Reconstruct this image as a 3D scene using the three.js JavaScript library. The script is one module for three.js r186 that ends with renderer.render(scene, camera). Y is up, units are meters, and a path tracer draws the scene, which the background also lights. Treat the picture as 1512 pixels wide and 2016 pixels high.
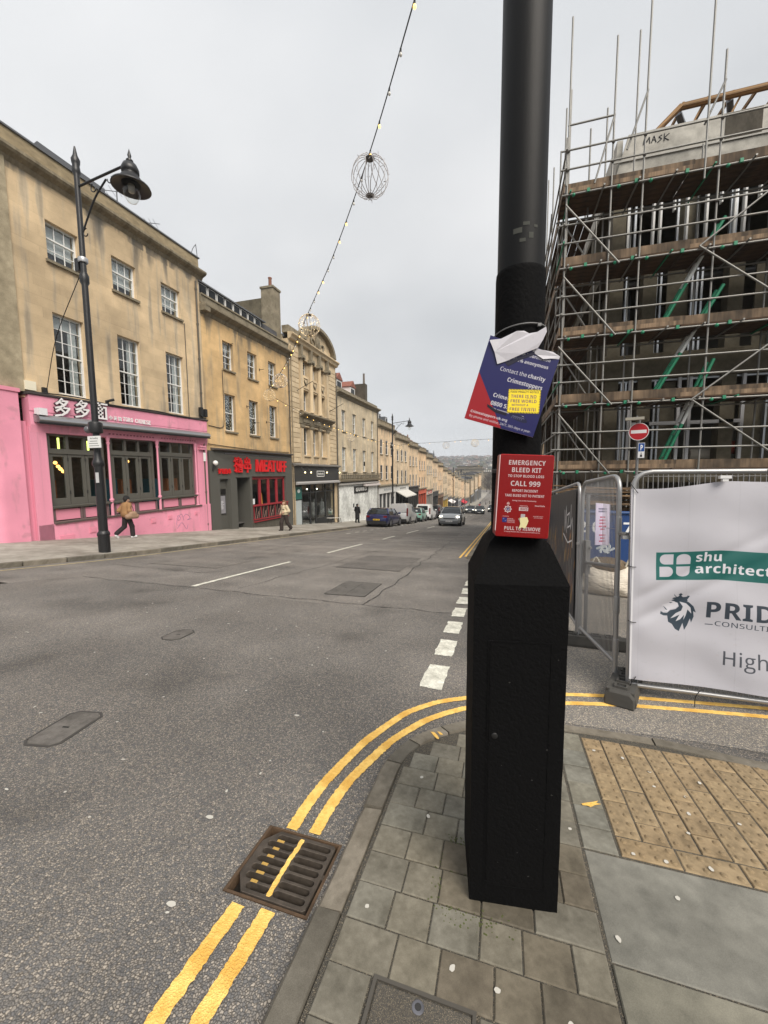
import * as THREE from 'three';
import { mergeGeometries, mergeVertices, toCreasedNormals } from 'three/addons/utils/BufferGeometryUtils.js';
import { MarchingCubes } from 'three/addons/objects/MarchingCubes.js';
import { FontLoader } from 'three/addons/loaders/FontLoader.js';
import { TessellateModifier } from 'three/addons/modifiers/TessellateModifier.js';
import { TextGeometry } from 'three/addons/geometries/TextGeometry.js';

// ---------------------------------------------------------------- camera, sky, sun, exposure
const scene = new THREE.Scene();
const camera = new THREE.PerspectiveCamera(104.87, 0.75, 0.05, 6000);
camera.position.set(0, 1.65, 0);
camera.up.set(-0.0216, 0.9952, -0.0941);
camera.lookAt(-0.2865, 1.65 - 0.0958, -0.9533);
const renderer = new THREE.WebGLRenderer({ antialias: true });
renderer.toneMapping = THREE.LinearToneMapping;
renderer.toneMappingExposure = 2.85;
renderer.shadowMap.enabled = true;
const SKY = 0.28;                                    // radiance of the grey cloud cover

const hash = (x, y, s) => { let n = (Math.imul(x, 374761393) + Math.imul(y, 668265263) + Math.imul(s, 1274126177)) | 0; n = Math.imul(n ^ (n >>> 13), 1274126177); n = Math.imul(n ^ (n >>> 15), 2246822519); return ((n ^ (n >>> 16)) >>> 0) / 4294967296; };
const mod = (a, p) => ((a % p) + p) % p;
function vn(x, y, p, s) {                             // tileable value noise, period p
  const xi = Math.floor(x), yi = Math.floor(y); let fx = x - xi, fy = y - yi;
  fx = fx * fx * (3 - 2 * fx); fy = fy * fy * (3 - 2 * fy);
  const x0 = mod(xi, p), x1 = mod(xi + 1, p), y0 = mod(yi, p), y1 = mod(yi + 1, p);
  const a = hash(x0, y0, s), b = hash(x1, y0, s), c = hash(x0, y1, s), d = hash(x1, y1, s);
  return a + (b - a) * fx + (c - a) * fy + (a - b - c + d) * fx * fy;
}
function fbm(x, y, p, o, s) { let v = 0, a = 0.5, t = 0; for (let i = 0; i < o; i++) { v += a * vn(x, y, p, s + i); t += a; a *= 0.5; x *= 2; y *= 2; p *= 2; } return v / t; }
let seedv = 7; const rnd = () => { seedv = (Math.imul(seedv, 1664525) + 1013904223) | 0; return ((seedv >>> 8) & 0xffffff) / 16777216; };
const rr = (a, b) => a + (b - a) * rnd();
const clamp = (v, a = 0, b = 1) => Math.min(b, Math.max(a, v));
const lerp = (a, b, t) => a + (b - a) * t;
const sst = (a, b, v) => { const t = clamp((v - a) / (b - a)); return t * t * (3 - 2 * t); };

{ // overcast sky: soft low-contrast cloud sheets all round
  const w = 512, h = 256, data = new Float32Array(w * h * 4);
  for (let j = 0; j < h; j++) for (let i = 0; i < w; i++) {
    const el = (j + 0.5) / h * Math.PI - Math.PI / 2, k = (j * w + i) * 4, az = i / w;
    const se = Math.max(0.04, Math.sin(Math.max(el, 0)));
    const a = az * Math.PI * 2, q = 1.6 / (se + 0.35), cx = Math.cos(a) * q * Math.cos(el) + 20, cy = Math.sin(a) * q * Math.cos(el) + 20;
    const n = fbm(cx * 0.9, cy * 1.3, 64, 5, 11), m = fbm(cx * 0.35, cy * 0.5, 64, 3, 31);
    const v = SKY * (1 + 0.5 * (n - 0.5) + 0.42 * (m - 0.5));
    const dk = clamp(0.5 + (0.5 - n) * 1.2);          // the thicker the sheet the bluer the grey
    let c = [v * (1.0 - 0.05 * dk), v * (1.005 - 0.012 * dk), v * (1.02 + 0.02 * dk)];
    if (el < -0.02) c = [0.09, 0.09, 0.085];
    data[k] = c[0]; data[k + 1] = c[1]; data[k + 2] = c[2]; data[k + 3] = 1;
  }
  const t = new THREE.DataTexture(data, w, h, THREE.RGBAFormat, THREE.FloatType);
  t.mapping = THREE.EquirectangularReflectionMapping; t.magFilter = THREE.LinearFilter; t.minFilter = THREE.LinearFilter; t.wrapS = THREE.RepeatWrapping; t.needsUpdate = true;
  scene.background = t; scene.environment = t;
}
const sun = new THREE.DirectionalLight(0xfff6ea, 1.5);
sun.position.set(40, 62, 24); sun.target.position.set(-4, 0, -18); sun.castShadow = true; sun.shadow.radius = 70;
Object.assign(sun.shadow.camera, { left: -70, right: 70, top: 70, bottom: -70, near: 1, far: 260 }); sun.shadow.mapSize.set(2048, 2048);
scene.add(sun, sun.target);
scene.fog = new THREE.FogExp2(0xd3d8dd, 0.00042);

// ---------------------------------------------------------------- helpers
const V = (x, y, z) => new THREE.Vector3(x, y, z);
const lin = (r, g, b) => new THREE.Color().setRGB(r, g, b);
const hexc = h => new THREE.Color(h);
function mat(c, rough = 0.8, o = {}) { return new THREE.MeshStandardMaterial({ color: Array.isArray(c) ? lin(...c) : hexc(c), roughness: rough, metalness: 0, ...o }); }
function phys(c, rough, o = {}) { return new THREE.MeshPhysicalMaterial({ color: Array.isArray(c) ? lin(...c) : hexc(c), roughness: rough, metalness: 0, ...o }); }
const counts = {};
function numbered(n) { const c = counts[n] = (counts[n] ?? -1) + 1; return c ? n + '_' + String(c).padStart(3, '0') : n; }
function fix(g) { g = g.index ? g.toNonIndexed() : g; for (const k of Object.keys(g.attributes)) if (!['position', 'normal', 'uv', 'color'].includes(k)) g.deleteAttribute(k); if (!g.attributes.uv) g.setAttribute('uv', new THREE.BufferAttribute(new Float32Array(g.attributes.position.count * 2), 2)); if (!g.attributes.normal) g.computeVertexNormals(); return g; }
function merged(a) { if (!Array.isArray(a)) return a; if (a.length === 1) return a[0]; return mergeGeometries(a.map(fix)); }
function mesh(name, geo, m, parent) { const o = new THREE.Mesh(merged(geo), m); o.name = parent ? name : numbered(name); o.castShadow = o.receiveShadow = true; (parent || scene).add(o); return o; }
function tag(o, label, category, group) { o.userData.label = label; o.userData.category = category; if (group) o.userData.group = group; return o; }
function thing(name, label, category, pos = [0, 0, 0], turn = 0, group) { const o = new THREE.Group(); o.name = numbered(name); o.position.set(...pos); o.rotation.y = turn; scene.add(o); return tag(o, label, category, group); }
function structure(o) { o.userData.kind = 'structure'; return o; }
function copy(o, pos, turn, label, group) { const c = o.clone(); c.name = numbered(o.name.replace(/_\d\d\d$/, '')); c.userData = { ...o.userData }; if (label) c.userData.label = label; if (group) c.userData.group = group; if (pos) c.position.set(...pos); if (turn !== undefined) c.rotation.y = turn; scene.add(c); return c; }
const bx = (w, h, d, x = 0, y = 0, z = 0) => new THREE.BoxGeometry(w, h, d).translate(x, y, z);
const bb = (x0, x1, y0, y1, z0, z1) => bx(x1 - x0, y1 - y0, z1 - z0, (x0 + x1) / 2, (y0 + y1) / 2, (z0 + z1) / 2);
function tube(p, q, r, seg = 8, r2 = r, open = false) { const a = p.isVector3 ? p : V(...p), b = q.isVector3 ? q : V(...q), d = b.clone().sub(a), g = new THREE.CylinderGeometry(r2, r, d.length(), seg, 1, open); g.applyQuaternion(new THREE.Quaternion().setFromUnitVectors(V(0, 1, 0), d.clone().normalize())); return g.translate((a.x + b.x) / 2, (a.y + b.y) / 2, (a.z + b.z) / 2); }
function path(pts, r, seg = 6, n) { const c = new THREE.CatmullRomCurve3(pts.map(p => p.isVector3 ? p : V(...p))); return new THREE.TubeGeometry(c, n || pts.length * 5, r, seg); }
function lathe(pts, seg = 20) { return new THREE.LatheGeometry(pts.map(p => new THREE.Vector2(p[0], p[1])), seg); }
function shp(pts) { const s = new THREE.Shape(); pts.forEach((p, i) => i ? s.lineTo(p[0], p[1]) : s.moveTo(p[0], p[1])); s.closePath(); return s; }
function rect(x0, x1, y0, y1) { const s = new THREE.Path(); s.moveTo(x0, y0); s.lineTo(x1, y0); s.lineTo(x1, y1); s.lineTo(x0, y1); s.closePath(); return s; }
function ext(s, depth, z = 0, bevel = 0) { return new THREE.ExtrudeGeometry(s, { depth, bevelEnabled: bevel > 0, bevelSize: bevel, bevelThickness: bevel, bevelSegments: 1, curveSegments: 12 }).translate(0, 0, z); }
function chamfer(w, h, d, c = 0.006) {                // box with its top edges cut, base at y = 0, centred in x and z
  const a = w / 2, b = d / 2, P = [[-a, 0, -b], [a, 0, -b], [a, 0, b], [-a, 0, b], [-a, h - c, -b], [a, h - c, -b], [a, h - c, b], [-a, h - c, b], [-a + c, h, -b + c], [a - c, h, -b + c], [a - c, h, b - c], [-a + c, h, b - c]];
  const Q = [[11, 10, 9, 8]]; for (let i = 0; i < 4; i++) { const j = (i + 1) % 4; Q.push([j, i, i + 4, j + 4].reverse(), [i + 4, j + 4, j + 8, i + 8].reverse()); }
  const pos = [], uv = []; for (const q of Q) for (const k of [0, 1, 2, 0, 2, 3]) { const p = P[q[k]]; pos.push(...p); uv.push(p[0] + p[1] * 0.5, p[2] + p[1] * 0.5); }
  const g = new THREE.BufferGeometry(); g.setAttribute('position', new THREE.Float32BufferAttribute(pos, 3)); g.setAttribute('uv', new THREE.Float32BufferAttribute(uv, 2)); g.computeVertexNormals(); return g;
}
function sweepX(pts, x0, x1, dy = 0) {                // profile of (z, y) points run along x
  const g = ext(shp(pts.map(p => [-p[0], p[1]])), x1 - x0).rotateY(Math.PI / 2).translate(x0, 0, 0), p = g.attributes.position;
  if (dy) for (let i = 0; i < p.count; i++) p.setY(i, p.getY(i) + dy * (p.getX(i) - x0) / (x1 - x0));
  return boxUV(g);
}
function boxUV(g, s = 1) { const p = g.attributes.position, n = g.attributes.normal, u = g.attributes.uv; for (let i = 0; i < p.count; i++) { const ax = Math.abs(n.getX(i)), ay = Math.abs(n.getY(i)), az = Math.abs(n.getZ(i)); if (ax >= ay && ax >= az) u.setXY(i, p.getZ(i) * s, p.getY(i) * s); else if (ay >= az) u.setXY(i, p.getX(i) * s, p.getZ(i) * s); else u.setXY(i, p.getX(i) * s, p.getY(i) * s); } return g; }

// ---------------------------------------------------------------- textures
function dtex(w, h, fn, srgb = true) {
  const d = new Uint8Array(w * h * 4), o = [0, 0, 0];
  for (let j = 0; j < h; j++) for (let i = 0; i < w; i++) { fn(i, j, o); const k = (j * w + i) * 4; d[k] = clamp(o[0], 0, 255); d[k + 1] = clamp(o[1], 0, 255); d[k + 2] = clamp(o[2], 0, 255); d[k + 3] = 255; }
  const t = new THREE.DataTexture(d, w, h, THREE.RGBAFormat); t.wrapS = t.wrapT = THREE.RepeatWrapping; t.magFilter = THREE.LinearFilter; t.minFilter = THREE.LinearMipmapLinearFilter; t.generateMipmaps = true; if (srgb) t.colorSpace = THREE.SRGBColorSpace; t.needsUpdate = true; return t;
}
function rep(t, sx, sy = sx, ox = 0, oy = 0) { const c = t.clone(); c.repeat.set(sx, sy); c.offset.set(ox, oy); c.needsUpdate = true; return c; }
function canvas(w, h, draw) { const c = document.createElement('canvas'); c.width = w; c.height = h; const g = c.getContext('2d'); draw(g, w, h); const t = new THREE.CanvasTexture(c); t.colorSpace = THREE.SRGBColorSpace; t.magFilter = THREE.LinearFilter; t.anisotropy = 8; return t; }
// aggregate: stones of a few millimetres bedded in binder; cells give each stone its tone and height
function aggregate(n, cells, seed, tone, lo, hi, stone) {
  const hgt = new Float32Array(n * n);
  const col = dtex(n, n, (i, j, o) => {
    const x = i / n * cells, y = j / n * cells, xi = Math.floor(x), yi = Math.floor(y); let b = 9, b2 = 9, id = 0;
    for (let a = -1; a <= 1; a++) for (let c = -1; c <= 1; c++) { const px = mod(xi + a, cells), py = mod(yi + c, cells); const dx = xi + a + hash(px, py, seed) - x, dy = yi + c + hash(px, py, seed + 1) - y, r = 0.6 + 0.8 * hash(px, py, seed + 2); const d = Math.sqrt(dx * dx + dy * dy) / r; if (d < b) { b2 = b; b = d; id = hash(px, py, seed + 3); } else if (d < b2) b2 = d; }
    const e = sst(0.02, 0.3, b2 - b) * sst(1.05, 0.5, b), big = fbm(i / n * 4, j / n * 4, 4, 4, seed + 9) - 0.5, f = hash(i, j, seed + 5) - 0.5;
    const t = lerp(lo, hi, e * (0.35 + 0.65 * id * id)) + big * 26 + f * 12; hgt[j * n + i] = e * (0.5 + 0.5 * id);
    const w = stone * (id - 0.5); o[0] = t * tone[0] + w * 14; o[1] = t * tone[1] + w * 6; o[2] = t * tone[2] - w * 6;
  });
  const bump = dtex(n, n, (i, j, o) => { o[0] = o[1] = o[2] = hgt[j * n + i] * 255; }, false);
  return { col, bump };
}
const AGG = aggregate(2048, 330, 3, [1.03, 1.0, 0.965], 68, 142, 0.7);
const FINE = dtex(512, 512, (i, j, o) => { const v = 128 + (fbm(i / 512 * 8, j / 512 * 8, 8, 6, 40) - 0.5) * 150 + (hash(i, j, 5) - 0.5) * 50; o[0] = o[1] = o[2] = v; }, false);
const LUMP = dtex(512, 512, (i, j, o) => { const v = fbm(i / 512 * 24, j / 512 * 24, 24, 4, 61); o[0] = o[1] = o[2] = 255 * v; }, false);
function mottled(n, freq, seed, base, amp, grain, tint = [1, 1, 1]) { return dtex(n, n, (i, j, o) => { const a = fbm(i / n * freq, j / n * freq, freq, 6, seed) - 0.5, b = fbm(i / n * freq * 5, j / n * freq * 5, freq * 5, 3, seed + 20) - 0.5, f = (hash(i, j, seed) - 0.5) * grain; o[0] = base[0] + amp * (a + b * 0.5) * tint[0] + f; o[1] = base[1] + amp * (a + b * 0.5) * tint[1] + f; o[2] = base[2] + amp * (a + b * 0.5) * tint[2] + f; }); }
const SLAB = mottled(512, 4, 70, [128, 124, 115], 58, 24), GREYM = mottled(512, 4, 90, [150, 150, 148], 70, 22), WOODT = dtex(256, 512, (i, j, o) => { const g = fbm(i / 256 * 26, j / 512 * 2.0, 26, 4, 33), k = fbm(i / 256 * 5, j / 512 * 4, 5, 3, 37); const v = 0.62 + 0.5 * (g - 0.5) + 0.5 * (k - 0.5); o[0] = 190 * v; o[1] = 158 * v; o[2] = 124 * v; });

// ---------------------------------------------------------------- the ground: a street that runs downhill along -z (d = -z)
const S = 0.0886, TILT = -Math.atan(S);
const PROF = [[-60, 5.3], [0, 0], [45, -3.99], [93, -7.75], [150, -11.3], [200, -13.1], [260, -13.9], [340, -14.2], [460, -14.2]];
function road(d) { if (d < 45) return -S * d; for (let i = 2; i < PROF.length; i++) if (d <= PROF[i][0]) { const a = PROF[i - 1], b = PROF[i]; return lerp(a[1], b[1], (d - a[0]) / (b[0] - a[0])); } return -14.2; }
const foot = d => d < 36 ? 0.36 - 0.096 * d : road(d) + 0.13;            // pavement level along the left-hand fronts
function sheet(f, us, vs, uvs = 1) {                 // grid of points f(u, v) -> [x, y, z]
  const pos = [], uv = [], idx = [], n = us.length;
  for (const v of vs) for (const u of us) { const p = f(u, v); pos.push(...p); uv.push(p[0] * uvs, -p[2] * uvs); }
  for (let j = 0; j < vs.length - 1; j++) for (let i = 0; i < n - 1; i++) { const a = j * n + i; idx.push(a, a + 1, a + n, a + 1, a + n + 1, a + n); }
  const g = new THREE.BufferGeometry(); g.setAttribute('position', new THREE.Float32BufferAttribute(pos, 3)); g.setAttribute('uv', new THREE.Float32BufferAttribute(uv, 2)); g.setIndex(idx); g.computeVertexNormals(); return g;
}
const range = (a, b, n) => Array.from({ length: n + 1 }, (_, i) => a + (b - a) * i / n);
const grass = mat([0.07, 0.075, 0.05], 0.95, { map: rep(GREYM, 0.02) });
{ // land under and beyond the street, rising to the hill across the valley
  const hill = (x, d) => { let y = d < 500 ? road(d) - 0.7 : -15 + 62 * sst(520, 1350, d) + 26 * sst(1200, 1900, d); if (d > 520) y += 16 * (fbm(x / 260 + 40, d / 300, 64, 3, 5) - 0.5) * sst(520, 900, d); return y; };
  scene.userData.hill = hill;
  structure(mesh('terrain', sheet((x, d) => [x, hill(x, d), -d], [...range(-1500, -60, 24), ...range(-40, 60, 5), ...range(100, 1500, 24)], [-200, -60, -10, 0, 20, 45, 70, 93, 120, 150, 200, 260, 340, 460, ...range(520, 2300, 40)]), grass));
}
const ASPH_A = mat([1.26, 1.235, 1.2], 0.92, { map: rep(AGG.col, 0.33), bumpMap: rep(AGG.bump, 0.33), bumpScale: 0.0035, vertexColors: true });
const ASPH_B = mat([1.4, 1.365, 1.32], 0.9, { map: rep(AGG.col, 0.42, 0.42, 0.3, 0.2), bumpMap: rep(AGG.bump, 0.42), bumpScale: 0.002, vertexColors: true });
// worn surfacing: patchy binder, polished wheel tracks, drips of oil between them (vertex tint)
function wear(g) { const p = g.attributes.position, c = new Float32Array(p.count * 3); for (let i = 0; i < p.count; i++) { const x = p.getX(i), d = -p.getZ(i); let v = 1 + 0.5 * (fbm(x * 0.5 + 40, d * 0.35 + 40, 256, 4, 91) - 0.5) + 0.22 * (fbm(x * 2.2 + 40, d * 2.2 + 40, 256, 3, 95) - 0.5); for (const t of [-2.2, -3.9, -7.4, -9.1]) v -= 0.07 * Math.exp(-(((x - t) / 0.28) ** 2)) * (0.4 + fbm(d * 0.3 + 9, t + 30, 64, 2, 4)); const oil = fbm(x * 1.1 + 70, d * 0.9 + 20, 256, 4, 99); v *= 1 - 0.35 * sst(0.66, 0.8, oil); const w = 0.03 * (fbm(x * 0.8, d * 0.6 + 90, 64, 2, 8) - 0.5); c[i * 3] = v * (1 + w); c[i * 3 + 1] = v; c[i * 3 + 2] = v * (1 - w); } g.setAttribute('color', new THREE.BufferAttribute(c, 3)); return g; }
structure(mesh('road', wear(sheet((x, d) => [x, road(d) - 0.002, -d], [-40, -20, ...range(-12, -0.4, 40), 3, 12, 45], [...range(5.2, 40, 110), 42, 45, 48, 52, 56, 60, 68, 76, 85, 93, 105, 120, 135, 150, 175, 200, 230, 260, 300, 340, 400])), ASPH_B));
// newer coarse surfacing round the junction: one sheet on the slope with the hole of the gully in it
const GX0 = -1.105, GX1 = -0.705, GD0 = 1.25, GD1 = 1.615;
{
  const edge = [[-9.6, 4.55], [-9.2, 5.6], [-8.83, 6.15], [-8.1, 6.2], [-7.3, 6.3], [-6.6, 6.24], [-5.75, 6.28], [-5, 6.12], [-4.3, 6.06], [-3.6, 5.94], [-2.65, 5.92], [-1.7, 5.98], [-0.63, 6.03], [0.4, 6.1], [2, 6.2], [30, 6.2], [30, -9], [-40, -9], [-40, 4.5]];
  const s = shp(edge.map(([x, d]) => [x, d])); s.holes.push(rect(GX0, GX1, GD0, GD1));
  const g = new TessellateModifier(0.45, 12).modify(new THREE.ShapeGeometry(s)).rotateX(-Math.PI / 2).translate(0, 0.004, 0), o = structure(mesh('road_surface', wear(g), ASPH_A)); o.rotation.x = TILT;
}
const slope = (o, x = 0, d = 0, h = 0) => { o.position.set(x, -S * d + h, -d); o.rotation.x = TILT; return o; };
// cracks and sealed joints in the older surfacing: narrow ragged strips of dark filler
function ribbon(pts, w, jag = 0, y = 0, step = 0.03) { // flat strip along (x, d) points, ragged by jag
  const c = new THREE.CatmullRomCurve3(pts.map(p => V(p[0], 0, -p[1])), false, 'catmullrom', 0.3), L = c.getLength(), n = Math.max(2, Math.round(L / step)), pos = [], uv = [], idx = [];
  for (let i = 0; i <= n; i++) { const t = i / n, p = c.getPointAt(t), a = c.getTangentAt(t), nx = -a.z, nz = a.x, l = w / 2 + rr(-jag, jag), r = w / 2 + rr(-jag, jag); pos.push(p.x + nx * l, y, p.z + nz * l, p.x - nx * r, y, p.z - nz * r); uv.push(0, t * L, w, t * L); if (i) { const k = i * 2; idx.push(k - 2, k - 1, k, k - 1, k + 1, k); } }
  const g = new THREE.BufferGeometry(); g.setAttribute('position', new THREE.Float32BufferAttribute(pos, 3)); g.setAttribute('uv', new THREE.Float32BufferAttribute(uv, 2)); g.setIndex(idx); g.computeVertexNormals(); return g;
}
const TAR = mat([0.022, 0.021, 0.02], 0.85);
const wob = (x0, d0, x1, d1, n, a) => range(0, 1, n).map(t => [lerp(x0, x1, t) + rr(-a, a), lerp(d0, d1, t) + rr(-a, a)]);
[[wob(-8.8, 6.2, -0.7, 6.05, 26, 0.05), 0.025], [wob(-7.6, 6.7, -5.4, 9.4, 14, 0.06), 0.02], [wob(-9.9, 7.8, -6.9, 7.6, 10, 0.05), 0.022], [wob(-4.9, 6.4, -4.5, 14, 22, 0.07), 0.022], [wob(-2.2, 6.2, -2.4, 22, 26, 0.08), 0.03], [wob(-4.4, 9.8, -2.4, 9.6, 9, 0.05), 0.025], [wob(-8.2, 11.5, -7.9, 24, 20, 0.08), 0.03], [wob(-9.8, 14.5, -6.2, 15.2, 14, 0.07), 0.03]].forEach(([p, w]) => structure(slope(mesh('road_crack', ribbon(p, w * 0.62, w * 0.3, 0.0075, 0.05), TAR))));
[[-9.2, -7.0, 8.3, 9.9], [-4.3, -2.5, 9.7, 12.6], [-9.6, -6.5, 17, 22.5], [-5.2, -2.6, 24, 27]].forEach(([x0, x1, d0, d1], i) => structure(slope(mesh('road_repair', sheet((x, d) => [x, 0.006, -d], [x0, (x0 + x1) / 2, x1], [d0, (d0 + d1) / 2, d1]), mat(i % 2 ? [1.0, 0.97, 0.94] : [1.3, 1.26, 1.21], 0.9, { map: rep(AGG.col, 0.55, 0.55, 0.1 * i, 0.2), bumpMap: AGG.bump, bumpScale: 0.002 })))));

// ---- painted lines
const YEL = mat('#ffffff', 0.75, { map: rep(mottled(256, 6, 140, [232, 188, 98], 70, 30, [0.7, 0.9, 0.9]), 2.2), bumpMap: rep(AGG.bump, 0.33), bumpScale: 0.002 });
const WHT = mat('#ffffff', 0.75, { map: rep(mottled(256, 6, 150, [205, 203, 190], 90, 40), 2.2), bumpMap: rep(AGG.bump, 0.33), bumpScale: 0.002 });
const lineOuter = [[-0.985, 1.62], [-0.985, 1.8], [-0.965, 2.02], [-0.88, 2.44], [-0.70, 2.90], [-0.49, 3.16], [-0.24, 3.33], [0.1, 3.47], [0.57, 3.67], [1.1, 3.8], [2.2, 3.96], [4, 4.15]];
const lineInner = [[-0.862, 1.63], [-0.862, 1.8], [-0.835, 2.06], [-0.71, 2.50], [-0.52, 2.86], [-0.26, 3.13], [0.1, 3.3], [0.55, 3.5], [1.1, 3.64], [2.1, 3.79], [4, 3.98]];
const yl = [['outer of the double yellow lines curving round the kerb corner', lineOuter], ['inner of the double yellow lines curving round the kerb corner', lineInner], ['outer yellow line running from the gully grate toward the viewer', [[-1.02, -3], [-1.02, 0], [-1.015, 0.82], [-1.0, 1.22]]], ['inner yellow line running from the gully grate toward the viewer', [[-0.885, -3], [-0.885, 0], [-0.88, 0.86], [-0.868, 1.235]]]];
yl.forEach(([l, p]) => structure(tag(slope(mesh('yellow_line', ribbon(p, 0.062, 0.0035, 0.009, 0.011), YEL)), l, 'road line')));
const farY = (x, d0, d1, w) => sheet((u, d) => [u, road(d) + 0.006, -d], [x - w / 2, x + w / 2], range(d0, d1, 30));
structure(mesh('yellow_line', farY(-1.32, 13.2, 80, 0.07), YEL)); structure(mesh('yellow_line', farY(-1.17, 13.6, 80, 0.07), YEL));
structure(mesh('yellow_line', sheet((u, d) => [u - 0.28 * sst(9, 5, d) * 2, -S * d + 0.006, -d], [-10.72, -10.66], range(4, 27, 46)), mat('#ffffff', 0.75, { map: rep(mottled(128, 5, 141, [196, 178, 128], 90, 34), 2.2) })));
let dd = 3.39;
for (let i = 0; i < 13; i++) { const l = i < 6 ? 0.54 : 0.6, w = 0.2, x = lerp(-0.59, -0.68, i / 12); const e = () => rr(-0.012, 0.012), poly = []; const corner = [[-w / 2, 0], [w / 2, 0], [w / 2, l], [-w / 2, l]]; corner.forEach((c, k) => { const n = corner[(k + 1) % 4]; for (let t = 0; t < 1; t += 0.14) poly.push([lerp(c[0], n[0], t) + e(), lerp(c[1], n[1], t) + e()]); }); structure(slope(mesh('give_way_dash', new THREE.ShapeGeometry(shp(poly)).rotateX(-Math.PI / 2), WHT), x, dd, 0.0095)); dd += l + 0.29; }
[[6.27, 10.1], [12.58, 16.3], [19.3, 21.8], [24.6, 28.7], [32, 35.6], [40, 43.6], [48, 51.6], [57, 61], [67, 71], [78, 82], [90, 94], [104, 108]].forEach(([a, b], i) => structure(mesh('centre_dash', i < 4 ? ribbon([[-5.86, a], [-5.9, (a + b) / 2], [-5.9, b]], 0.105, 0.005, 0, 0.05).rotateX(TILT).translate(0, 0.007, 0) : sheet((u, d) => [u, road(d) + 0.008, -d], [-5.93, -5.82], range(a, b, 6)), WHT)));
for (let d = 22; d < 46; d += 1.5) structure(mesh('parking_bay_dash', sheet((u, q) => [u, road(q) + 0.008, -q], [-9.05, -8.97], [d, d + 0.75]), WHT));

// ---- left pavement: kerb stones and a wide paved footway up to the shop fronts
const kx = d => -10.95 - 0.75 * sst(10, 4.5, d);
const PAVL = mat('#ffffff', 0.88, { map: rep(mottled(1024, 6, 210, [146, 141, 131], 60, 20), 0.22), bumpMap: rep(FINE, 0.6), bumpScale: 0.003 });
structure(mesh('pavement', sheet((t, d) => [lerp(kx(d) - 0.13, -24, t < 0.6 ? t / 0.6 * 0.345 : 0.345 + (t - 0.6) / 0.4 * 0.655), lerp(road(d) + 0.12, foot(d), Math.min(1, t / 0.6)), -d], range(0, 1, 6), [-8, -3, 0, 2, 3, 4, 4.5, 5, 5.5, 6, 6.5, 7, 7.5, 8, 8.5, 9, 9.5, 10, 14, 18, 24, 30, 36, 45, 60, 76, 93, 120, 150, 200, 260, 340]), PAVL));
const KERBM = [mat([0.19, 0.18, 0.165], 0.85, { map: rep(SLAB, 1.5), bumpMap: rep(FINE, 2), bumpScale: 0.003 }), mat([0.24, 0.225, 0.205], 0.85, { map: rep(SLAB, 1.7, 1.7, 0.4, 0.3), bumpMap: rep(FINE, 2), bumpScale: 0.003 }), mat([0.15, 0.145, 0.135], 0.85, { map: rep(SLAB, 1.3, 1.3, 0.7, 0.1), bumpMap: rep(FINE, 2), bumpScale: 0.003 })].map(m => (m.color.multiplyScalar(3.4), m));
const kerbL = structure(new THREE.Group()); kerbL.name = 'kerb'; scene.add(kerbL);
{ const g = chamfer(0.13, 0.2, 0.905, 0.012);
  for (let d = 3, i = 0; d < 150; d += 0.92, i++) { const o = mesh('kerb_stone', g, KERBM[i * 7 % 3], kerbL); o.position.set(kx(d + 0.45) - 0.065, road(d + 0.45) - 0.075 + rr(-0.004, 0.004), -(d + 0.45)); o.rotation.set(Math.atan2(road(d + 0.9) - road(d), 0.9), Math.atan2(kx(d) - kx(d + 0.9), 0.9), 0, 'YXZ'); } }
// ---- right pavement beyond the side street
structure(mesh('pavement', sheet((x, d) => [x, road(d) + 0.11, -d], [-0.92, 0, 1.2, 3, 8], [13.2, 20, 30, 45, 60, 76, 93, 120, 150, 200, 260, 340]), PAVL));
const kerbR = structure(new THREE.Group()); kerbR.name = 'kerb_001'; scene.add(kerbR);
{ const g = chamfer(0.14, 0.2, 0.905, 0.012); for (let d = 13, i = 0; d < 90; d += 0.92, i++) { const o = mesh('kerb_stone', g, KERBM[i * 5 % 3], kerbR); o.position.set(-0.99, road(d + 0.45) - 0.085, -(d + 0.45)); o.rotation.x = Math.atan2(road(d + 0.9) - road(d), 0.9); } }

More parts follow.
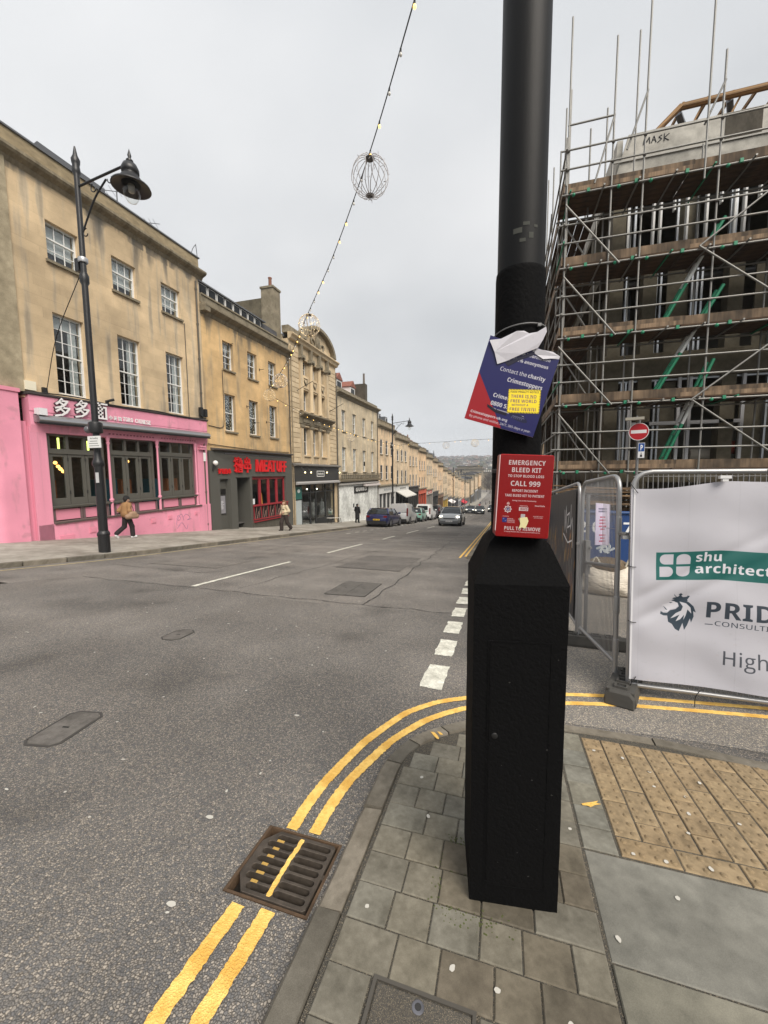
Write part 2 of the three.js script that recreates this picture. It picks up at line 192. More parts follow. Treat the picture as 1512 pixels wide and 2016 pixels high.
// ---------------------------------------------------------------- the near corner: kerb, setts, slabs, blister paving
const PV = structure(new THREE.Group()); PV.name = numbered('pavement'); PV.rotation.x = TILT; scene.add(PV);
const put = (o, x, h, d, turn = 0) => { o.position.set(x, h, -d); if (turn) o.rotation.y = turn; return o; };
{
  const stone = (c, k) => mat(c.map(v => v * 4.4), 0.82, { map: rep(SLAB, 2.6, 2.6, k * 0.37, k * 0.23), bumpMap: rep(FINE, 3.4, 3.4, k * 0.2, 0), bumpScale: 0.0022 });
  const PM = [[0.17, 0.166, 0.15], [0.18, 0.175, 0.156], [0.158, 0.156, 0.144], [0.172, 0.165, 0.144], [0.166, 0.167, 0.156], [0.186, 0.181, 0.163]].map(stone);
  const ST = [[0.126, 0.114, 0.096], [0.137, 0.126, 0.106], [0.115, 0.106, 0.09]].map((c, k) => stone(c, k + 3));
  const bed = [[-0.57, -2.2], [-0.565, 2.2], [-0.55, 2.33], [-0.49, 2.45], [-0.37, 2.6], [-0.16, 2.78], [0.12, 2.9], [0.46, 2.96], [1.05, 2.97], [1.67, 2.88], [4, 2.77], [4, -2.2]];
  mesh('mortar_bed', new THREE.ShapeGeometry(shp(bed)).rotateX(-Math.PI / 2).translate(0, 0.0475, 0), mat([0.75, 0.71, 0.6], 0.95, { map: rep(AGG.col, 0.64), bumpMap: rep(AGG.bump, 0.64), bumpScale: 0.004 }), PV);
  const xin = d => { const T = [[-9, -0.563], [2.2, -0.563], [2.33, -0.545], [2.45, -0.485], [2.6, -0.365], [2.78, -0.155], [2.89, 0.12], [2.96, 0.41]]; for (let i = 1; i < T.length; i++) if (d <= T[i][0]) return lerp(T[i - 1][1], T[i][1], (d - T[i - 1][0]) / (T[i][0] - T[i - 1][0])); return 9; };
  const geos = {}; const pg = (w, l) => geos[(w * 100 | 0) + '_' + (l * 100 | 0)] ??= chamfer(w - 0.005, 0.05, l - 0.005, 0.004);
  const lay = (x0, x1, d0, d1, m, name = 'paving_stone', g) => { const o = mesh(name, g || pg(x1 - x0, d1 - d0), m, PV); put(o, (x0 + x1) / 2, 0.003 + rr(-0.0022, 0.0022), (d0 + d1) / 2); o.rotation.set(rr(-0.006, 0.006), 0, rr(-0.006, 0.006)); if (g === undefined) { const q = pg(x1 - x0, d1 - d0); q.computeBoundingBox(); o.scale.set((x1 - x0 - 0.005) / (q.boundingBox.max.x * 2), 1, (d1 - d0 - 0.005) / (q.boundingBox.max.z * 2)); } return o; };
  const widths = [0.15, 0.17, 0.2, 0.215, 0.16, 0.185];
  for (let r = -12; r < 12; r++) {                     // coursed setts
    const d0 = 1.118 + r * 0.156, d1 = d0 + 0.156; let x = Math.max(xin(d0), xin(d1)) + 0.012; if (x > 0.3) continue; 
    let k = Math.abs(r * 5 + 3), first = true;
    while (x < 0.38) { let w = widths[(k++ * 7 + r * r) % 6] * (first && r % 2 ? 0.75 : 1); first = false; if (0.395 - (x + w) < 0.09) w = 0.395 - x; const inMan = d1 > 0.72 && d0 < 1.1 && x + w > -0.385 && x < -0.04; if (inMan) { if (x < -0.4) { lay(x, -0.39, d0, d1, PM[k % 6]); } x = -0.035; if (0.395 - x < 0.1) break; continue; } const cx = x + w / 2 - 0.12, cy = (d0 + d1) / 2 - 1.5, near = Math.hypot(cx, cy * 1.1); const stained = near < 0.28 + 0.22 * hash(k, r + 50, 8) && hash(k, r + 90, 3) > 0.15; lay(x, x + w, d0, d1, stained ? ST[k % 3] : PM[(k * 3 + r + 60) % 6]); x += w; }
  }
  const STRIP = [stone([0.172, 0.176, 0.168], 7), stone([0.16, 0.166, 0.16], 8), stone([0.185, 0.185, 0.168], 9)];
  [2.05, 2.2, 2.39, 2.55, 2.72, 2.93].reduce((a, b, i) => (lay(0.403, 0.558, a, b, STRIP[i % 3]), b), 1.905);
  const smooth = (c, k) => mat(c.map(v => v * 3.0), 0.7, { map: rep(GREYM, 1.1, 1.1, k * 0.31, k * 0.17), bumpMap: rep(FINE, 5), bumpScale: 0.0007 });
  const BIG = [smooth([0.176, 0.171, 0.15], 1), smooth([0.182, 0.172, 0.138], 2), smooth([0.174, 0.17, 0.151], 3), smooth([0.18, 0.175, 0.155], 4)];
  [[0.403, 1.16, 1.41, 1.9, 0], [1.165, 1.95, 1.41, 1.9, 2], [1.955, 2.9, 1.41, 1.9, 3], [0.403, 1.32, 0.9, 1.405, 1], [1.325, 2.2, 0.9, 1.405, 0], [2.205, 3, 0.9, 1.405, 2], [0.403, 1.1, 0.34, 0.895, 3], [1.105, 2.0, 0.34, 0.895, 1], [0.403, 1.4, -0.4, 0.335, 0], [1.405, 2.4, -0.4, 0.335, 2], [0.403, 1.4, -1.4, -0.405, 1], [1.405, 2.6, -1.4, -0.405, 3]].forEach(([a, b, c, e, m]) => lay(a, b, c, e, BIG[m], 'flagstone', chamfer(b - a - 0.006, 0.05, e - c - 0.006, 0.004)));
  // blister paving: buff blocks with two rows of domes
  const buff = (c, k) => mat(c.map(v => v * 4.4), 0.85, { map: rep(SLAB, 3.1, 3.1, k * 0.3, k * 0.4), bumpMap: rep(FINE, 6), bumpScale: 0.0018 });
  const TM = [buff([0.285, 0.222, 0.146], 1), buff([0.265, 0.207, 0.138], 2), buff([0.3, 0.237, 0.158], 3), buff([0.272, 0.216, 0.146], 4)];
  const blister = (w, l, nx, nz) => { const a = [chamfer(w - 0.007, 0.05, l - 0.007, 0.004)]; for (let i = 0; i < nx; i++) for (let j = 0; j < nz; j++) a.push(new THREE.CylinderGeometry(0.008, 0.0165, 0.0085, 10, 1).translate((i + 0.5) / nx * w - w / 2, 0.0525, (j + 0.5) / nz * l - l / 2)); return merged(a); };
  const full = blister(0.122, 0.25, 2, 4), half = blister(0.122, 0.125, 2, 2), flat = blister(0.25, 0.122, 4, 2); let k = 0;
  for (let i = 0; i < 9; i++) lay(0.565 + i * 0.25, 0.815 + i * 0.25, 1.907, 2.029, TM[(k++ * 3) % 4], 'blister_block', flat);
  for (let i = 0; i < 18; i++) { const x = 0.565 + i * 0.122; let d = 2.032; if (i % 2) { lay(x, x + 0.122, d, d + 0.125, TM[k++ % 4], 'blister_block', half); d += 0.125; } while (d < 2.72) { lay(x, x + 0.122, d, d + 0.25, TM[(k++ * 7 + i) % 4], 'blister_block', full); d += 0.25; } if (d < 2.8) lay(x, x + 0.122, d, d + 0.125, TM[k++ % 4], 'blister_block', half); }
  // kerb stones, nearly flush, bent round the corner
  const kp = [[-0.68, -2.6], [-0.68, -1], [-0.68, 1], [-0.68, 2.0], [-0.675, 2.2], [-0.65, 2.35], [-0.59, 2.5], [-0.46, 2.68], [-0.23, 2.88], [0.1, 3.01], [0.46, 3.06], [1.05, 3.07], [1.67, 2.98], [2.6, 2.93], [4, 2.86]];
  const kc = new THREE.CatmullRomCurve3(kp.map(p => V(p[0], 0, -p[1])), false, 'catmullrom', 0.4), KL = kc.getLength();
  const sAt = []; for (let i = 0; i <= 400; i++) sAt.push(kc.getPointAt(i / 400));
  const cuts = [0, 0.9, 1.8, 2.75, 3.88, 4.44, 4.84, 5.12, 5.42, 5.8, 6.25, 6.95, 7.6, 8.4, KL];
  for (let q = 0; q < cuts.length - 1; q++) {
    const a = cuts[q] + 0.006, b = Math.min(KL, cuts[q + 1]) - 0.006; if (b <= a) continue; const n = 6, dip = (q === 4 ? -0.012 : q === 9 ? -0.006 : rr(-0.004, 0.004)), rings = [], pos = [], uv = [];
    for (let i = 0; i <= n; i++) { const s = lerp(a, b, i / n), p = kc.getPointAt(s / KL), t = kc.getTangentAt(s / KL), nx = -t.z, nz = t.x, j = rr(-0.003, 0.003); const e = (w, h) => [p.x + nx * (w), h, p.z + nz * (w)]; rings.push([e(j, -0.02), e(j, 0.036 + dip), e(0.014 + j, 0.05 + dip + j * 0.6), e(0.104, 0.053 + dip * 0.5), e(0.11, 0.03)]); }
    const sg = nx => nx; for (let i = 0; i < n; i++) for (let k2 = 0; k2 < 4; k2++) { const A = rings[i][k2], B = rings[i][k2 + 1], C = rings[i + 1][k2 + 1], D = rings[i + 1][k2]; for (const p of [A, B, C, A, C, D]) { pos.push(...p); uv.push(p[0] + p[1], p[2]); } }
    for (const r of [rings[0], rings[n]]) for (const t of [[0, 1, 2], [0, 2, 3], [0, 3, 4]]) for (const i of t) { pos.push(...r[i]); uv.push(r[i][0], r[i][1]); }
    const g = new THREE.BufferGeometry(); g.setAttribute('position', new THREE.Float32BufferAttribute(pos, 3)); g.setAttribute('uv', new THREE.Float32BufferAttribute(uv, 2)); g.computeVertexNormals();
    mesh('kerb_stone', g, [KERBM[2], KERBM[0], KERBM[1]][q * 5 % 3], PV);
  }
  // access cover let into the setts
  const cov = thing('access_cover', 'concrete-filled access cover let into the grey setts near the viewer', 'cover', [-0.212, 0, -0.935]); slope(cov, -0.212, 0.935, 0.05);
  const fr = new THREE.Shape([[-0.17, -0.19], [0.17, -0.19], [0.17, 0.19], [-0.17, 0.19]].map(p => new THREE.Vector2(...p))); fr.holes.push(rect(-0.158, 0.158, -0.178, 0.178));
  mesh('frame', ext(fr, 0.04).rotateX(-Math.PI / 2).translate(0, -0.036, 0), mat([0.11, 0.1, 0.085], 0.6, { metalness: 0.5 }), cov);
  mesh('cover_plate', chamfer(0.308, 0.04, 0.348, 0.003).translate(0, -0.038, 0), mat([0.95, 0.9, 0.78], 0.9, { map: rep(AGG.col, 1.1), bumpMap: rep(AGG.bump, 1.1), bumpScale: 0.002 }), cov);
  mesh('key_hole_shade', new THREE.CylinderGeometry(0.011, 0.011, 0.004, 12).translate(-0.01, 0.0025, -0.165 + 0.02), mat([0.03, 0.03, 0.03], 0.9), cov); mesh('key_rim', lathe([[0.011, 0], [0.02, 0.001], [0.02, 0.003], [0.011, 0.004]], 12).translate(-0.01, 0.001, -0.145), mat([0.2, 0.2, 0.22], 0.4, { metalness: 0.7 }), cov);  // the key hole is a solid disc with its inner shade painted near-black
  // chewing gum trodden flat
  const GUM = mat([0.5, 0.48, 0.43], 0.8), blob = [0, 1, 2].map(i => { const p = range(0, 11, 11).map(k => { const a = k / 12 * 6.283, r = 0.0085 * (1 + 0.35 * (hash(k, i, 4) - 0.5)); return [Math.cos(a) * r * (1 + i * 0.25), Math.sin(a) * r]; }); return ext(shp(p), 0.0012).rotateX(-Math.PI / 2); });
  [[-0.48, 1.33], [-0.42, 2.14], [-0.33, 1.86], [0.36, 2.0], [0.73, 1.75], [0.45, 1.5], [0.62, 1.93], [0.75, 1.93], [0.93, 1.95], [0.92, 2.15], [0.62, 2.75], [0.78, 2.72], [0.88, 2.48], [1.02, 2.44], [0.98, 2.3], [1.2, 2.3], [0.9, 2.62], [1.15, 2.6], [0.62, 1.22], [0.66, 1.1], [-0.13, 1.22], [0.24, 1.18], [0.02, 1.2]].forEach(([x, d], i) => put(mesh('gum_spot', blob[i % 3], GUM, PV), x, 0.0545 + (x > 0.57 && d > 1.9 ? 0.003 : 0), d, i));
  const road_gum = []; for (let i = 0; i < 120; i++) { const x = rr(-6, -1.2), d = rr(0.6, 9) ; road_gum.push(blob[i % 3].clone().scale(rr(0.5, 1.6), 1, rr(0.4, 1.1)).rotateY(i).translate(x, 0.007, -d)); }
  [[-1.43, 1.56], [-1.5, 2.6], [-1.26, 1.14]].forEach(([x, d]) => road_gum.push(blob[1].clone().scale(2, 1, 1.3).translate(x, 0.007, -d)));
  const rg = slope(mesh('gum_spots', road_gum, GUM)); rg.userData = { kind: 'stuff', label: 'pale specks of chewing gum trodden into the asphalt', category: 'gum' };
  [[0.5, 2.22, 0.05, 0.016, 0.5], [-0.42, 2.6, 0.045, 0.012, -0.9], [-0.385, 2.63, 0.03, 0.01, -0.8]].forEach(([x, d, a, b, r], i) => put(mesh('paint_scrap', ext(shp(range(0, 9, 9).map(k => { const q = k / 10 * 6.283, s = 0.6 + 0.8 * hash(k, i, 12); return [Math.cos(q) * a * s, Math.sin(q) * b * s]; })), 0.0012).rotateX(-Math.PI / 2), YEL, PV), x, 0.0545, d, r));
  // moss and dirt in the joints by the foot of the post
  const mg = []; for (let i = 0; i < 260; i++) { const a = rr(0, 1), x = -0.17 + 0.09 * (rnd() + rnd() - 1) + (a < 0.3 ? rr(0, 0.2) : 0), d = a < 0.3 ? rr(1.36, 1.46) : rr(1.4, 1.78); mg.push(new THREE.IcosahedronGeometry(rr(0.001, 0.003), 0).scale(1.6, 0.35, 1.6).translate(x, 0.0535, -d)); }
  const mo = slope(mesh('moss', mg, mat([0.075, 0.085, 0.028], 1))); mo.userData = { kind: 'stuff', label: 'green moss in the joints at the foot of the black post', category: 'moss' };
}
{ // gully grate
  const t = thing('gully_grate', 'rusty slotted gully grate beside the kerb, crossed by yellow paint', 'drain'); slope(t, (GX0 + GX1) / 2, (GD0 + GD1) / 2, 0.004);
  const W = GX1 - GX0, L = GD1 - GD0, iron = mat([0.085, 0.07, 0.058], 0.62, { metalness: 0.55, map: rep(GREYM, 3), bumpMap: rep(FINE, 8), bumpScale: 0.0015 }), rust = mat([0.25, 0.16, 0.1], 0.85, { map: rep(SLAB, 4), bumpMap: rep(FINE, 8), bumpScale: 0.002 }); iron.color.multiplyScalar(3.4); rust.color.multiplyScalar(1.6);
  const pit = [bb(-W / 2, W / 2, -0.92, -0.9, -L / 2, L / 2), bb(-W / 2 - 0.02, -W / 2, -0.92, -0.006, -L / 2, L / 2), bb(W / 2, W / 2 + 0.02, -0.92, -0.006, -L / 2, L / 2), bb(-W / 2, W / 2, -0.92, -0.006, -L / 2 - 0.02, -L / 2), bb(-W / 2, W / 2, -0.92, -0.006, L / 2, L / 2 + 0.02)];
  mesh('pit', pit, mat([0.12, 0.105, 0.09], 0.95), t);
  const fs = shp([[-W / 2 + 0.001, -L / 2 + 0.001], [W / 2 - 0.001, -L / 2 + 0.001], [W / 2 - 0.001, L / 2 - 0.001], [-W / 2 + 0.001, L / 2 - 0.001]]); fs.holes.push(rect(-W / 2 + 0.014, W / 2 - 0.014, -L / 2 + 0.012, L / 2 - 0.012)); mesh('frame', ext(fs, 0.05, -0.052).rotateX(-Math.PI / 2), rust, t);
  const a = W / 2 - 0.026, b = L / 2 - 0.022, gs = shp([[-a + 0.05, b], [a - 0.01, b], [a, b - 0.01], [a, -b + 0.01], [a - 0.01, -b], [-a + 0.05, -b], [-a - 0.008, -b * 0.55], [-a - 0.008, b * 0.55]]);
  const slot = (x0, x1, y, r) => { const p = new THREE.Path(); p.moveTo(x0 + r, y - r); p.lineTo(x1 - r, y - r); p.absarc(x1 - r, y, r, -Math.PI / 2, Math.PI / 2, false); p.lineTo(x0 + r, y + r); p.absarc(x0 + r, y, r, Math.PI / 2, Math.PI * 1.5, false); return p; };
  for (let i = 0; i < 7; i++) { const y = -b + 0.032 + i * (2 * b - 0.064) / 6, sh = i === 0 || i === 6 ? 0.03 : 0; gs.holes.push(slot(-a + 0.022 + sh, -0.012, y, 0.0165), slot(0.012, a - 0.014, y, 0.0165)); }
  mesh('grate', ext(gs, 0.032, -0.035, 0.0015).rotateX(-Math.PI / 2), iron, t);
  [bb(-W / 2 + 0.012, -a, -0.03, -0.004, -0.07, -0.045), bb(-W / 2 + 0.012, -a, -0.03, -0.004, 0.05, 0.075), bb(a, W / 2 - 0.012, -0.03, -0.004, -0.012, 0.012)].forEach(q => mesh('lug', q, iron, t));
  const ry = []; for (let i = 0; i < 7; i++) { const y = -b + 0.032 + (i - 0.5) * (2 * b - 0.064) / 6; if (i) ry.push(bx(0.034 + rr(-0.006, 0.006), 0.001, 0.013, -0.098 + rr(-0.004, 0.004), -0.0005, -y)); }
  [ribbon([[0.0, -b + 0.01], [-0.002, 0], [0.004, b - 0.012]], 0.021, 0.003, 0.0002, 0.012), ...ry].forEach(q => mesh('paint_mark', q, YEL, t));
}
function roadCover(label, x, d, turn, w, l, cut, rows) {
  const t = thing('road_cover', label, 'cover'); slope(t, x, d, 0.004); t.rotation.y = turn; t.rotation.order = 'XYZ';
  const oct = (a, b, c) => [[-a + c, -b], [a - c, -b], [a, -b + c], [a, b - c], [a - c, b], [-a + c, b], [-a, b - c], [-a, -b + c]]; const f = shp(oct(w / 2 + 0.014, l / 2 + 0.014, cut)); f.holes.push(new THREE.Path(oct(w / 2, l / 2, cut * 0.9).map(p => new THREE.Vector2(...p))));
  mesh('frame', ext(f, 0.005).rotateX(-Math.PI / 2), mat([0.05, 0.046, 0.042], 0.8), t);
  const pm = mat([0.42, 0.39, 0.36], 0.65, { metalness: 0.25, map: rep(GREYM, 2), bumpMap: rep(LUMP, 3), bumpScale: 0.004 }); 
  for (let r = 0; r < rows; r++) { const g = w / rows; mesh('cover_plate', ext(shp(oct(g / 2 - 0.006, l / 2 - 0.006, rows > 1 ? 0.01 : cut * 0.85)), 0.006).rotateX(-Math.PI / 2).translate(-w / 2 + g * (r + 0.5), 0.0008, 0), pm, t); mesh('key_slot', bx(0.05, 0.002, 0.014, -w / 2 + g * (r + 0.5), 0.0072, 0), mat([0.006, 0.006, 0.006], 1), t); if (rows > 1) { const ribs = []; for (let q = 0; q < 26; q++) ribs.push(bx(g - 0.05, 0.003, 0.012, -w / 2 + g * (r + 0.5), 0.0078, -l / 2 + 0.05 + q * (l - 0.1) / 25)); mesh('tread', ribs, pm, t); } }
}
roadCover('long worn iron cover with cut corners in the road at the left', -2.99, 1.91, 0.2, 0.25, 0.42, 0.05, 1);
roadCover('small iron cover with cut corners, half buried in the asphalt', -3.84, 3.81, 0.12, 0.24, 0.38, 0.07, 1);
roadCover('large ribbed double cover in the middle of the lane', -2.8, 7.25, 0.05, 0.78, 1.3, 0.03, 2);

// ---------------------------------------------------------------- the black post with its signs
const PAX = [0.05, -0.0975, -1.675], PTURN = 0.1486;    // axis of the post, turned a little
const BLACKR = phys([0.0042, 0.0042, 0.0045], 0.75, { specularIntensity: 0.14, bumpMap: rep(LUMP, 4.5), bumpScale: 0.0022 });
const BLACKS = phys([0.007, 0.0072, 0.0076], 0.5, { specularIntensity: 0.3,  bumpMap: rep(FINE, 2), bumpScale: 0.0012 });
{
  const t = thing('black_post', 'tall black painted post rising from a square cabinet base on the corner', 'post', PAX, PTURN);
  const tilt = x => x; const W = 0.342, Hh = 1.335;
  const base = new THREE.BoxGeometry(W, Hh, W, 10, 30, 10).translate(0, Hh / 2, 0); { const p = base.attributes.position; for (let i = 0; i < p.count; i++) { const x = p.getX(i), y = p.getY(i), z = p.getZ(i), k = Math.abs(Math.abs(x) - W / 2) < 1e-4 && Math.abs(Math.abs(z) - W / 2) < 1e-4 ? 0.994 : 1; const n = (fbm(x * 9 + 20, y * 9 + z * 7 + 20, 64, 3, 77) - 0.5) * 0.006; p.setXYZ(i, x * k + Math.sign(x) * n * 0.6, y < 0.01 ? y - 0.03 + z * 0 : y, z * k + Math.sign(z) * n * 0.6); } } 
  mesh('cabinet', toCreasedNormals(boxUV(fix(base)), 0.7), BLACKR, t);
  // sloping shoulder from the square cabinet to the round shaft
  const pos = [], uv = [], N = 32, M = 8; const sq = (a, r) => { const c = Math.cos(a), s = Math.sin(a), m = Math.max(Math.abs(c), Math.abs(s)); return [c / m * r, s / m * r]; };
  const ring = (k) => { const u = k / M, y = Hh + u * 0.19, half = lerp(W / 2, 0.092, u); return range(0, N, N).map(i => { const a = i / N * Math.PI * 2, q = sq(a, half), w = sst(0.8, 1, u); return [lerp(q[0], Math.cos(a) * half, w), y, lerp(q[1], Math.sin(a) * half, w)]; }); };
  for (let k = 0; k < M; k++) { const A = ring(k), B = ring(k + 1); for (let i = 0; i < N; i++) for (const p of [A[i], B[i], B[i + 1], A[i], B[i + 1], A[i + 1]]) { pos.push(...p); uv.push(p[0] + p[2], p[1]); } }
  const sg = new THREE.BufferGeometry(); sg.setAttribute('position', new THREE.Float32BufferAttribute(pos, 3)); sg.setAttribute('uv', new THREE.Float32BufferAttribute(uv, 2)); sg.computeVertexNormals(); mesh('shoulder', toCreasedNormals(sg, 0.5), BLACKR, t);
  const sh = lathe([[0.092, Hh + 0.15], [0.0915, 2.35], [0.0915, 2.49], [0.09, 2.505], [0.086, 2.507]], 40); { const p = sh.attributes.position, u = sh.attributes.uv; for (let i = 0; i < p.count; i++) u.setXY(i, u.getX(i) * 0.57, p.getY(i)); } mesh('lower_shaft', sh, BLACKR, t);
  const us = new THREE.CylinderGeometry(0.082, 0.0862, 5.4, 40, 1, true).translate(0, 2.505 + 2.7, 0); mesh('upper_shaft', us, BLACKS, t);
  const door = shp([[-0.115, 0.1], [0.118, 0.1], [0.118, 1.12], [-0.115, 1.12]]); door.holes.push(rect(-0.109, 0.112, 0.106, 1.114)); mesh('door_seam', ext(door, 0.004).translate(0, 0, W / 2 - 0.001), BLACKR, t);
  mesh('door_panel', ext(shp([[-0.107, 0.108], [0.11, 0.108], [0.11, 1.112], [-0.107, 1.112]]), 0.0025).translate(0, 0, W / 2 + 0.001), BLACKR, t);
  mesh('lock', lathe([[0, 0.003], [0.009, 0.003], [0.012, 0]], 12).rotateX(Math.PI / 2).translate(-0.085, 0.74, W / 2 + 0.004), mat([0.03, 0.03, 0.03], 0.4, { metalness: 0.6 }), t);
  mesh('drip', [ext(shp([[0.03, 0], [0.06, 0.004], [0.085, -0.012], [0.07, -0.03], [0.04, -0.02]]), 0.002).rotateX(-Math.PI / 2).translate(0.1, 0.002, W / 2 + 0.01)], mat([0.6, 0.56, 0.52], 0.8), t);
  const CHIPM = mat([0.045, 0.044, 0.043], 0.85); for (let i = 0; i < 11; i++) { const x = rr(-0.155, 0.155), y = rr(0.03, 1.28), a = rr(0.001, 0.003), n = 6; mesh('paint_chip', ext(shp(range(0, n - 1, n - 1).map(k => { const q = k / n * 6.283, r = a * (0.5 + hash(k, i, 21)); return [Math.cos(q) * r * 1.5, Math.sin(q) * r]; })), 0.0006).translate(x, y, W / 2 + 0.0042), CHIPM, t); } const chips = [[-0.03, 2.62, 0.03, 0.018], [0.0, 2.64, 0.022, 0.012], [0.018, 2.6, 0.016, 0.02], [-0.012, 2.585, 0.02, 0.012], [0.035, 2.632, 0.014, 0.009]]; const chipM = mat([0.05, 0.052, 0.045], 0.9); chips.forEach(([x, y, w, h], i) => mesh('sticker_scrap', lathe([[0.0868, y - h / 2], [0.0866, y + h / 2]], 6).clone() && new THREE.CylinderGeometry(0.0868, 0.0868, h, 5, 1, true, x / 0.087 - w * 6, w * 12).translate(0, y, 0), chipM, t));
}
const L2W = (x, y, z) => V(PAX[0] + x * Math.cos(PTURN) + z * Math.sin(PTURN), y, PAX[2] - x * Math.sin(PTURN) + z * Math.cos(PTURN));
function fit(g, text, x, y, w, size, font = 'bold', align = 'left') { g.font = font + ' ' + size + 'px sans-serif'; const m = g.measureText(text).width, k = w ? w / m : 1; g.save(); g.translate(align === 'center' ? x - (w || m) / 2 : align === 'right' ? x - (w || m) : x, y); g.scale(k, 1); g.fillText(text, 0, 0); g.restore(); }
{ // leaning plastic notice board, torn at the top
  const tex = canvas(780, 930, (g, w, h) => {
    g.fillStyle = '#1b1a68'; g.fillRect(0, 0, w, h); g.fillStyle = '#b8071a'; g.beginPath(); g.moveTo(0, 400); g.lineTo(420, h); g.lineTo(0, h); g.fill();
    g.fillStyle = '#f4f2f6'; fit(g, 'crime information', 700, 120, 400, 50, 'bold', 'right'); fit(g, 'stay 100% anonymous', 700, 195, 500, 50, 'bold', 'right');
    fit(g, 'Contact the', 210, 330, 300, 60, 'normal'); fit(g, 'charity', 520, 330, 190, 60, 'bold'); fit(g, 'Crimestoppers', 320, 425, 390, 64, 'bold');
    fit(g, 'Crimestoppers', 225, 620, 390, 60, 'bold'); fit(g, '0800 555 111', 225, 710, 360, 62, 'bold'); fit(g, '100% anonymous. Always.', 225, 756, 400, 28, 'bold');
    fit(g, 'Crimestoppers-uk.org', 40, 845, 420, 40, 'bold'); fit(g, 'By phone and online, 24/7, 365 days a year.', 40, 895, 700, 36, 'normal');
    g.fillStyle = '#131545'; g.beginPath(); g.ellipse(560, 770, 110, 34, 0.2, 0, 7); g.fill(); g.strokeStyle = '#8d90b8'; g.lineWidth = 4; for (let i = 0; i < 6; i++) { g.beginPath(); g.moveTo(490 + i * 22, 790); g.quadraticCurveTo(500 + i * 22, 740, 520 + i * 22, 775); g.stroke(); }
    for (let i = 0; i < 500; i++) { g.fillStyle = `rgba(${i % 3 ? 255 : 10},${i % 3 ? 255 : 10},${i % 3 ? 255 : 30},0.10)`; g.fillRect(rnd() * w, rnd() * h, 1 + rnd() * 4, 1 + rnd() * 2); }
    for (let i = 0; i < 25; i++) { g.strokeStyle = 'rgba(230,230,240,0.18)'; g.lineWidth = 1; const x = rnd() * w, y = rnd() * h; g.beginPath(); g.moveTo(x, y); g.lineTo(x + rr(-40, 40), y + rr(-40, 40)); g.stroke(); }
  });
  const P = L2W(-0.042, 1.9675, 0.112), t = thing('notice_board', 'leaning blue and red notice board with torn white top, tied to the black post', 'sign', [P.x, P.y, P.z], PTURN); t.rotation.order = 'YXZ'; t.rotation.z = -0.296; t.rotation.x = -0.02;
  const w = 0.26, h = 0.31, top = [[0.13, 0.14], [0.1, 0.147], [0.06, 0.15], [0.035, 0.158], [0.0, 0.15], [-0.05, 0.157], [-0.1, 0.153], [-0.13, 0.156]];
  const bs = shp([[-0.13, -0.155], [0.13, -0.155], ...top]); mesh('board', ext(bs, 0.004, -0.004), mat([0.62, 0.62, 0.65], 0.5), t);
  const fg = new THREE.ShapeGeometry(bs); { const p = fg.attributes.position, u = fg.attributes.uv; for (let i = 0; i < p.count; i++) u.setXY(i, p.getX(i) / w + 0.5, p.getY(i) / h + 0.5); } mesh('printed_face', fg.translate(0, 0, 0.0008), phys('#c4c4c4', 0.3, { map: tex }), t);
  const white = mat([0.5, 0.49, 0.53], 0.7, { bumpMap: rep(FINE, 8), bumpScale: 0.001 });
  const curl = (pts, lift, amp) => { const g = ext(shp(pts), 0.0012); const gg = g.attributes.position; for (let i = 0; i < gg.count; i++) { const x = gg.getX(i), y = gg.getY(i); gg.setZ(i, gg.getZ(i) + lift + amp * (x * 3 + y * 2) ** 2 + 0.004 * Math.sin(x * 60 + y * 25)); } g.computeVertexNormals(); return g; };
  mesh('torn_flap', curl([[-0.128, 0.135], [-0.09, 0.152], [-0.045, 0.188], [-0.02, 0.197], [0.0, 0.193], [0.025, 0.202], [0.048, 0.225], [0.056, 0.21], [0.052, 0.178], [0.045, 0.15], [0.0, 0.118], [-0.045, 0.082], [-0.075, 0.062], [-0.098, 0.1]], 0.006, 0.012), white, t);
  mesh('torn_edge', curl([[0.025, 0.152], [0.06, 0.148], [0.1, 0.152], [0.13, 0.143], [0.129, 0.133], [0.1, 0.127], [0.075, 0.118], [0.05, 0.128], [0.03, 0.136]], 0.002, 0.004), white, t);
  mesh('lost_strip', ext(shp([[-0.05, 0.075], [0.0, 0.112], [0.04, 0.14], [0.046, 0.13], [0.0, 0.098], [-0.035, 0.066]]), 0.0009, 0.0012), mat([0.012, 0.012, 0.03], 0.8), t);
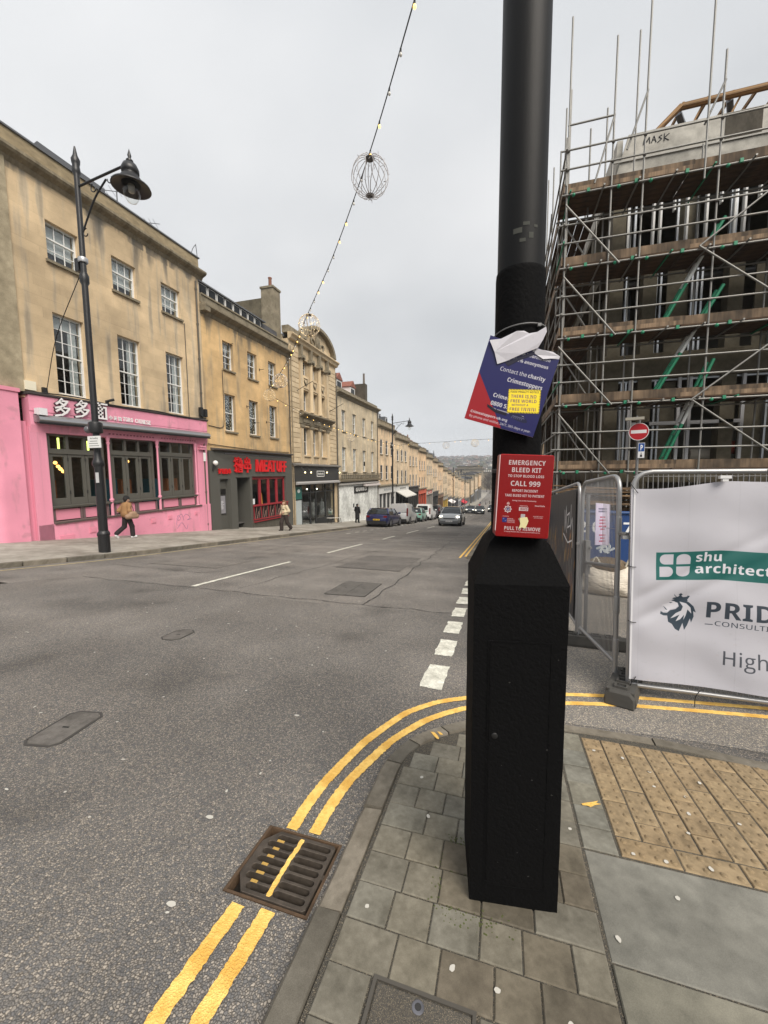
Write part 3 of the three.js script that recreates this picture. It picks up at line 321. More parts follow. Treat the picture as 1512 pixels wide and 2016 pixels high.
  const stk = canvas(400, 300, (g, W, H) => { g.fillStyle = '#e8cf1c'; g.fillRect(0, 0, W, H); g.fillStyle = '#16140a'; for (let i = 0; i < 22; i++) { g.beginPath(); g.moveTo(i * 19 - 4, 0); g.lineTo(i * 19 + 6, 0); g.lineTo(i * 19 + 1, 14); g.lineTo(i * 19 - 9, 14); g.fill(); g.beginPath(); g.moveTo(i * 19 - 4, H - 14); g.lineTo(i * 19 + 6, H - 14); g.lineTo(i * 19 + 1, H); g.lineTo(i * 19 - 9, H); g.fill(); } for (let i = 0; i < 14; i++) { g.fillRect(0, 20 + i * 20, 12, 9); g.fillRect(W - 12, 20 + i * 20, 12, 9); } fit(g, 'FIXED PENALTY NOTICE', 24, 46, 352, 34, 'bold'); g.fillStyle = '#6a4a5e'; fit(g, 'THERE IS NO', 34, 108, 320, 54, 'bold'); g.fillRect(230, 114, 120, 4); fit(g, 'FREE WORLD', 30, 168, 330, 54, 'bold'); fit(g, 'WITHOUT A', 50, 212, 210, 40, 'bold'); fit(g, 'FREE', 26, 272, 130, 56, 'bold'); g.strokeStyle = '#6a4a5e'; g.lineWidth = 7; for (let i = 0; i < 11; i++) { g.beginPath(); g.moveTo(176 + i * 17, 228); g.lineTo(184 + i * 17 + (i % 3) * 6, 274); g.stroke(); } });
  const sg = new THREE.PlaneGeometry(0.114, 0.086); const so = mesh('yellow_sticker', sg, mat('#ffffff', 0.5, { map: stk }), t); so.position.set(0.058, -0.04, 0.0016); so.rotation.z = 0.235;
  mesh('hole', ext(shp([[-0.065, -0.083], [-0.03, -0.094], [0.012, -0.096], [0.014, -0.106], [-0.03, -0.105], [-0.062, -0.093]]), 0.0006, 0.0011), mat([0.012, 0.01, 0.02], 0.9), t);
  const tie = thing('cable_tie', 'thin grey tie looped round the black post above the leaning notice board', 'cable tie', PAX, PTURN);
  const tp = []; for (let i = 0; i <= 26; i++) { const a = i / 26 * Math.PI * 2; tp.push(V(Math.cos(a) * 0.097, 2.28 + 0.012 * Math.sin(a + 0.6), Math.sin(a) * 0.1)); } mesh('loop', path(tp, 0.0026, 6, 60), mat([0.16, 0.16, 0.16], 0.5), tie); mesh('head', bx(0.012, 0.01, 0.012, 0.055, 2.287, 0.085), mat([0.2, 0.2, 0.2], 0.5), tie);
}
{ // red first-aid case
  const tex = canvas(620, 1000, (g, w, h) => {
    g.fillStyle = '#a60309'; g.fillRect(0, 0, w, h); g.fillStyle = '#f3e6e8'; const c = w / 2;
    fit(g, 'EMERGENCY', c, 118, 440, 78, 'bold', 'center'); fit(g, 'BLEED KIT', c, 206, 355, 78, 'bold', 'center'); fit(g, 'TO STOP BLOOD LOSS', c, 268, 430, 44, 'bold', 'center'); fit(g, 'CALL 999', c, 374, 360, 86, 'bold', 'center'); fit(g, 'REPORT INCIDENT', c, 446, 310, 42, 'bold', 'center'); fit(g, 'TAKE BLEED KIT TO PATIENT', c, 506, 470, 42, 'bold', 'center'); fit(g, 'Saving Lives in the Community', c, 560, 290, 22, 'bold', 'center');
    fit(g, 'Supported by', c, 620, 96, 16, 'bold', 'center'); g.fillRect(c - 55, 632, 110, 44); g.fillStyle = '#a50b12'; fit(g, 'NHS', c, 670, 92, 46, 'italic bold', 'center'); g.fillStyle = '#f3e6e8';
    g.save(); g.translate(122, 662); for (let i = 0; i < 8; i++) { g.save(); g.rotate(i * Math.PI / 4); g.beginPath(); g.moveTo(0, -52); g.lineTo(15, -30); g.lineTo(-15, -30); g.fill(); g.restore(); } g.beginPath(); g.arc(0, 0, 38, 0, 7); g.fill(); g.fillStyle = '#7d2a44'; g.beginPath(); g.arc(0, 0, 30, 0, 7); g.fill(); g.fillStyle = '#d9cfe0'; g.beginPath(); g.arc(0, 0, 20, 0, 7); g.fill(); g.fillStyle = '#3c3f7a'; g.beginPath(); g.moveTo(-11, -12); g.lineTo(11, -12); g.lineTo(10, 4); g.lineTo(0, 14); g.lineTo(-10, 4); g.fill(); g.fillStyle = '#e8b9b4'; g.fillRect(-18, -70, 36, 14); g.beginPath(); g.arc(-9, -74, 9, 0, 7); g.arc(9, -74, 9, 0, 7); g.fill(); g.fillRect(-3, -92, 6, 16); g.restore();
    fit(g, 'HeartSafe', 440, 618, 120, 26, 'bold'); fit(g, 'Scan QR to learn', 430, 742, 120, 15, 'bold'); fit(g, 'more & to order', 438, 760, 108, 15, 'bold');
    fit(g, 'Funded by', 66, 756, 74, 15, 'bold'); g.fillStyle = '#2c3a8c'; g.fillRect(62, 768, 56, 60); g.fillStyle = '#7d86c4'; g.fillRect(70, 776, 16, 14); g.fillRect(94, 800, 16, 14); g.fillStyle = '#e9d2d6'; fit(g, 'AVON &', 122, 788, 74, 20, 'bold'); fit(g, 'SOMERSET', 122, 808, 94, 20, 'bold'); fit(g, 'POLICE AND CRIME', 122, 820, 94, 11, 'bold'); fit(g, 'COMMISSIONER', 122, 832, 94, 11, 'bold');
    g.fillStyle = '#d8d2d6'; g.fillRect(c - 28, 716, 52, 64); g.beginPath(); g.moveTo(c - 58, 774); g.lineTo(c + 54, 774); g.lineTo(c - 2, 862); g.fill(); g.fillStyle = '#f3e6e8'; fit(g, 'PULL TO REMOVE', c, 920, 440, 60, 'bold', 'center'); fit(g, 'In Copyright HeartSafe. Made. Tampering Carries Penalties and may', c, 946, 430, 17, 'bold', 'center');
    for (let i = 0; i < 120; i++) { g.fillStyle = 'rgba(60,0,0,0.25)'; g.fillRect(rnd() * w, rnd() * h, 1 + rnd() * 3, 1 + rnd() * 3); }
  });
  const P = L2W(0.002, 1.566, 0.17), t = thing('bleed_kit_case', 'red emergency bleed kit case with white lettering strapped to the black post', 'first aid case', [P.x, P.y, P.z], PTURN); t.rotation.order = 'YXZ'; t.rotation.z = -0.045;
  const w = 0.183, h = 0.297, red = phys('#a50b12', 0.35), dk = phys('#7c090f', 0.4);
  const rs = new THREE.Shape(); { const r = 0.006, a = w / 2, b = h / 2; rs.moveTo(-a + r, -b); rs.lineTo(a - r, -b); rs.quadraticCurveTo(a, -b, a, -b + r); rs.lineTo(a, b - r); rs.quadraticCurveTo(a, b, a - r, b); rs.lineTo(-a + r, b); rs.quadraticCurveTo(-a, b, -a, b - r); rs.lineTo(-a, -b + r); rs.quadraticCurveTo(-a, -b, -a + r, -b); }
  mesh('case_body', ext(rs, 0.066, -0.074, 0.002), dk, t);
  const fs = ext(rs, 0.006, -0.007, 0.001); mesh('front_panel', fs, red, t); const pg = new THREE.PlaneGeometry(w - 0.002, h - 0.002); mesh('printed_face', pg.translate(0, 0, 0.0012), phys('#bdbdbd', 0.32, { map: tex }), t);
  mesh('edge_strip', bb(-w / 2 - 0.0035, -w / 2 - 0.0015, -h / 2 + 0.02, h / 2 - 0.002, -0.012, 0.001), mat([0.7, 0.5, 0.5], 0.5), t);
  const yl2 = ext(shp([[-0.012, -0.09], [0.014, -0.086], [0.02, -0.1], [0.015, -0.115], [0.01, -0.128], [-0.002, -0.124], [-0.012, -0.13], [-0.008, -0.112]]), 0.002, 0.002); mesh('torn_tab', yl2.translate(0, 0.012, 0), mat([0.62, 0.56, 0.3], 0.8), t);
  mesh('strap', [0.09, -0.06].map(y => new THREE.TorusGeometry(0.096, 0.004, 6, 30).rotateX(Math.PI / 2).scale(1, 2.4, 1).translate(0, y, -0.17))[0], mat([0.02, 0.02, 0.02], 0.6), t);
}

// ---------------------------------------------------------------- the terrace on the left (fronts at x = XF, facing +x)
const XF = -15.4, FONT = await new FontLoader().loadAsync('fonts/droid/droid_sans_bold.typeface.json');
function stoneTex(seed, base, w, h, ymin, o = {}) {    // ashlar: block tones, fine joints, weathering streaks and blotches that were read off the fronts
  const n = o.n || 1024, bh = o.bh || 0.34, bl = o.bl || 0.85, streak = o.streak ?? 1, yc = o.yc ?? 1e9;
  return dtex(n, n, (i, j, c) => {
    const x = i / n * w, y = ymin + j / n * h, r = Math.floor(y / bh), xs = x + (r % 2 ? bl / 2 : 0) + hash(r, 3, seed) * 0.3, b = Math.floor(xs / bl);
    const tone = hash(b, r, seed) - 0.5, fy = y / bh - r, fx = xs / bl - b; const joint = (fy < 0.035 || fx < 0.012) ? (o.joint ?? 0.06) : 0;
    const bl1 = fbm(x * 0.55 + 7, y * 0.55 + 9, 64, 5, seed + 1) - 0.5, bl2 = fbm(x * 3 + 3, y * 3, 64, 4, seed + 2) - 0.5, gr = hash(i, j, seed) - 0.5;
    const st = fbm(x * 4.2 + 5, y * 0.45 + 3, 256, 5, seed + 3), below = yc - y; let run = 0; if (below > 0) { const len = 2.2 * vn(x * 1.7, 2, 256, seed + 4) ** 3 + 0.2; run = clamp(1 - below / len) * sst(0.4, 0.72, fbm(x * 4.6, y * 0.8 + 9, 256, 5, seed + 5) + (below < 0.35 ? 0.18 : 0)); }
    let v = 1 + tone * 0.05 + bl1 * 0.34 + bl2 * 0.14 + gr * 0.05 - joint - streak * sst(0.58, 0.85, st) * 0.14; v *= 1 - 0.45 * run * streak;
    const gry = clamp(0.5 * streak * sst(0.5, 0.75, st) + run * 0.8); const L = (base[0] + base[1] + base[2]) / 3 * 0.92;
    for (let k = 0; k < 3; k++) c[k] = v * lerp(base[k], L * [1.02, 0.99, 0.93][k], gry * 0.75);
  });
}
function stoneMat(seed, base, w, h, ymin, o) { const t = stoneTex(seed, base, w, h, ymin, o); t.repeat.set(1 / w, 1 / h); t.offset.set(0, -ymin / h); return mat('#ffffff', 0.92, { map: t, bumpMap: rep(FINE, 0.9), bumpScale: 0.006 }); }
const PLAINSTONE = [[0.37, 0.3, 0.205], [0.35, 0.295, 0.21], [0.39, 0.31, 0.205]].map((c, k) => mat(c.map(v => v * 2.3), 0.92, { map: rep(GREYM, 0.5, 0.5, k * 0.3, 0), bumpMap: FINE, bumpScale: 0.004 }));
const DIRTY = mat([0.98, 0.9, 0.74], 0.95, { map: rep(SLAB, 0.8), bumpMap: rep(FINE, 1), bumpScale: 0.006 }), SOOT = mat([0.98, 0.88, 0.7], 0.95, { map: rep(SLAB, 0.9, 0.5), bumpMap: rep(FINE, 1), bumpScale: 0.006 });
const LEAD = mat([0.1, 0.105, 0.115], 0.6, { bumpMap: FINE, bumpScale: 0.004 }), SLATE = mat([0.2, 0.2, 0.22], 0.75, { map: rep(GREYM, 0.6), bumpMap: rep(FINE, 0.8), bumpScale: 0.006 });
const WHITEP = mat([0.7, 0.7, 0.68], 0.5), GLASS = phys([0.93, 0.96, 0.97], 0.02, { transmission: 1, thickness: 0, ior: 1.5 }), GLASSD = phys([0.016, 0.018, 0.02], 0.3, { ior: 1.45, specularIntensity: 0.3 });
const ROOM = mat([0.13, 0.115, 0.095], 0.9), BLIND = mat([0.5, 0.5, 0.48], 0.9), DRAIN = mat([0.09, 0.078, 0.06], 0.6), WIRE = mat([0.012, 0.012, 0.012], 0.6);
function sash(B, u0, u1, y0, y1, cols, up, low, o = {}) { // window set back in its opening: frame, bars, panes, sill
  const z = o.z ?? -0.17, m = o.paint || WHITEP, w = u1 - u0, h = y1 - y0, f = 0.055, ym = y0 + h * (o.meet ?? low / (up + low)), big = o.big !== false;
  const t = new THREE.Group(); t.name = 'window'; B.add(t);
  mesh('frame', [bb(u0, u0 + f, y0, y1, z - 0.07, z + 0.02), bb(u1 - f, u1, y0, y1, z - 0.07, z + 0.02), bb(u0 + f, u1 - f, y1 - f, y1, z - 0.07, z + 0.02), bb(u0 + f, u1 - f, y0, y0 + f * 1.3, z - 0.07, z + 0.02)], m, t);
  mesh('meeting_rail', bb(u0 + f, u1 - f, ym - 0.025, ym + 0.025, z - 0.06, z + 0.012), m, t);
  const cell = (a, b, c, e, n, r, zz) => { const dx = (b - a) / n, dy = (e - c) / r, bars = []; for (let i = 1; i < n; i++) bars.push(bb(a + dx * i - 0.013, a + dx * i + 0.013, c, e, zz - 0.012, zz + 0.014)); for (let j = 1; j < r; j++) bars.push(bb(a, b, c + dy * j - 0.012, c + dy * j + 0.012, zz - 0.011, zz + 0.013)); if (o.joined) { if (bars.length) mesh('glazing_bars', bars, m, t).userData.kind = 'stuff'; } else bars.forEach(q => mesh('glazing_bar', q, m, t)); if (o.joined) mesh('pane', bb(a, b, c, e, zz - 0.006, zz - 0.002), o.glass || GLASS, t); else { const g = new THREE.BoxGeometry(dx - 0.004, dy - 0.004, 0.004); for (let i = 0; i < n; i++) for (let j = 0; j < r; j++) { const p = mesh('pane', g, o.glass || GLASS, t); p.position.set(a + dx * (i + 0.5), c + dy * (j + 0.5), zz - 0.004); } } };
  cell(u0 + f, u1 - f, ym + 0.025, y1 - f, cols, up, z - 0.012); cell(u0 + f, u1 - f, y0 + f * 1.3, ym - 0.025, cols, low, z - 0.04);
  if (o.sill !== false) mesh('sill', sweepX([[z + 0.02, y0], [0.1, y0 - 0.03], [0.1, y0 - 0.12], [-0.1, y0 - 0.12], [z - 0.06, y0 - 0.02]], u0 - 0.07, u1 + 0.07), o.sillM || DIRTY, t);
  if (!o.glass) { if (o.blind) mesh('blind', bb(u0 + f, u1 - f, lerp(y1, y0, o.blind), y1 - f, z - 0.16, z - 0.15), BLIND, t); if (o.curtain) { const g = []; for (let i = 0; i < 9; i++) g.push(tube([u1 - 0.1 - i * 0.035, y0 + 0.05, z - 0.2], [u1 - 0.1 - i * 0.03, y1 - 0.05, z - 0.2], 0.022, 5)); mesh('curtain', g, BLIND, t); } }
  return t;
}
function wallShape(pts, holes) { const s = shp(pts); holes.forEach(h => s.holes.push(rect(...h))); return s; }
function rooms(B, W, floors, depth = 3.2, m = ROOM) { floors.forEach(([a, b]) => mesh('room', [bb(0.3, W - 0.3, a, b, -depth - 0.05, -depth), bb(0.3, W - 0.3, a - 0.05, a, -depth, -0.4), bb(0.3, W - 0.3, b, b + 0.05, -depth, -0.4), bb(0.25, 0.3, a, b, -depth, -0.4), bb(W - 0.3, W - 0.25, a, b, -depth, -0.4)], m, B)); }
const strokes = (data, w, h, th, depth, m, parent, x0, y0, z0, name = 'character') => { const g = []; for (const pl of data) for (let i = 0; i < pl.length - 1; i++) { const a = pl[i], b = pl[i + 1], ax = a[0] * w, ay = a[1] * h, bx2 = b[0] * w, by = b[1] * h, L = Math.hypot(bx2 - ax, by - ay), an = Math.atan2(by - ay, bx2 - ax); g.push(bx(L + th * 0.9, th, depth).rotateZ(an).translate((ax + bx2) / 2 + x0, (ay + by) / 2 + y0, z0 + depth / 2 + (i % 3) * 0.0015)); } return mesh(name, g, m, parent); };
const C_DUO = [[[0.5, 1], [0.36, 0.84], [0.16, 0.7]], [[0.44, 0.9], [0.82, 0.9], [0.66, 0.7], [0.4, 0.54], [0.12, 0.46]], [[0.4, 0.78], [0.54, 0.7]], [[0.56, 0.6], [0.4, 0.44], [0.14, 0.28]], [[0.48, 0.5], [0.92, 0.5], [0.74, 0.26], [0.46, 0.08], [0.08, 0]], [[0.44, 0.37], [0.6, 0.26]]];
const C_MIAN = [[[0, 0.96], [1, 0.96]], [[0.5, 0.96], [0.44, 0.76]], [[0.08, 0.74], [0.92, 0.74], [0.92, 0.02], [0.08, 0.02], [0.08, 0.74]], [[0.36, 0.74], [0.36, 0.02]], [[0.64, 0.74], [0.64, 0.02]], [[0.36, 0.5], [0.64, 0.5]], [[0.36, 0.26], [0.64, 0.26]]];
const C_ZHONG = [[[0.1, 0.76], [0.9, 0.76], [0.9, 0.34], [0.1, 0.34], [0.1, 0.76]], [[0.5, 1], [0.5, 0]]];
const C_CAN = [[[0.15, 1], [0.4, 0.7]], [[0.55, 0.95], [0.9, 0.92], [0.6, 0.68]], [[0.5, 0.7], [0.05, 0.45]], [[0.5, 0.7], [0.95, 0.45]], [[0.28, 0.5], [0.74, 0.5], [0.74, 0.26], [0.28, 0.26], [0.28, 0]], [[0.3, 0.38], [0.74, 0.38]], [[0.4, 0.24], [0.8, 0]]];
const C_GUAN = [[[0.2, 1], [0.05, 0.7]], [[0.15, 0.85], [0.38, 0.85], [0.34, 0.7]], [[0.22, 0.65], [0.22, 0.05], [0.36, 0.2]], [[0.5, 0.72], [0.5, 0.85], [0.98, 0.85], [0.98, 0.72]], [[0.74, 1], [0.74, 0.86]], [[0.56, 0.66], [0.9, 0.66], [0.9, 0.42], [0.56, 0.42]], [[0.56, 0.66], [0.56, 0], [0.94, 0], [0.94, 0.24], [0.56, 0.24]]];
const C_LU = [[[0.16, 1], [0.16, 0], [0.06, 0.06]], [[0, 0.76], [0.32, 0.78]], [[0, 0.4], [0.32, 0.5]], [[0.52, 1], [0.4, 0.84]], [[0.5, 0.93], [0.78, 0.93], [0.7, 0.82]], [[0.42, 0.8], [0.92, 0.8], [0.92, 0.52], [0.42, 0.52], [0.42, 0.8]], [[0.67, 0.8], [0.67, 0.52]], [[0.42, 0.66], [0.92, 0.66]], [[0.34, 0.43], [1, 0.43]], [[0.46, 0.33], [0.88, 0.33], [0.88, 0], [0.46, 0], [0.46, 0.33]], [[0.46, 0.17], [0.88, 0.17]]];
const C_CHUAN = [[[0.2, 0.92], [0.8, 0.92], [0.8, 0.66], [0.2, 0.66], [0.2, 0.92]], [[0.08, 0.52], [0.92, 0.52], [0.92, 0.22], [0.08, 0.22], [0.08, 0.52]], [[0.5, 1.04], [0.5, -0.06]]];
const textGeo = (s, size, depth, wantW, wantH) => { const g = new TextGeometry(s, { font: FONT, size, depth, curveSegments: 4, bevelEnabled: false }); g.computeBoundingBox(); const b = g.boundingBox; g.translate(-b.min.x, -b.min.y, 0); g.scale(wantW / (b.max.x - b.min.x), wantH ? wantH / (b.max.y - b.min.y) : 1, 1); return g; };
function downpipe(B, u, y0, y1, z = 0.07, r = 0.045, m = DRAIN) { const t = mesh('downpipe', [tube([u, y0, z], [u, y1, z], r, 8), ...range(y0 + 0.6, y1 - 0.4, Math.max(2, Math.round((y1 - y0) / 2))).map(y => tube([u, y - 0.05, z], [u, y + 0.05, z], r * 1.35, 8))], m, B); return t; }
function building(label, d0, name = 'terrace_building') { const t = thing(name, label, 'building', [XF, 0, -d0], Math.PI / 2); return t; }

// ---- pink restaurant on the corner
{
  const D0 = 8.35, W = 9.55, q = d => d - D0, B = building('corner building of honey stone above a pink restaurant front', D0, 'pink_restaurant');
  const st = stoneMat(301, [194, 172, 139], W, 10, 3.3, { yc: 11.85 });
  const wins = [[10.58, 11.69, 9.23, 10.54], [13.01, 14.12, 9.25, 10.58], [15.45, 16.57, 9.33, 10.62]], mids = [[10.58, 11.66, 4.62, 7.45], [13.04, 14.1, 4.63, 7.48], [15.5, 16.56, 4.67, 7.5]];
  mesh('wall', boxUV(ext(wallShape([[q(9.48), 4.3], [W, 4.3], [W, 12.85], [q(9.48), 12.75]], [...wins, ...mids].map(h => [q(h[0]), q(h[1]), h[2], h[3]])), 0.4, -0.4)), st, B);
  const side = boxUV(merged([bb(0.42, W, -2.5, 12.7, -9, -3.6), bb(W - 0.2, W - 0.02, -2.5, 12.7, -3.6, -0.4), bb(0.42, 0.6, 4.3, 12.7, -3.6, -0.6)])); mesh('rear_body', side, PLAINSTONE[1], B);
  mesh('roof', [bb(0.3, W - 0.05, 12.7, 12.76, -9, -0.3)], LEAD, B);
  // corner pilaster, rounded, stone above and pink below
  const pil = (y0, y1, x0, x1, pz) => ext((() => { const s = new THREE.Shape(); s.moveTo(x0, 1.6); s.lineTo(x0, 0.35 - pz); s.quadraticCurveTo(x0, -pz, x0 + 0.35, -pz); s.lineTo(x1, -pz); s.lineTo(x1, 1.6); s.closePath(); return s; })(), y1 - y0).rotateX(-Math.PI / 2).translate(0, y0, 0);
  mesh('corner_pilaster', boxUV(fix(pil(4.48, 12.4, 0.0, q(9.48), 0.05))), mat([1.5, 1.36, 1.08], 0.92, { map: rep(SLAB, 0.35, 0.35), bumpMap: FINE, bumpScale: 0.005 }), B);
  const pinkT = dtex(1024, 1024, (i, j, c) => { const x = i / 1024 * 5, y = j / 1024 * 5, a = fbm(x, y, 5, 5, 331) - 0.5, b = fbm(x * 4, y, 20, 5, 337), e = fbm(x * 3, y * 3, 15, 4, 341), f = (hash(i, j, 6) - 0.5) * 12, dirt = sst(0.58, 0.8, b) * 0.1 + sst(0.62, 0.85, e) * 0.1; const v = 1 + a * 0.16 - dirt; c[0] = 228 * v + f; c[1] = (150 + dirt * 60) * v + f; c[2] = (172 + dirt * 20) * v + f; }); pinkT.repeat.set(0.2, 0.2); const PINK = mat('#ffffff', 0.72, { map: pinkT, bumpMap: rep(FINE, 1.5), bumpScale: 0.003 });
  const PINKS = mat([0.72, 0.27, 0.36], 0.55);
  mesh('corner_pier', boxUV(fix(pil(-1.6, 4.48, -0.06, q(9.2), 0.16))), PINK, B);
  mesh('pier_cap', boxUV(fix(pil(4.4, 4.52, -0.1, q(9.24), 0.2))), PINKS, B);
  mesh('pier', [bb(q(9.24), q(9.46), -1.8, 3.5, -0.3, -0.02), bb(q(9.46), q(9.98), -1.8, 3.35, -0.3, 0.1)], PINK, B);
  // cornice, parapet
  mesh('cornice', sweepX([[0, 11.68], [0.05, 11.74], [0.09, 11.82], [0.28, 11.9], [0.34, 11.97], [0.34, 12.06], [0, 12.16]], -0.4, W + 0.25, 0.14), SOOT, B);
  mesh('parapet', sweepX([[0.02, 12.15], [0.06, 12.2], [0.04, 12.68], [-0.34, 12.68], [-0.34, 12.15]], -0.2, W, 0.14), mat([1.4, 1.2, 0.86], 0.92, { map: rep(SLAB, 0.3, 0.6), bumpMap: FINE, bumpScale: 0.004 }), B);
  mesh('coping', sweepX([[0.1, 12.68], [0.1, 12.74], [-0.4, 12.78], [-0.4, 12.68]], -0.3, W + 0.06, 0.14), LEAD, B);
  mesh('chimney_stack', [bb(4.5, 6.3, 12.7, 13.5, -2.6, -1.7), bb(4.4, 6.4, 13.5, 13.62, -2.7, -1.6)], DIRTY, B);
  mesh('skylight', ext(shp([[0, 12.76], [0.9, 12.98], [0.9, 12.76]]), 2.4).rotateY(-Math.PI / 2).translate(4.6, 0.02, -0.9), LEAD, B);
  wins.forEach((w, i) => sash(B, q(w[0]), q(w[1]), w[2], w[3], 3, 1, 2, { meet: 0.6, blind: 0.72 }));
  mids.forEach((w, i) => sash(B, q(w[0]), q(w[1]), w[2], w[3], 3, 3, 3, { curtain: true, sill: false, blind: i ? 0 : 0.16 }));
  rooms(B, W, [[4.4, 7.8], [8.6, 11.2]]);
  const lamp = mesh('room_lamp', new THREE.SphereGeometry(0.1, 12, 8).translate(q(13.4), 6.9, -1.6), mat([0.8, 0.7, 0.5], 0.5, { emissive: hexc('#ffe2ad'), emissiveIntensity: 1.4 }), B);
  downpipe(B, W - 0.28, -1.6, 11.6); mesh('thin_pipe', tube([q(16.75), 4.6, 0.03], [q(16.75), 9.2, 0.03], 0.018, 6), DRAIN, B);
  // shop front
  const f0 = q(9.5), f1 = W - 0.05, GRY = mat([0.1, 0.096, 0.082], 0.5, { bumpMap: rep(FINE, 2), bumpScale: 0.0015 });
  mesh('fascia', sweepX([[-0.2, 3.86], [0.14, 3.86], [0.14, 4.4], [-0.2, 4.4]], f0, f1, 0.13), PINK, B);
  mesh('fascia_moulding', sweepX([[0.13, 4.38], [0.2, 4.42], [0.2, 4.48], [-0.38, 4.52], [-0.38, 4.38]], f0 - 0.05, f1 + 0.05, 0.13), mat([0.05, 0.042, 0.04], 0.8), B);
  mesh('awning_case', sweepX([[0.14, 3.5], [0.38, 3.47], [0.45, 3.56], [0.42, 3.66], [0.32, 3.74], [0.14, 3.76]], f0 + 0.1, f1 - 0.1, 0.16), phys([0.36, 0.36, 0.37], 0.3, { metalness: 0.7 }), B);
  mesh('awning_bar', sweepX([[0.3, 3.44], [0.42, 3.42], [0.44, 3.47], [0.3, 3.49]], f0 + 0.1, f1 - 0.1, 0.16), mat([0.02, 0.02, 0.022], 0.5), B);
  mesh('frieze', sweepX([[-0.2, 3.14], [0.1, 3.16], [0.14, 3.4], [0.12, 3.86], [-0.2, 3.86]], f0, f1, 0.13), PINK, B);
  const holes = []; for (let x = q(12.3); x < f1 - 0.7; x += 0.16) if ((x - q(12.3)) % 2.5 < 2.2) mesh('vent_hole_shade', bx(0.07, 0.05, 0.02, x, 3.3 + 0.13 * (x - f0) / (f1 - f0), 0.128), mat([0.32, 0.1, 0.14], 0.8), B);  // solid blocks, not openings: the shade inside each vent is painted dark pink
  mesh('plinth', boxUV(ext(wallShape([[f0, -2.6], [f1, -2.6], [f1, 0.05], [f0, -0.06]], []), 0.35, -0.25)), PINK, B);
  mesh('end_pier', [bb(W - 0.78, W - 0.06, -2.2, 3.9, -0.3, 0.07), bb(W - 0.7, W - 0.3, 3.0, 3.12, 0.07, 0.2), bb(W - 0.72, W - 0.28, 3.12, 3.2, 0.07, 0.24), bb(W - 0.86, W - 0.02, -2.2, 0.1, 0.07, 0.11)], PINK, B);
  mesh('sill_band', sweepX([[-0.2, -0.08], [0.16, -0.07], [0.18, 0.0], [-0.2, 0.02]], q(10.0), q(17.2), 0.1), mat([0.13, 0.1, 0.09], 0.6), B);
  mesh('transom_sill', sweepX([[-0.2, 0.48], [0.1, 0.49], [0.12, 0.56], [-0.2, 0.58]], q(10.0), q(17.0), 0.08), GRY, B);
  const bays = [[10.02, 12.14], [12.36, 14.5], [14.76, 16.95]];
  bays.forEach(([a, b], i) => {
    const u0 = q(a), u1 = q(b), dy = 0.06 * i, n = 3, wd = (u1 - u0 - 0.2) / n; const Y0 = 0.55 + dy * 0.5, Yt = 2.52 + dy, Y1 = 3.16 + dy;
    const fs = shp([[u0, Y0], [u1, Y0], [u1, Y1], [u0, Y1]]); fs.holes.push(rect(u0 + 0.1, u1 - 0.1, Y0 + 0.05, Yt - 0.06)); for (let k = 0; k < 3; k++) fs.holes.push(rect(u0 + 0.1 + k * wd + 0.05, u0 + 0.1 + (k + 1) * wd - 0.05, Yt + 0.12, Y1 - 0.06));
    mesh('window_frame', ext(fs, 0.12, -0.18), GRY, B);
    for (let k = 0; k < 3; k++) { const a0 = u0 + 0.1 + k * wd, a1 = a0 + wd; const s2 = shp([[a0 + 0.008, Y0 + 0.055], [a1 - 0.008, Y0 + 0.055], [a1 - 0.008, Yt - 0.065], [a0 + 0.008, Yt - 0.065]]); s2.holes.push(rect(a0 + 0.13, a1 - 0.13, Y0 + 0.3, Yt - 0.16)); const lf = mesh('folding_door', ext(s2, 0.06, -0.16), GRY, B); mesh('pane', bb(a0 + 0.12, a1 - 0.12, Y0 + 0.29, Yt - 0.15, -0.135, -0.13), GLASS, lf); mesh('hinge', bx(0.03, 0.12, 0.03, a1, Y0 + 0.5, -0.09), mat([0.03, 0.03, 0.03], 0.4), lf); mesh('hinge', bx(0.03, 0.12, 0.03, a1, Yt - 0.25, -0.09), mat([0.03, 0.03, 0.03], 0.4), lf); mesh('top_light', bb(a0 + 0.05, a1 - 0.05, Yt + 0.12, Y1 - 0.06, -0.12, -0.116), GLASS, B); }
    for (let k = 0; k < 2; k++) { const m0 = u0 + 0.02 + k * (u1 - u0) / 2, m1 = m0 + (u1 - u0) / 2 - 0.04; mesh('riser_panel', bb(m0 + 0.08, m1 - 0.06, 0.06 + dy * 0.6, 0.44 + dy * 0.6, -0.12, -0.02), PINKS, B); [bb(m0, m0 + 0.08, 0.0, 0.5, -0.12, 0.02), bb(m1 - 0.06, m1 + 0.02, 0.0, 0.5, -0.12, 0.02)].forEach(v => mesh('riser_frame', v, mat([0.15, 0.1, 0.1], 0.6), B)); }
    if (i < 2) mesh('colonnette', lathe([[0.1, -0.02], [0.1, 0.02], [0.06, 0.05], [0.055, 0.62], [0.085, 0.65], [0.085, 0.7], [0.05, 0.74], [0.042, 2.9], [0.07, 2.96], [0.07, 3.0], [0.05, 3.02], [0.09, 3.2], [0.09, 3.3]], 12).translate(q([12.25, 14.63][i]), 0, 0.06), PINK, B);
  });
  mesh('colonnette', lathe([[0.1, 0.1], [0.06, 0.14], [0.055, 0.62], [0.085, 0.65], [0.085, 0.7], [0.05, 0.74], [0.042, 2.9], [0.07, 2.96], [0.09, 3.3]], 12).translate(q(17.0), 0, 0.06), PINK, B);
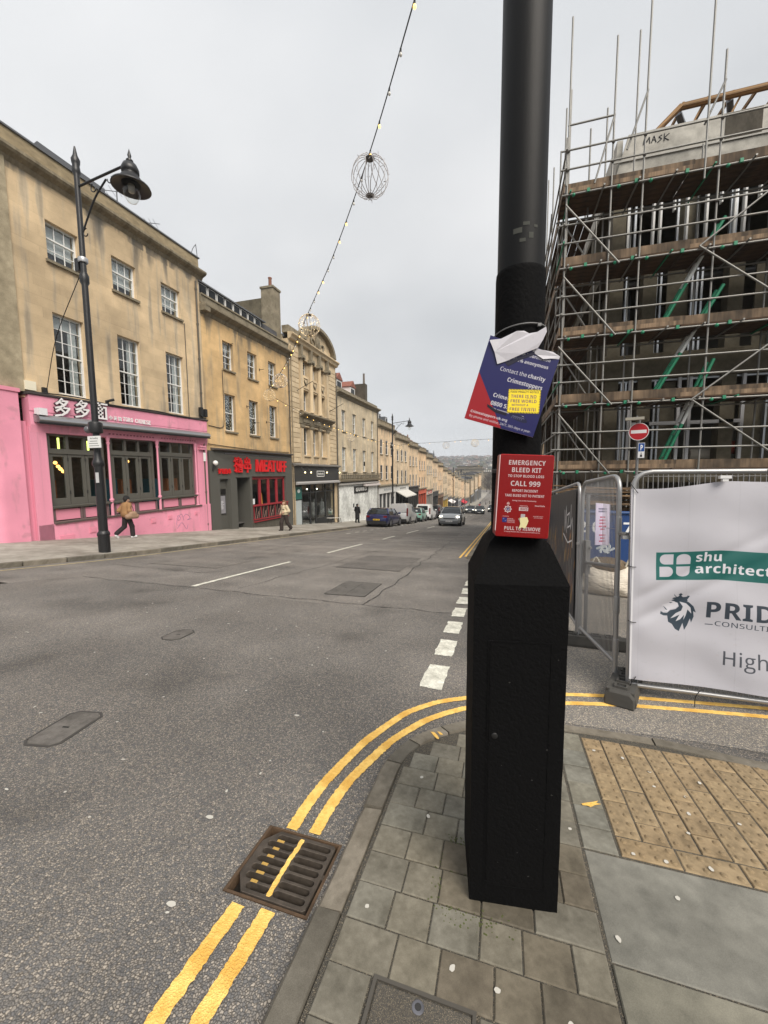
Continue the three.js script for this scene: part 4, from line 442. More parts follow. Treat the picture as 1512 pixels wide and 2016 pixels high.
  [[10.4, -0.72, 0.5], [11.35, -0.45, 0.26], [13.0, -0.42, 0.2], [14.15, -0.42, 0.26], [15.1, -0.36, 0.24], [16.8, -0.32, 0.2]].forEach(([d, y, s]) => mesh('air_vent', [bx(s, s * 0.85, 0.03, q(d), y - 0.0, 0.105), bx(s * 0.75, s * 0.6, 0.02, q(d), y, 0.125)], PINKS, B));
  { const g = []; const rg = [[[15.45, -0.75], [15.6, -0.3], [15.75, -0.5], [15.55, -0.55], [15.8, -0.25], [15.95, -0.6]], [[15.5, -0.95], [15.8, -0.7], [16.1, -1.05], [16.2, -0.85]], [[15.9, -0.45], [16.1, -0.3], [16.35, -0.5], [16.15, -0.6], [16.45, -0.55]]]; rg.forEach(p => g.push(new THREE.TubeGeometry(new THREE.CatmullRomCurve3(p.map(v => V(q(v[0]), v[1], 0.102))), 24, 0.012, 4))); mesh('graffiti', g, mat([0.36, 0.2, 0.3], 0.8), B); }
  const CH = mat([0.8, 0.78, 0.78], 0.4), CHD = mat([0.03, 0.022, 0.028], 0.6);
  [[10.22, C_DUO], [10.92, C_DUO], [11.62, C_MIAN]].forEach(([d, c], i) => { const y = 3.79 + 0.05 * i; strokes(c, 0.56, 0.6, 0.075, 0.06, CHD, B, q(d), y, 0.15, 'character_backing'); strokes(c, 0.56, 0.6, 0.062, 0.03, CH, B, q(d), y, 0.212); });  // each pale character has a slightly bolder dark copy behind it
  [[12.3, C_ZHONG], [12.5, C_CAN], [12.7, C_GUAN]].forEach(([d, c]) => strokes(c, 0.15, 0.15, 0.02, 0.02, CH, B, q(d), 3.92, 0.142));
  'TORO CHINESE'.split('').reduce((x, ch) => { if (ch === ' ') return x + 0.09; const w = ch === 'I' ? 0.045 : 0.1; mesh('letter', textGeo(ch, 0.15, 0.02, w, 0.18).translate(x, 3.92, 0.142), CH, B); return x + w + 0.022; }, q(12.92));
  // what shows inside: booths, hanging lamps, warm back wall
  const IN = mat([0.16, 0.1, 0.065], 0.9); rooms(B, W, [[-0.4, 3.3]], 4.2, IN);
  [[10.4, 0.5], [12.6, 0.8], [13.6, 0.5], [15.2, 0.6], [16.1, 0.7]].forEach(([d, w], i) => mesh('booth', [bb(q(d), q(d) + w, -0.3, 1.5, -1.7, -1.0)], i % 2 ? mat([0.02, 0.1, 0.13], 0.6) : mat([0.36, 0.12, 0.04], 0.6), B));
  [[10.3, 2.95], [10.75, 2.95], [11.85, 2.92]].forEach(([d, y]) => mesh('light_tube', tube([q(d), y - 0.28, -0.5], [q(d), y + 0.12, -0.5], 0.035, 8), mat([0.9, 0.9, 0.5], 0.4, { emissive: hexc('#f0ff7a'), emissiveIntensity: 0.9 }), B));
  [[11.72, 2.2], [11.82, 2.05], [11.9, 1.95], [12.0, 1.85], [15.0, 2.35]].forEach(([d, y]) => mesh('pendant_lamp', new THREE.SphereGeometry(0.07, 10, 8).translate(q(d), y, -2.2), mat([0.8, 0.6, 0.3], 0.4, { emissive: hexc('#ffb45a'), emissiveIntensity: 1.6 }), B));
  // boxes and wiring fixed to the front
  mesh('alarm_box', bb(f0 - 0.03, f0 + 0.3, 4.55, 4.85, 0, 0.1), mat([0.75, 0.7, 0.55], 0.6), B); mesh('speaker_box', [bb(W - 0.5, W - 0.32, 4.75, 5.2, 0.05, 0.2)], WIRE, B); mesh('speaker_box', [bb(W - 0.18, W - 0.02, 4.75, 5.15, 0.05, 0.2)], WIRE, B);
  mesh('white_box', bb(q(9.6), q(9.85), 3.72, 3.95, 0.2, 0.45), mat([0.7, 0.7, 0.72], 0.5), B); mesh('notice_plate', bb(W - 0.4, W - 0.22, 2.4, 2.85, 0.11, 0.13), mat([0.8, 0.8, 0.78], 0.5), B); mesh('camera_unit', [tube([q(12.35), 4.65, 0.1], [q(12.48), 4.72, 0.28], 0.05, 8), bx(0.08, 0.2, 0.1, q(12.35), 4.58, 0.05)], WIRE, B);
  mesh('cable_run', [path([[f0, 4.48, 0.12], [q(11), 4.56, 0.2], [q(12.5), 4.5, 0.2], [q(14.5), 4.58, 0.2], [q(16.2), 4.54, 0.2], [W - 0.1, 4.66, 0.16]], 0.022, 5, 50)], WIRE, B);
}
{ // aerials on the pink building's roof
  const aerial = (label, x, y, d, h, n, s) => { const t = thing('roof_aerial', label, 'aerial', [x, y, -d], 0.5); mesh('mast', tube([0, 0, 0], [0, h, 0], 0.025, 6), LEAD, t); mesh('boom', tube([-s * 0.5, h * 0.95, 0], [s, h * 0.95, 0], 0.015, 5), LEAD, t); for (let i = 0; i < n; i++) mesh('element', tube([-s * 0.5 + i * s * 1.5 / n, h * 0.95, -0.35], [-s * 0.5 + i * s * 1.5 / n, h * 0.95, 0.35], 0.008, 4), LEAD, t); return t; };
  aerial('tall rooftop aerial with long crossbars behind the parapet', XF - 1.3, 12.7, 14.6, 1.6, 5, 0.9); aerial('low rooftop aerial leaning from the parapet edge', XF - 1.0, 12.7, 15.1, 0.55, 9, 1.1);
  const l = thing('roof_ladder', 'thin looped access ladder rising above the roof step', 'ladder', [XF - 0.5, 11.2, -18.3]); [-0.2, 0.2].forEach((k, i) => mesh('stile', path([[0, 0, k], [0, 2.2, k * 0.9], [0.1, 2.6, 0]], 0.018, 5, 16), LEAD, l)); for (let i = 0; i < 6; i++) mesh('rung', tube([0, 0.3 + i * 0.3, -0.2], [0, 0.3 + i * 0.3, 0.2], 0.012, 5), LEAD, l);
}

// ---- grill restaurant with the grey front
{
  const D0 = 17.9, W = 8.93, q = d => d - D0, B = building('ochre stone building above a grey grill restaurant front with red letters', D0, 'grill_restaurant');
  const st = stoneMat(401, [203, 171, 124], W, 8.6, 2.9, { yc: 10.35, streak: 0.7, joint: 0.04 });
  const wins = [[19.56, 20.5, 7.74, 9.29], [21.85, 22.83, 7.75, 9.34], [24.15, 25.1, 7.8, 9.37]], mids = [[19.54, 20.5, 4.23, 6.34], [21.84, 22.8, 4.22, 6.37], [24.12, 25.06, 4.26, 6.4]];
  mesh('wall', boxUV(ext(wallShape([[0, 2.9], [W, 2.9], [W, 10.7], [0, 10.7]], [...wins, ...mids].map(h => [q(h[0]), q(h[1]), h[2], h[3]])), 0.4, -0.4)), st, B);
  mesh('rear_body', boxUV(merged([bb(0.02, W - 0.02, -3.5, 10.8, -9, -3.6), bb(W - 0.2, W - 0.02, -3.5, 10.8, -3.6, -0.4), bb(0.02, 0.2, 3, 10.8, -3.6, -0.4)])), PLAINSTONE[2], B);
  mesh('cornice', sweepX([[0, 10.15], [0.05, 10.2], [0.1, 10.34], [0.34, 10.44], [0.42, 10.5], [0.42, 10.58], [0, 10.66]], 0.0, W + 0.12, 0.1), SOOT, B);
  mesh('parapet', sweepX([[0.0, 10.62], [0.02, 11.12], [0.08, 11.12], [0.08, 11.2], [-0.34, 11.2], [-0.34, 10.62]], 0.1, W, 0.08), DIRTY, B);
  mesh('cornice_end', bb(-0.05, 0.35, 10.25, 10.62, 0.05, 0.4), DIRTY, B);
  wins.forEach(w => sash(B, q(w[0]), q(w[1]), w[2], w[3], 2, 2, 2, { blind: 0.3, z: -0.2 }));
  const leaf = canvas(128, 256, (g, w, h) => { g.fillStyle = '#16150f'; g.fillRect(0, 0, w, h); for (let i = 0; i < 90; i++) { const x = rnd() * w, y = rnd() * h, a = rnd() * 7; g.fillStyle = ['#cfc9bb', '#a9a191', '#e8e3d8', '#6a6353'][i % 4]; g.beginPath(); g.ellipse(x, y, 9, 3.6, a, 0, 7); g.fill(); g.beginPath(); g.ellipse(x + 6 * Math.cos(a), y + 6 * Math.sin(a), 2.4, 2.4, 0, 0, 7); g.fill(); } });
  const leafM = mat('#ffffff', 0.25, { map: leaf });
  mids.forEach(w => { const t = sash(B, q(w[0]), q(w[1]), w[2], w[3], 1, 1, 1, { z: -0.2 }); t.children.filter(c => c.name === 'pane').forEach(p => mesh('leaf_film', new THREE.PlaneGeometry(0.83, (w[3] - w[2]) / 2 - 0.1).translate(p.position.x, p.position.y, p.position.z - 0.004), leafM, t)); });
  rooms(B, W, [[4, 6.9], [7.4, 10]]);
  // attic strip of windows and roof behind the parapet
  const roof = mesh('mansard_roof', sweepX([[-0.5, 10.9], [-0.6, 12.0], [-3, 12.5], [-8.5, 12.2], [-8.5, 10.8]], 0.1, W - 0.5), SLATE, B);
  for (let i = 0; i < 8; i++) { const u = 0.45 + i * 0.72; mesh('attic_window', bb(u, u + 0.62, 11.22, 11.95, -0.47, -0.4), WHITEP, B); mesh('attic_pane', bb(u + 0.05, u + 0.57, 11.28, 11.9, -0.41, -0.385), GLASSD, B); }
  mesh('attic_roof', sweepX([[-0.3, 11.96], [-0.3, 12.04], [-2, 12.35], [-2, 12.2]], 0.3, 6.6), LEAD, B);
  mesh('chimney_block', boxUV(bb(W - 0.75, W + 0.1, 10, 14.4, -4.6, -1.6)), mat([0.5, 0.46, 0.36], 0.95, { map: rep(SLAB, 0.5), bumpMap: FINE, bumpScale: 0.008 }), B); mesh('chimney_stack', boxUV(merged([bb(W - 0.8, W + 0.15, 10, 15.0, -1.6, -0.62), bb(W - 0.86, W + 0.2, 15.0, 15.14, -1.66, -0.56)])), DIRTY, B); mesh('chimney_pot', lathe([[0.13, 15.1], [0.11, 15.8], [0.14, 15.83], [0.14, 15.9], [0.1, 15.9]], 12).translate(W - 0.35, 0, -1.1), mat([0.2, 0.09, 0.06], 0.85), B);
  downpipe(B, W - 0.1, -2.3, 10.1); 
  mesh('cable_run', path([[0.1, 3.35, 0.05], [2, 3.3, 0.04], [5, 3.25, 0.05], [8.6, 3.3, 0.05]], 0.02, 5, 30), WIRE, B); mesh('cable_run', path([[1.52, 7.6, 0.03], [1.5, 5, 0.03], [1.4, 4.4, 0.03], [0.2, 4.35, 0.03]], 0.018, 5, 20), WIRE, B);
  [[20.1, 9.2], [23.1, 8.5], [21.6, 5.9], [23.7, 5.2], [22.4, 5.0]].forEach(([d, y], i) => mesh('flag_bracket', [tube([q(d), y, 0], [q(d) - 0.1, y - 0.02, 0.4], 0.014, 5), bx(0.06, 0.14, 0.03, q(d), y, 0.01)], WIRE, B));
  // front
  const GR = mat([0.085, 0.083, 0.072], 0.62, { bumpMap: rep(FINE, 1.2), bumpScale: 0.002 }), RED = mat([0.28, 0.02, 0.028], 0.5), REDL = mat([0.66, 0.012, 0.016], 0.45);
  const fs = shp([[0.05, -3], [W - 0.15, -3], [W - 0.15, 3.05], [0.05, 3.0]]); [[18.72, 19.47, -1.5, 1.43], [20.1, 21.5, -2.2, 1.5], [21.72, 25.8, -1.32, 1.55]].forEach(h => fs.holes.push(rect(q(h[0]), q(h[1]), h[2], h[3])));
  mesh('front_panel', boxUV(ext(fs, 0.3, -0.2)), GR, B); mesh('front_cornice', sweepX([[0.08, 3.02], [0.28, 3.06], [0.3, 3.14], [-0.2, 3.2]], 0.3, W - 0.1, 0.05), mat([0.11, 0.1, 0.09], 0.7), B);
  mesh('door', [bb(q(18.72), q(19.47), -1.7, 1.43, -0.18, -0.1)], GR, B); mesh('door_light', bb(q(18.8), q(19.4), 0.55, 0.85, -0.1, -0.085), mat([0.012, 0.012, 0.012], 0.3), B); mesh('poster_frame', bb(q(18.75), q(19.35), -0.62, 0.52, -0.1, -0.07), mat([0.02, 0.02, 0.02], 0.4), B);
  const pst = canvas(128, 200, (g, w, h) => { g.fillStyle = '#8c8b90'; g.fillRect(0, 0, w, h); g.fillStyle = '#e6e6ea'; for (let i = 0; i < 7; i++) { g.save(); g.translate(60, 60 + i * 14); g.rotate(-0.15); g.fillRect(-20 - (i % 3) * 6, 0, 40 + (i % 2) * 16, 5); g.restore(); } }); mesh('poster', new THREE.PlaneGeometry(0.52, 1.02).translate(q(19.05), -0.05, -0.066), mat('#ffffff', 0.4, { map: pst }), B);
  mesh('pilaster', [bb(q(19.5), q(20.08), -2.2, 1.45, 0.1, 0.2)], GR, B); mesh('entrance_recess', [bb(q(20.05), q(20.1), -2.4, 1.52, -2.6, -0.2), bb(q(21.5), q(21.55), -2.4, 1.52, -2.6, -0.2), bb(q(20.1), q(21.5), -2.4, 1.52, -2.65, -2.6), bb(q(20.1), q(21.5), 1.52, 1.57, -2.6, -0.2), bb(q(20.1), q(21.5), -2.4, -1.95, -2.6, -0.2)], GR, B);
  for (let i = 0; i < 4; i++) { const a = q(21.72) + i * 1.02, b = a + 1.02; const f2 = shp([[a, -0.4], [b, -0.4], [b, 1.55], [a, 1.55]]); f2.holes.push(rect(a + 0.12, b - 0.1, -0.3, 1.36)); const w2 = mesh('window_frame', ext(f2, 0.1, -0.14), RED, B); mesh('pane', bb(a + 0.11, b - 0.09, -0.31, 1.37, -0.1, -0.095), GLASS, w2); }
  mesh('low_wall', bb(q(21.72), q(25.8), -1.33, -0.4, -0.3, -0.2), mat([0.03, 0.02, 0.02], 0.8), B); mesh('rail', sweepX([[0.1, -0.38], [0.22, -0.38], [0.22, -0.3], [0.1, -0.3]], q(21.7), q(25.9)), RED, B); mesh('rail', sweepX([[0.1, -1.26], [0.2, -1.26], [0.2, -1.2], [0.1, -1.2]], q(21.7), q(25.9)), RED, B); mesh('rail', sweepX([[0.1, -1.4], [0.24, -1.4], [0.24, -1.34], [0.1, -1.34]], q(21.7), q(25.9)), RED, B);
  for (let i = 0; i < 6; i++) { const u = q(21.74) + i * 0.82; mesh('rail_post', bb(u - 0.02, u + 0.02, -1.2, -0.38, 0.13, 0.17), RED, B); if (i < 5) for (let k = 0; k < 3; k++) mesh('rail_bar', tube([u + 0.1 + k * 0.2, -1.18, 0.15], [u + 0.3 + k * 0.2, -0.42 - (k % 2) * 0.3, 0.15], 0.014, 5), mat([0.35, 0.2, 0.16], 0.4, { metalness: 0.4 }), B); }
  mesh('base_wall', boxUV(ext(shp([[q(21.6), -3.4], [q(25.9), -3.4], [q(25.9), -1.38], [q(21.6), -1.38]]), 0.1, 0.05)), mat([0.4, 0.38, 0.35], 0.9, { map: rep(SLAB, 1), bumpMap: FINE, bumpScale: 0.003 }), B);
  strokes(C_LU, 0.74, 0.82, 0.085, 0.09, REDL, B, q(19.97), 1.85, 0.12); strokes(C_CHUAN, 0.7, 0.8, 0.085, 0.09, REDL, B, q(20.85), 1.88, 0.12);
  [['M', 22.1, 0.78], ['E', 22.95, 0.42], ['A', 23.4, 0.55], ['T', 23.92, 0.46], ['U', 24.55, 0.44], ['F', 25.05, 0.36], ['F', 25.46, 0.36]].forEach(([c, d, w]) => { mesh('letter', textGeo(c, 0.8, 0.08, w, 0.78).translate(q(d), 1.86, 0.12), REDL, B); mesh('letter_backing', textGeo(c, 0.8, 0.02, w, 0.78).translate(q(d), 1.86, 0.1), mat([0.12, 0.004, 0.006], 0.6), B); });  // a thin dark red copy sits behind each letter
  [[C_CAN, 18.56], [C_GUAN, 18.84], [C_LU, 19.12], [C_CHUAN, 19.4]].forEach(([c, d]) => strokes(c, 0.24, 0.26, 0.034, 0.05, REDL, B, q(d), 1.74, 0.12));
  [[1.0, 4.1], [4.4, 7.9]].forEach(([a, b]) => mesh('strip_light', tube([a, 2.86, 0.34], [b, 2.86, 0.34], 0.035, 8), mat([0.03, 0.03, 0.035], 0.35), B));
  mesh('wall_lamp', [tube([0.28, 1.9, 0.12], [0.28, 2.3, 0.22], 0.05, 8)], WIRE, B); mesh('lamp_globe', new THREE.SphereGeometry(0.14, 12, 8).translate(0.35, 2.32, 0.25), mat([0.75, 0.75, 0.72], 0.3), B);
  rooms(B, W, [[-1.35, 1.9]], 3.6, mat([0.09, 0.085, 0.08], 0.9));
  mesh('wet_floor_sign', [ext(shp([[-0.16, 0], [0.16, 0], [0.06, 0.75], [0.0, 0.85], [-0.06, 0.75]]), 0.03).translate(q(23.3), -0.4, -0.36)], mat([0.75, 0.3, 0.05], 0.5), B); mesh('menu_card', bb(q(21.95), q(22.2), -0.25, 0.1, -0.1, -0.09), mat([0.75, 0.8, 0.8], 0.5), B);
}
// ---- ornate front with columns and a curved pediment
{
  const D0 = 26.85, W = 8.65, q = d => d - D0, B = building('ornate stone building with columns and a curved pediment above a black shop front', D0, 'columned_building');
  const st = stoneMat(501, [194, 174, 142], W, 16, -3.5, { yc: 6.3, streak: 0.6, joint: 0.02, n: 512 });
  const c3 = [29.0, 30.6, 32.1].map(d => q(d)), ww = 1.02, holes = [];
  c3.forEach(u => { holes.push([u - 0.08, u + ww, 9.55, 10.75], [u - 0.08, u + ww, 6.78, 8.42], [u - 0.08, u + ww, 3.22, 5.5]); }); const sh = [q(27.35), q(35.0), -3.05, 0.85];
  mesh('wall', boxUV(ext(wallShape([[0, -3.6], [W, -3.6], [W, 11.7], [0, 11.7]], [...holes, sh]), 0.5, -0.5)), st, B);
  mesh('rear_body', boxUV(merged([bb(0.02, W - 0.02, -4.5, 12, -9, -3.8), bb(W - 0.2, W - 0.02, -4.5, 12, -3.8, -0.5), bb(0.02, 0.2, -4.5, 12, -3.8, -0.5)])), PLAINSTONE[1], B); rooms(B, W, [[3, 5.8], [6.5, 11]], 3);
  // rusticated flanks: courses of separate blocks
  const bm = [[194, 175, 144], [203, 184, 152], [184, 166, 136]].map(c => mat(new THREE.Color(c[0] / 255, c[1] / 255, c[2] / 255).getHex ? '#' + c.map(v => v.toString(16).padStart(2, '0')).join('') : '#fff', 0.92, { bumpMap: rep(FINE, 1.2), bumpScale: 0.004 })); const bg = {};
  const row = (u0, u1, y0, y1, k) => { const key = ((u1 - u0) * 100 | 0); const g = bg[key] ??= chamfer(u1 - u0 - 0.025, 0.06, 0.355, 0.018).rotateX(Math.PI / 2); const o = mesh('stone_block', g, bm[k % 3], B); o.position.set((u0 + u1) / 2, (y0 + y1) / 2, 0.001); };
  for (let r = 0; r < 24; r++) { const y = 2.6 + r * 0.38; if (y > 11.3) break; const s = r % 2 ? 0.5 : 0.9; row(0.1, 0.1 + s, y, y + 0.38, r * 5 + 1); row(0.1 + s, 1.45, y, y + 0.38, r * 7); row(7.05, 7.05 + s * 0.8, y, y + 0.38, r * 5 + 2); row(7.05 + s * 0.8, 8.5, y, y + 0.38, r * 3); }
  c3.forEach((u, i) => { sash(B, u - 0.08, u + ww, 9.55, 10.75, 1, 1, 1, { z: -0.36, glass: GLASSD, sill: false }); sash(B, u - 0.08, u + ww, 6.78, 8.42, 1, 1, 1, { z: -0.36, glass: GLASSD, sillM: st }); sash(B, u - 0.08, u + ww, 3.22, 5.5, 1, 1, 1, { z: -0.36, glass: GLASSD, sillM: st }); const f = shp([[u - 0.05, 8.55], [u + ww - 0.05, 8.55], [u + ww - 0.05, 9.45], [u - 0.05, 9.45]]); f.holes.push(rect(u + 0.06, u + ww - 0.16, 8.66, 9.34)); mesh('panel_frame', ext(f, 0.08, -0.02), st, B); mesh('swag', path([[u + 0.16, 9.18, 0.03], [u + 0.32, 8.95, 0.06], [u + 0.45, 8.86, 0.07], [u + 0.58, 8.95, 0.06], [u + 0.74, 9.18, 0.03]], 0.055, 6, 16), DIRTY, B); });
  [28.55, 30.2, 31.75, 33.35].forEach((d, i) => { const u = q(d), x = i === 0 || i === 3; mesh('column', x ? boxUV(bb(u - 0.2, u + 0.2, 6.7, 10.7, 0, 0.18)) : lathe([[0.24, 6.7], [0.24, 6.85], [0.2, 6.9], [0.19, 8.5], [0.17, 10.6]], 14).translate(u, 0, 0.1), st, B); mesh('capital', boxUV(merged([bb(u - 0.3, u + 0.3, 10.72, 10.92, -0.05, 0.38), tube([u - 0.26, 10.68, -0.02], [u - 0.26, 10.68, 0.36], 0.1, 10), tube([u + 0.26, 10.68, -0.02], [u + 0.26, 10.68, 0.36], 0.1, 10)])), DIRTY, B); mesh('bracket', boxUV(bb(u - 0.14, u + 0.14, 10.95, 11.7, 0, 0.26)), DIRTY, B); mesh('lower_pilaster', boxUV(bb(u - 0.2, u + 0.2, 2.5, 5.55, 0, 0.12)), st, B); mesh('lower_capital', boxUV(bb(u - 0.26, u + 0.26, 5.4, 5.62, 0.005, 0.2)), DIRTY, B); });
  mesh('cornice', sweepX([[0, 11.65], [0.22, 11.72], [0.3, 11.9], [0.44, 12.0], [0.44, 12.1], [0, 12.18]], -0.02, W + 0.05), st, B);
  mesh('parapet_block', boxUV(bb(0.02, 1.9, 12.15, 12.66, -0.5, 0.06)), DIRTY, B); mesh('parapet_block', boxUV(bb(7.6, W - 0.02, 12.15, 12.7, -0.5, 0.06)), DIRTY, B);
  const arc = (r0, y, a0, a1, n) => range(a0, a1, n).map(a => [4.85 + Math.cos(a) * r0, y + Math.sin(a) * r0 * 0.62]); const out = arc(3.1, 12.0, 0.1, Math.PI - 0.1, 20), inn = arc(2.72, 12.0, 0.12, Math.PI - 0.12, 20).reverse();
  mesh('pediment_arch', ext(shp([...out, ...inn]), 0.75, -0.3), DIRTY, B); mesh('pediment_field', ext(shp(arc(2.75, 12.0, 0.1, Math.PI - 0.1, 20)), 0.3, -0.25), st, B); mesh('cartouche', new THREE.SphereGeometry(0.42, 14, 10).scale(0.85, 1.25, 0.5).translate(4.7, 12.75, 0.1), DIRTY, B); [[3.9, 12.5, -0.5], [5.5, 12.5, 0.5]].forEach(([u, y, r]) => mesh('scroll', new THREE.TorusGeometry(0.3, 0.1, 6, 14).scale(1.4, 0.8, 1).rotateZ(r).translate(u, y, 0.1), DIRTY, B)); mesh('pediment_roof', bb(0.1, W - 0.1, 11.9, 12.1, -8, -0.4), LEAD, B);
  mesh('balcony_cornice', sweepX([[0, 5.62], [0.1, 5.7], [0.14, 6.2], [0.4, 6.34], [0.52, 6.42], [0.52, 6.54], [0, 6.6]], q(28.15), q(34.2)), SOOT, B); for (let i = 0; i < 3; i++) mesh('frieze_panel', boxUV(bb(q(28.7) + i * 1.8, q(28.7) + i * 1.8 + 1.3, 5.82, 6.08, 0.12, 0.165)), DIRTY, B);
  downpipe(B, 0.16, -2.5, 11.2, 0.1, 0.05, mat([0.25, 0.2, 0.13], 0.7)); downpipe(B, W - 0.1, -3, 11.2, 0.1); [[27.9, 8.1], [33.9, 7.4]].forEach(([d, y]) => mesh('flag_pole', tube([q(d), y, 0.05], [q(d) + 0.3, y + 0.7, 1.3], 0.025, 6), WIRE, B));
  const BLK = mat([0.022, 0.023, 0.023], 0.45), BLK2 = mat([0.035, 0.034, 0.033], 0.55);
  mesh('shop_fascia', boxUV(bb(q(27.0), q(35.4), 1.12, 2.32, 0, 0.22)), BLK2, B); mesh('shop_cornice', sweepX([[0.2, 2.3], [0.42, 2.36], [0.42, 2.46], [0, 2.56]], q(26.9), q(35.5)), mat([0.16, 0.15, 0.135], 0.8), B); mesh('awning_roll', sweepX([[0.2, 0.86], [0.42, 0.88], [0.44, 1.0], [0.2, 1.1]], q(27.1), q(35.3)), mat([0.35, 0.34, 0.33], 0.6), B);
  const sg = canvas(128, 64, (g, w, h) => { g.fillStyle = '#dcdcd8'; g.fillRect(0, 0, w, h); g.fillStyle = '#1a1a1a'; g.fillRect(8, 8, w - 16, h - 16); g.fillStyle = '#dcdcd8'; for (let i = 0; i < 8; i++) g.fillRect(18 + i * 12, i % 3 ? 26 : 20, 8, i % 3 ? 16 : 22); }); mesh('shop_sign', new THREE.PlaneGeometry(1.5, 0.5).translate(q(31.4), 1.72, 0.235), mat('#ffffff', 0.5, { map: sg }), B);
  [27.8, 28.8, 31.8, 34.6].forEach((d, i) => { mesh('spot_lamp', [tube([q(d), 2.3, 0.25], [q(d), 1.95, 0.55], 0.02, 5), tube([q(d), 1.95, 0.5], [q(d), 1.85, 0.62], 0.07, 8)], BLK, B); mesh('spot_bulb', new THREE.SphereGeometry(0.065, 8, 6).translate(q(d), 1.82, 0.64), mat([0.8, 0.75, 0.55], 0.4, { emissive: hexc('#ffe9a8'), emissiveIntensity: 1.6 }), B); });
  mesh('green_sign', boxUV(bb(q(27.5), q(28.45), -0.3, 0.7, -0.12, -0.05)), mat([0.02, 0.12, 0.1], 0.4), B); mesh('sign_emblem', new THREE.SphereGeometry(0.18, 10, 8).scale(1.3, 0.9, 0.1).translate(q(27.95), 0.35, -0.04), mat([0.6, 0.68, 0.66], 0.5), B); mesh('pale_panel', bb(q(27.55), q(28.4), -2.4, -0.4, -0.12, -0.06), mat([0.42, 0.46, 0.46], 0.4), B);
  const shopF = shp([[q(28.5), -3.3], [q(35.0), -3.3], [q(35.0), 0.85], [q(28.5), 0.85]]); const cols = [[28.62, 30.0, -2.5], [30.15, 31.0, -2.9], [31.15, 33.0, -2.2], [33.12, 34.9, -2.2]]; cols.forEach(([a, b, y]) => { shopF.holes.push(rect(q(a), q(b), y, 0.1), rect(q(a), q(b), 0.2, 0.78)); }); mesh('shop_frame', ext(shopF, 0.12, -0.22), BLK, B); cols.forEach(([a, b, y]) => { mesh('pane', bb(q(a), q(b), y, 0.1, -0.17, -0.165), GLASS, B); mesh('pane', bb(q(a), q(b), 0.2, 0.78, -0.17, -0.165), GLASS, B); });
  mesh('side_frame', [bb(q(27.3), q(28.5), -3.2, 0.85, -0.22, -0.125)], BLK, B); rooms(B, W, [[-3.1, 0.95]], 3.8, mat([0.2, 0.17, 0.14], 0.9)); [[29.3, 0.3], [29.0, -0.1], [30.4, 0.2], [31.9, 0.35], [33.6, 0.3], [33.9, 0.3]].forEach(([d, y]) => mesh('shop_lamp', new THREE.SphereGeometry(0.07, 8, 6).translate(q(d), y, -1.4), mat([0.8, 0.75, 0.65], 0.4, { emissive: hexc('#fff0d0'), emissiveIntensity: 2.2 }), B));
  [[32.0, 0.3], [33.6, 0.34], [29.4, 0.2]].forEach(([d, s]) => mesh('mannequin', lathe([[0.02, 0.05], [0.05, 0.12], [0.22, 0.2], [0.26, 0.5], [0.2, 0.85], [0.24, 1.2], [0.2, 1.4], [0.06, 1.48], [0.1, 1.65], [0.02, 1.78]], 10).translate(q(d), -2.3, -0.8), mat([0.26, 0.25, 0.23], 0.8), B)); mesh('clothes_rail', [tube([q(29), -1.1, -1.6], [q(34.5), -1.1, -1.6], 0.03, 6), ...range(0, 1, 18).map(t => bb(q(29) + t * 5.2, q(29) + t * 5.2 + 0.16, -2.2, -1.15, -1.8, -1.4))], mat([0.12, 0.11, 0.1], 0.9), B).userData.kind = 'stuff';
}
{ const b = thing('bench', 'white slatted bench outside the black shop front', 'bench', [XF + 0.75, foot(33) , -33.0], Math.PI / 2); b.rotation.z = -0.095; for (let i = 0; i < 4; i++) mesh('seat_slat', bx(2.6, 0.04, 0.09, 0, 0.5, -0.16 + i * 0.105), mat([0.62, 0.6, 0.55], 0.7), b); for (const u of [-1.1, 1.1]) for (const z of [-0.15, 0.15]) mesh('leg', tube([u, 0, z * 1.2], [u * 0.94, 0.48, z], 0.025, 6), WIRE, b); for (const u of [-1, 1]) mesh('brace', tube([u, 0.05, 0], [u * 0.3, 0.46, 0], 0.02, 6), WIRE, b); }
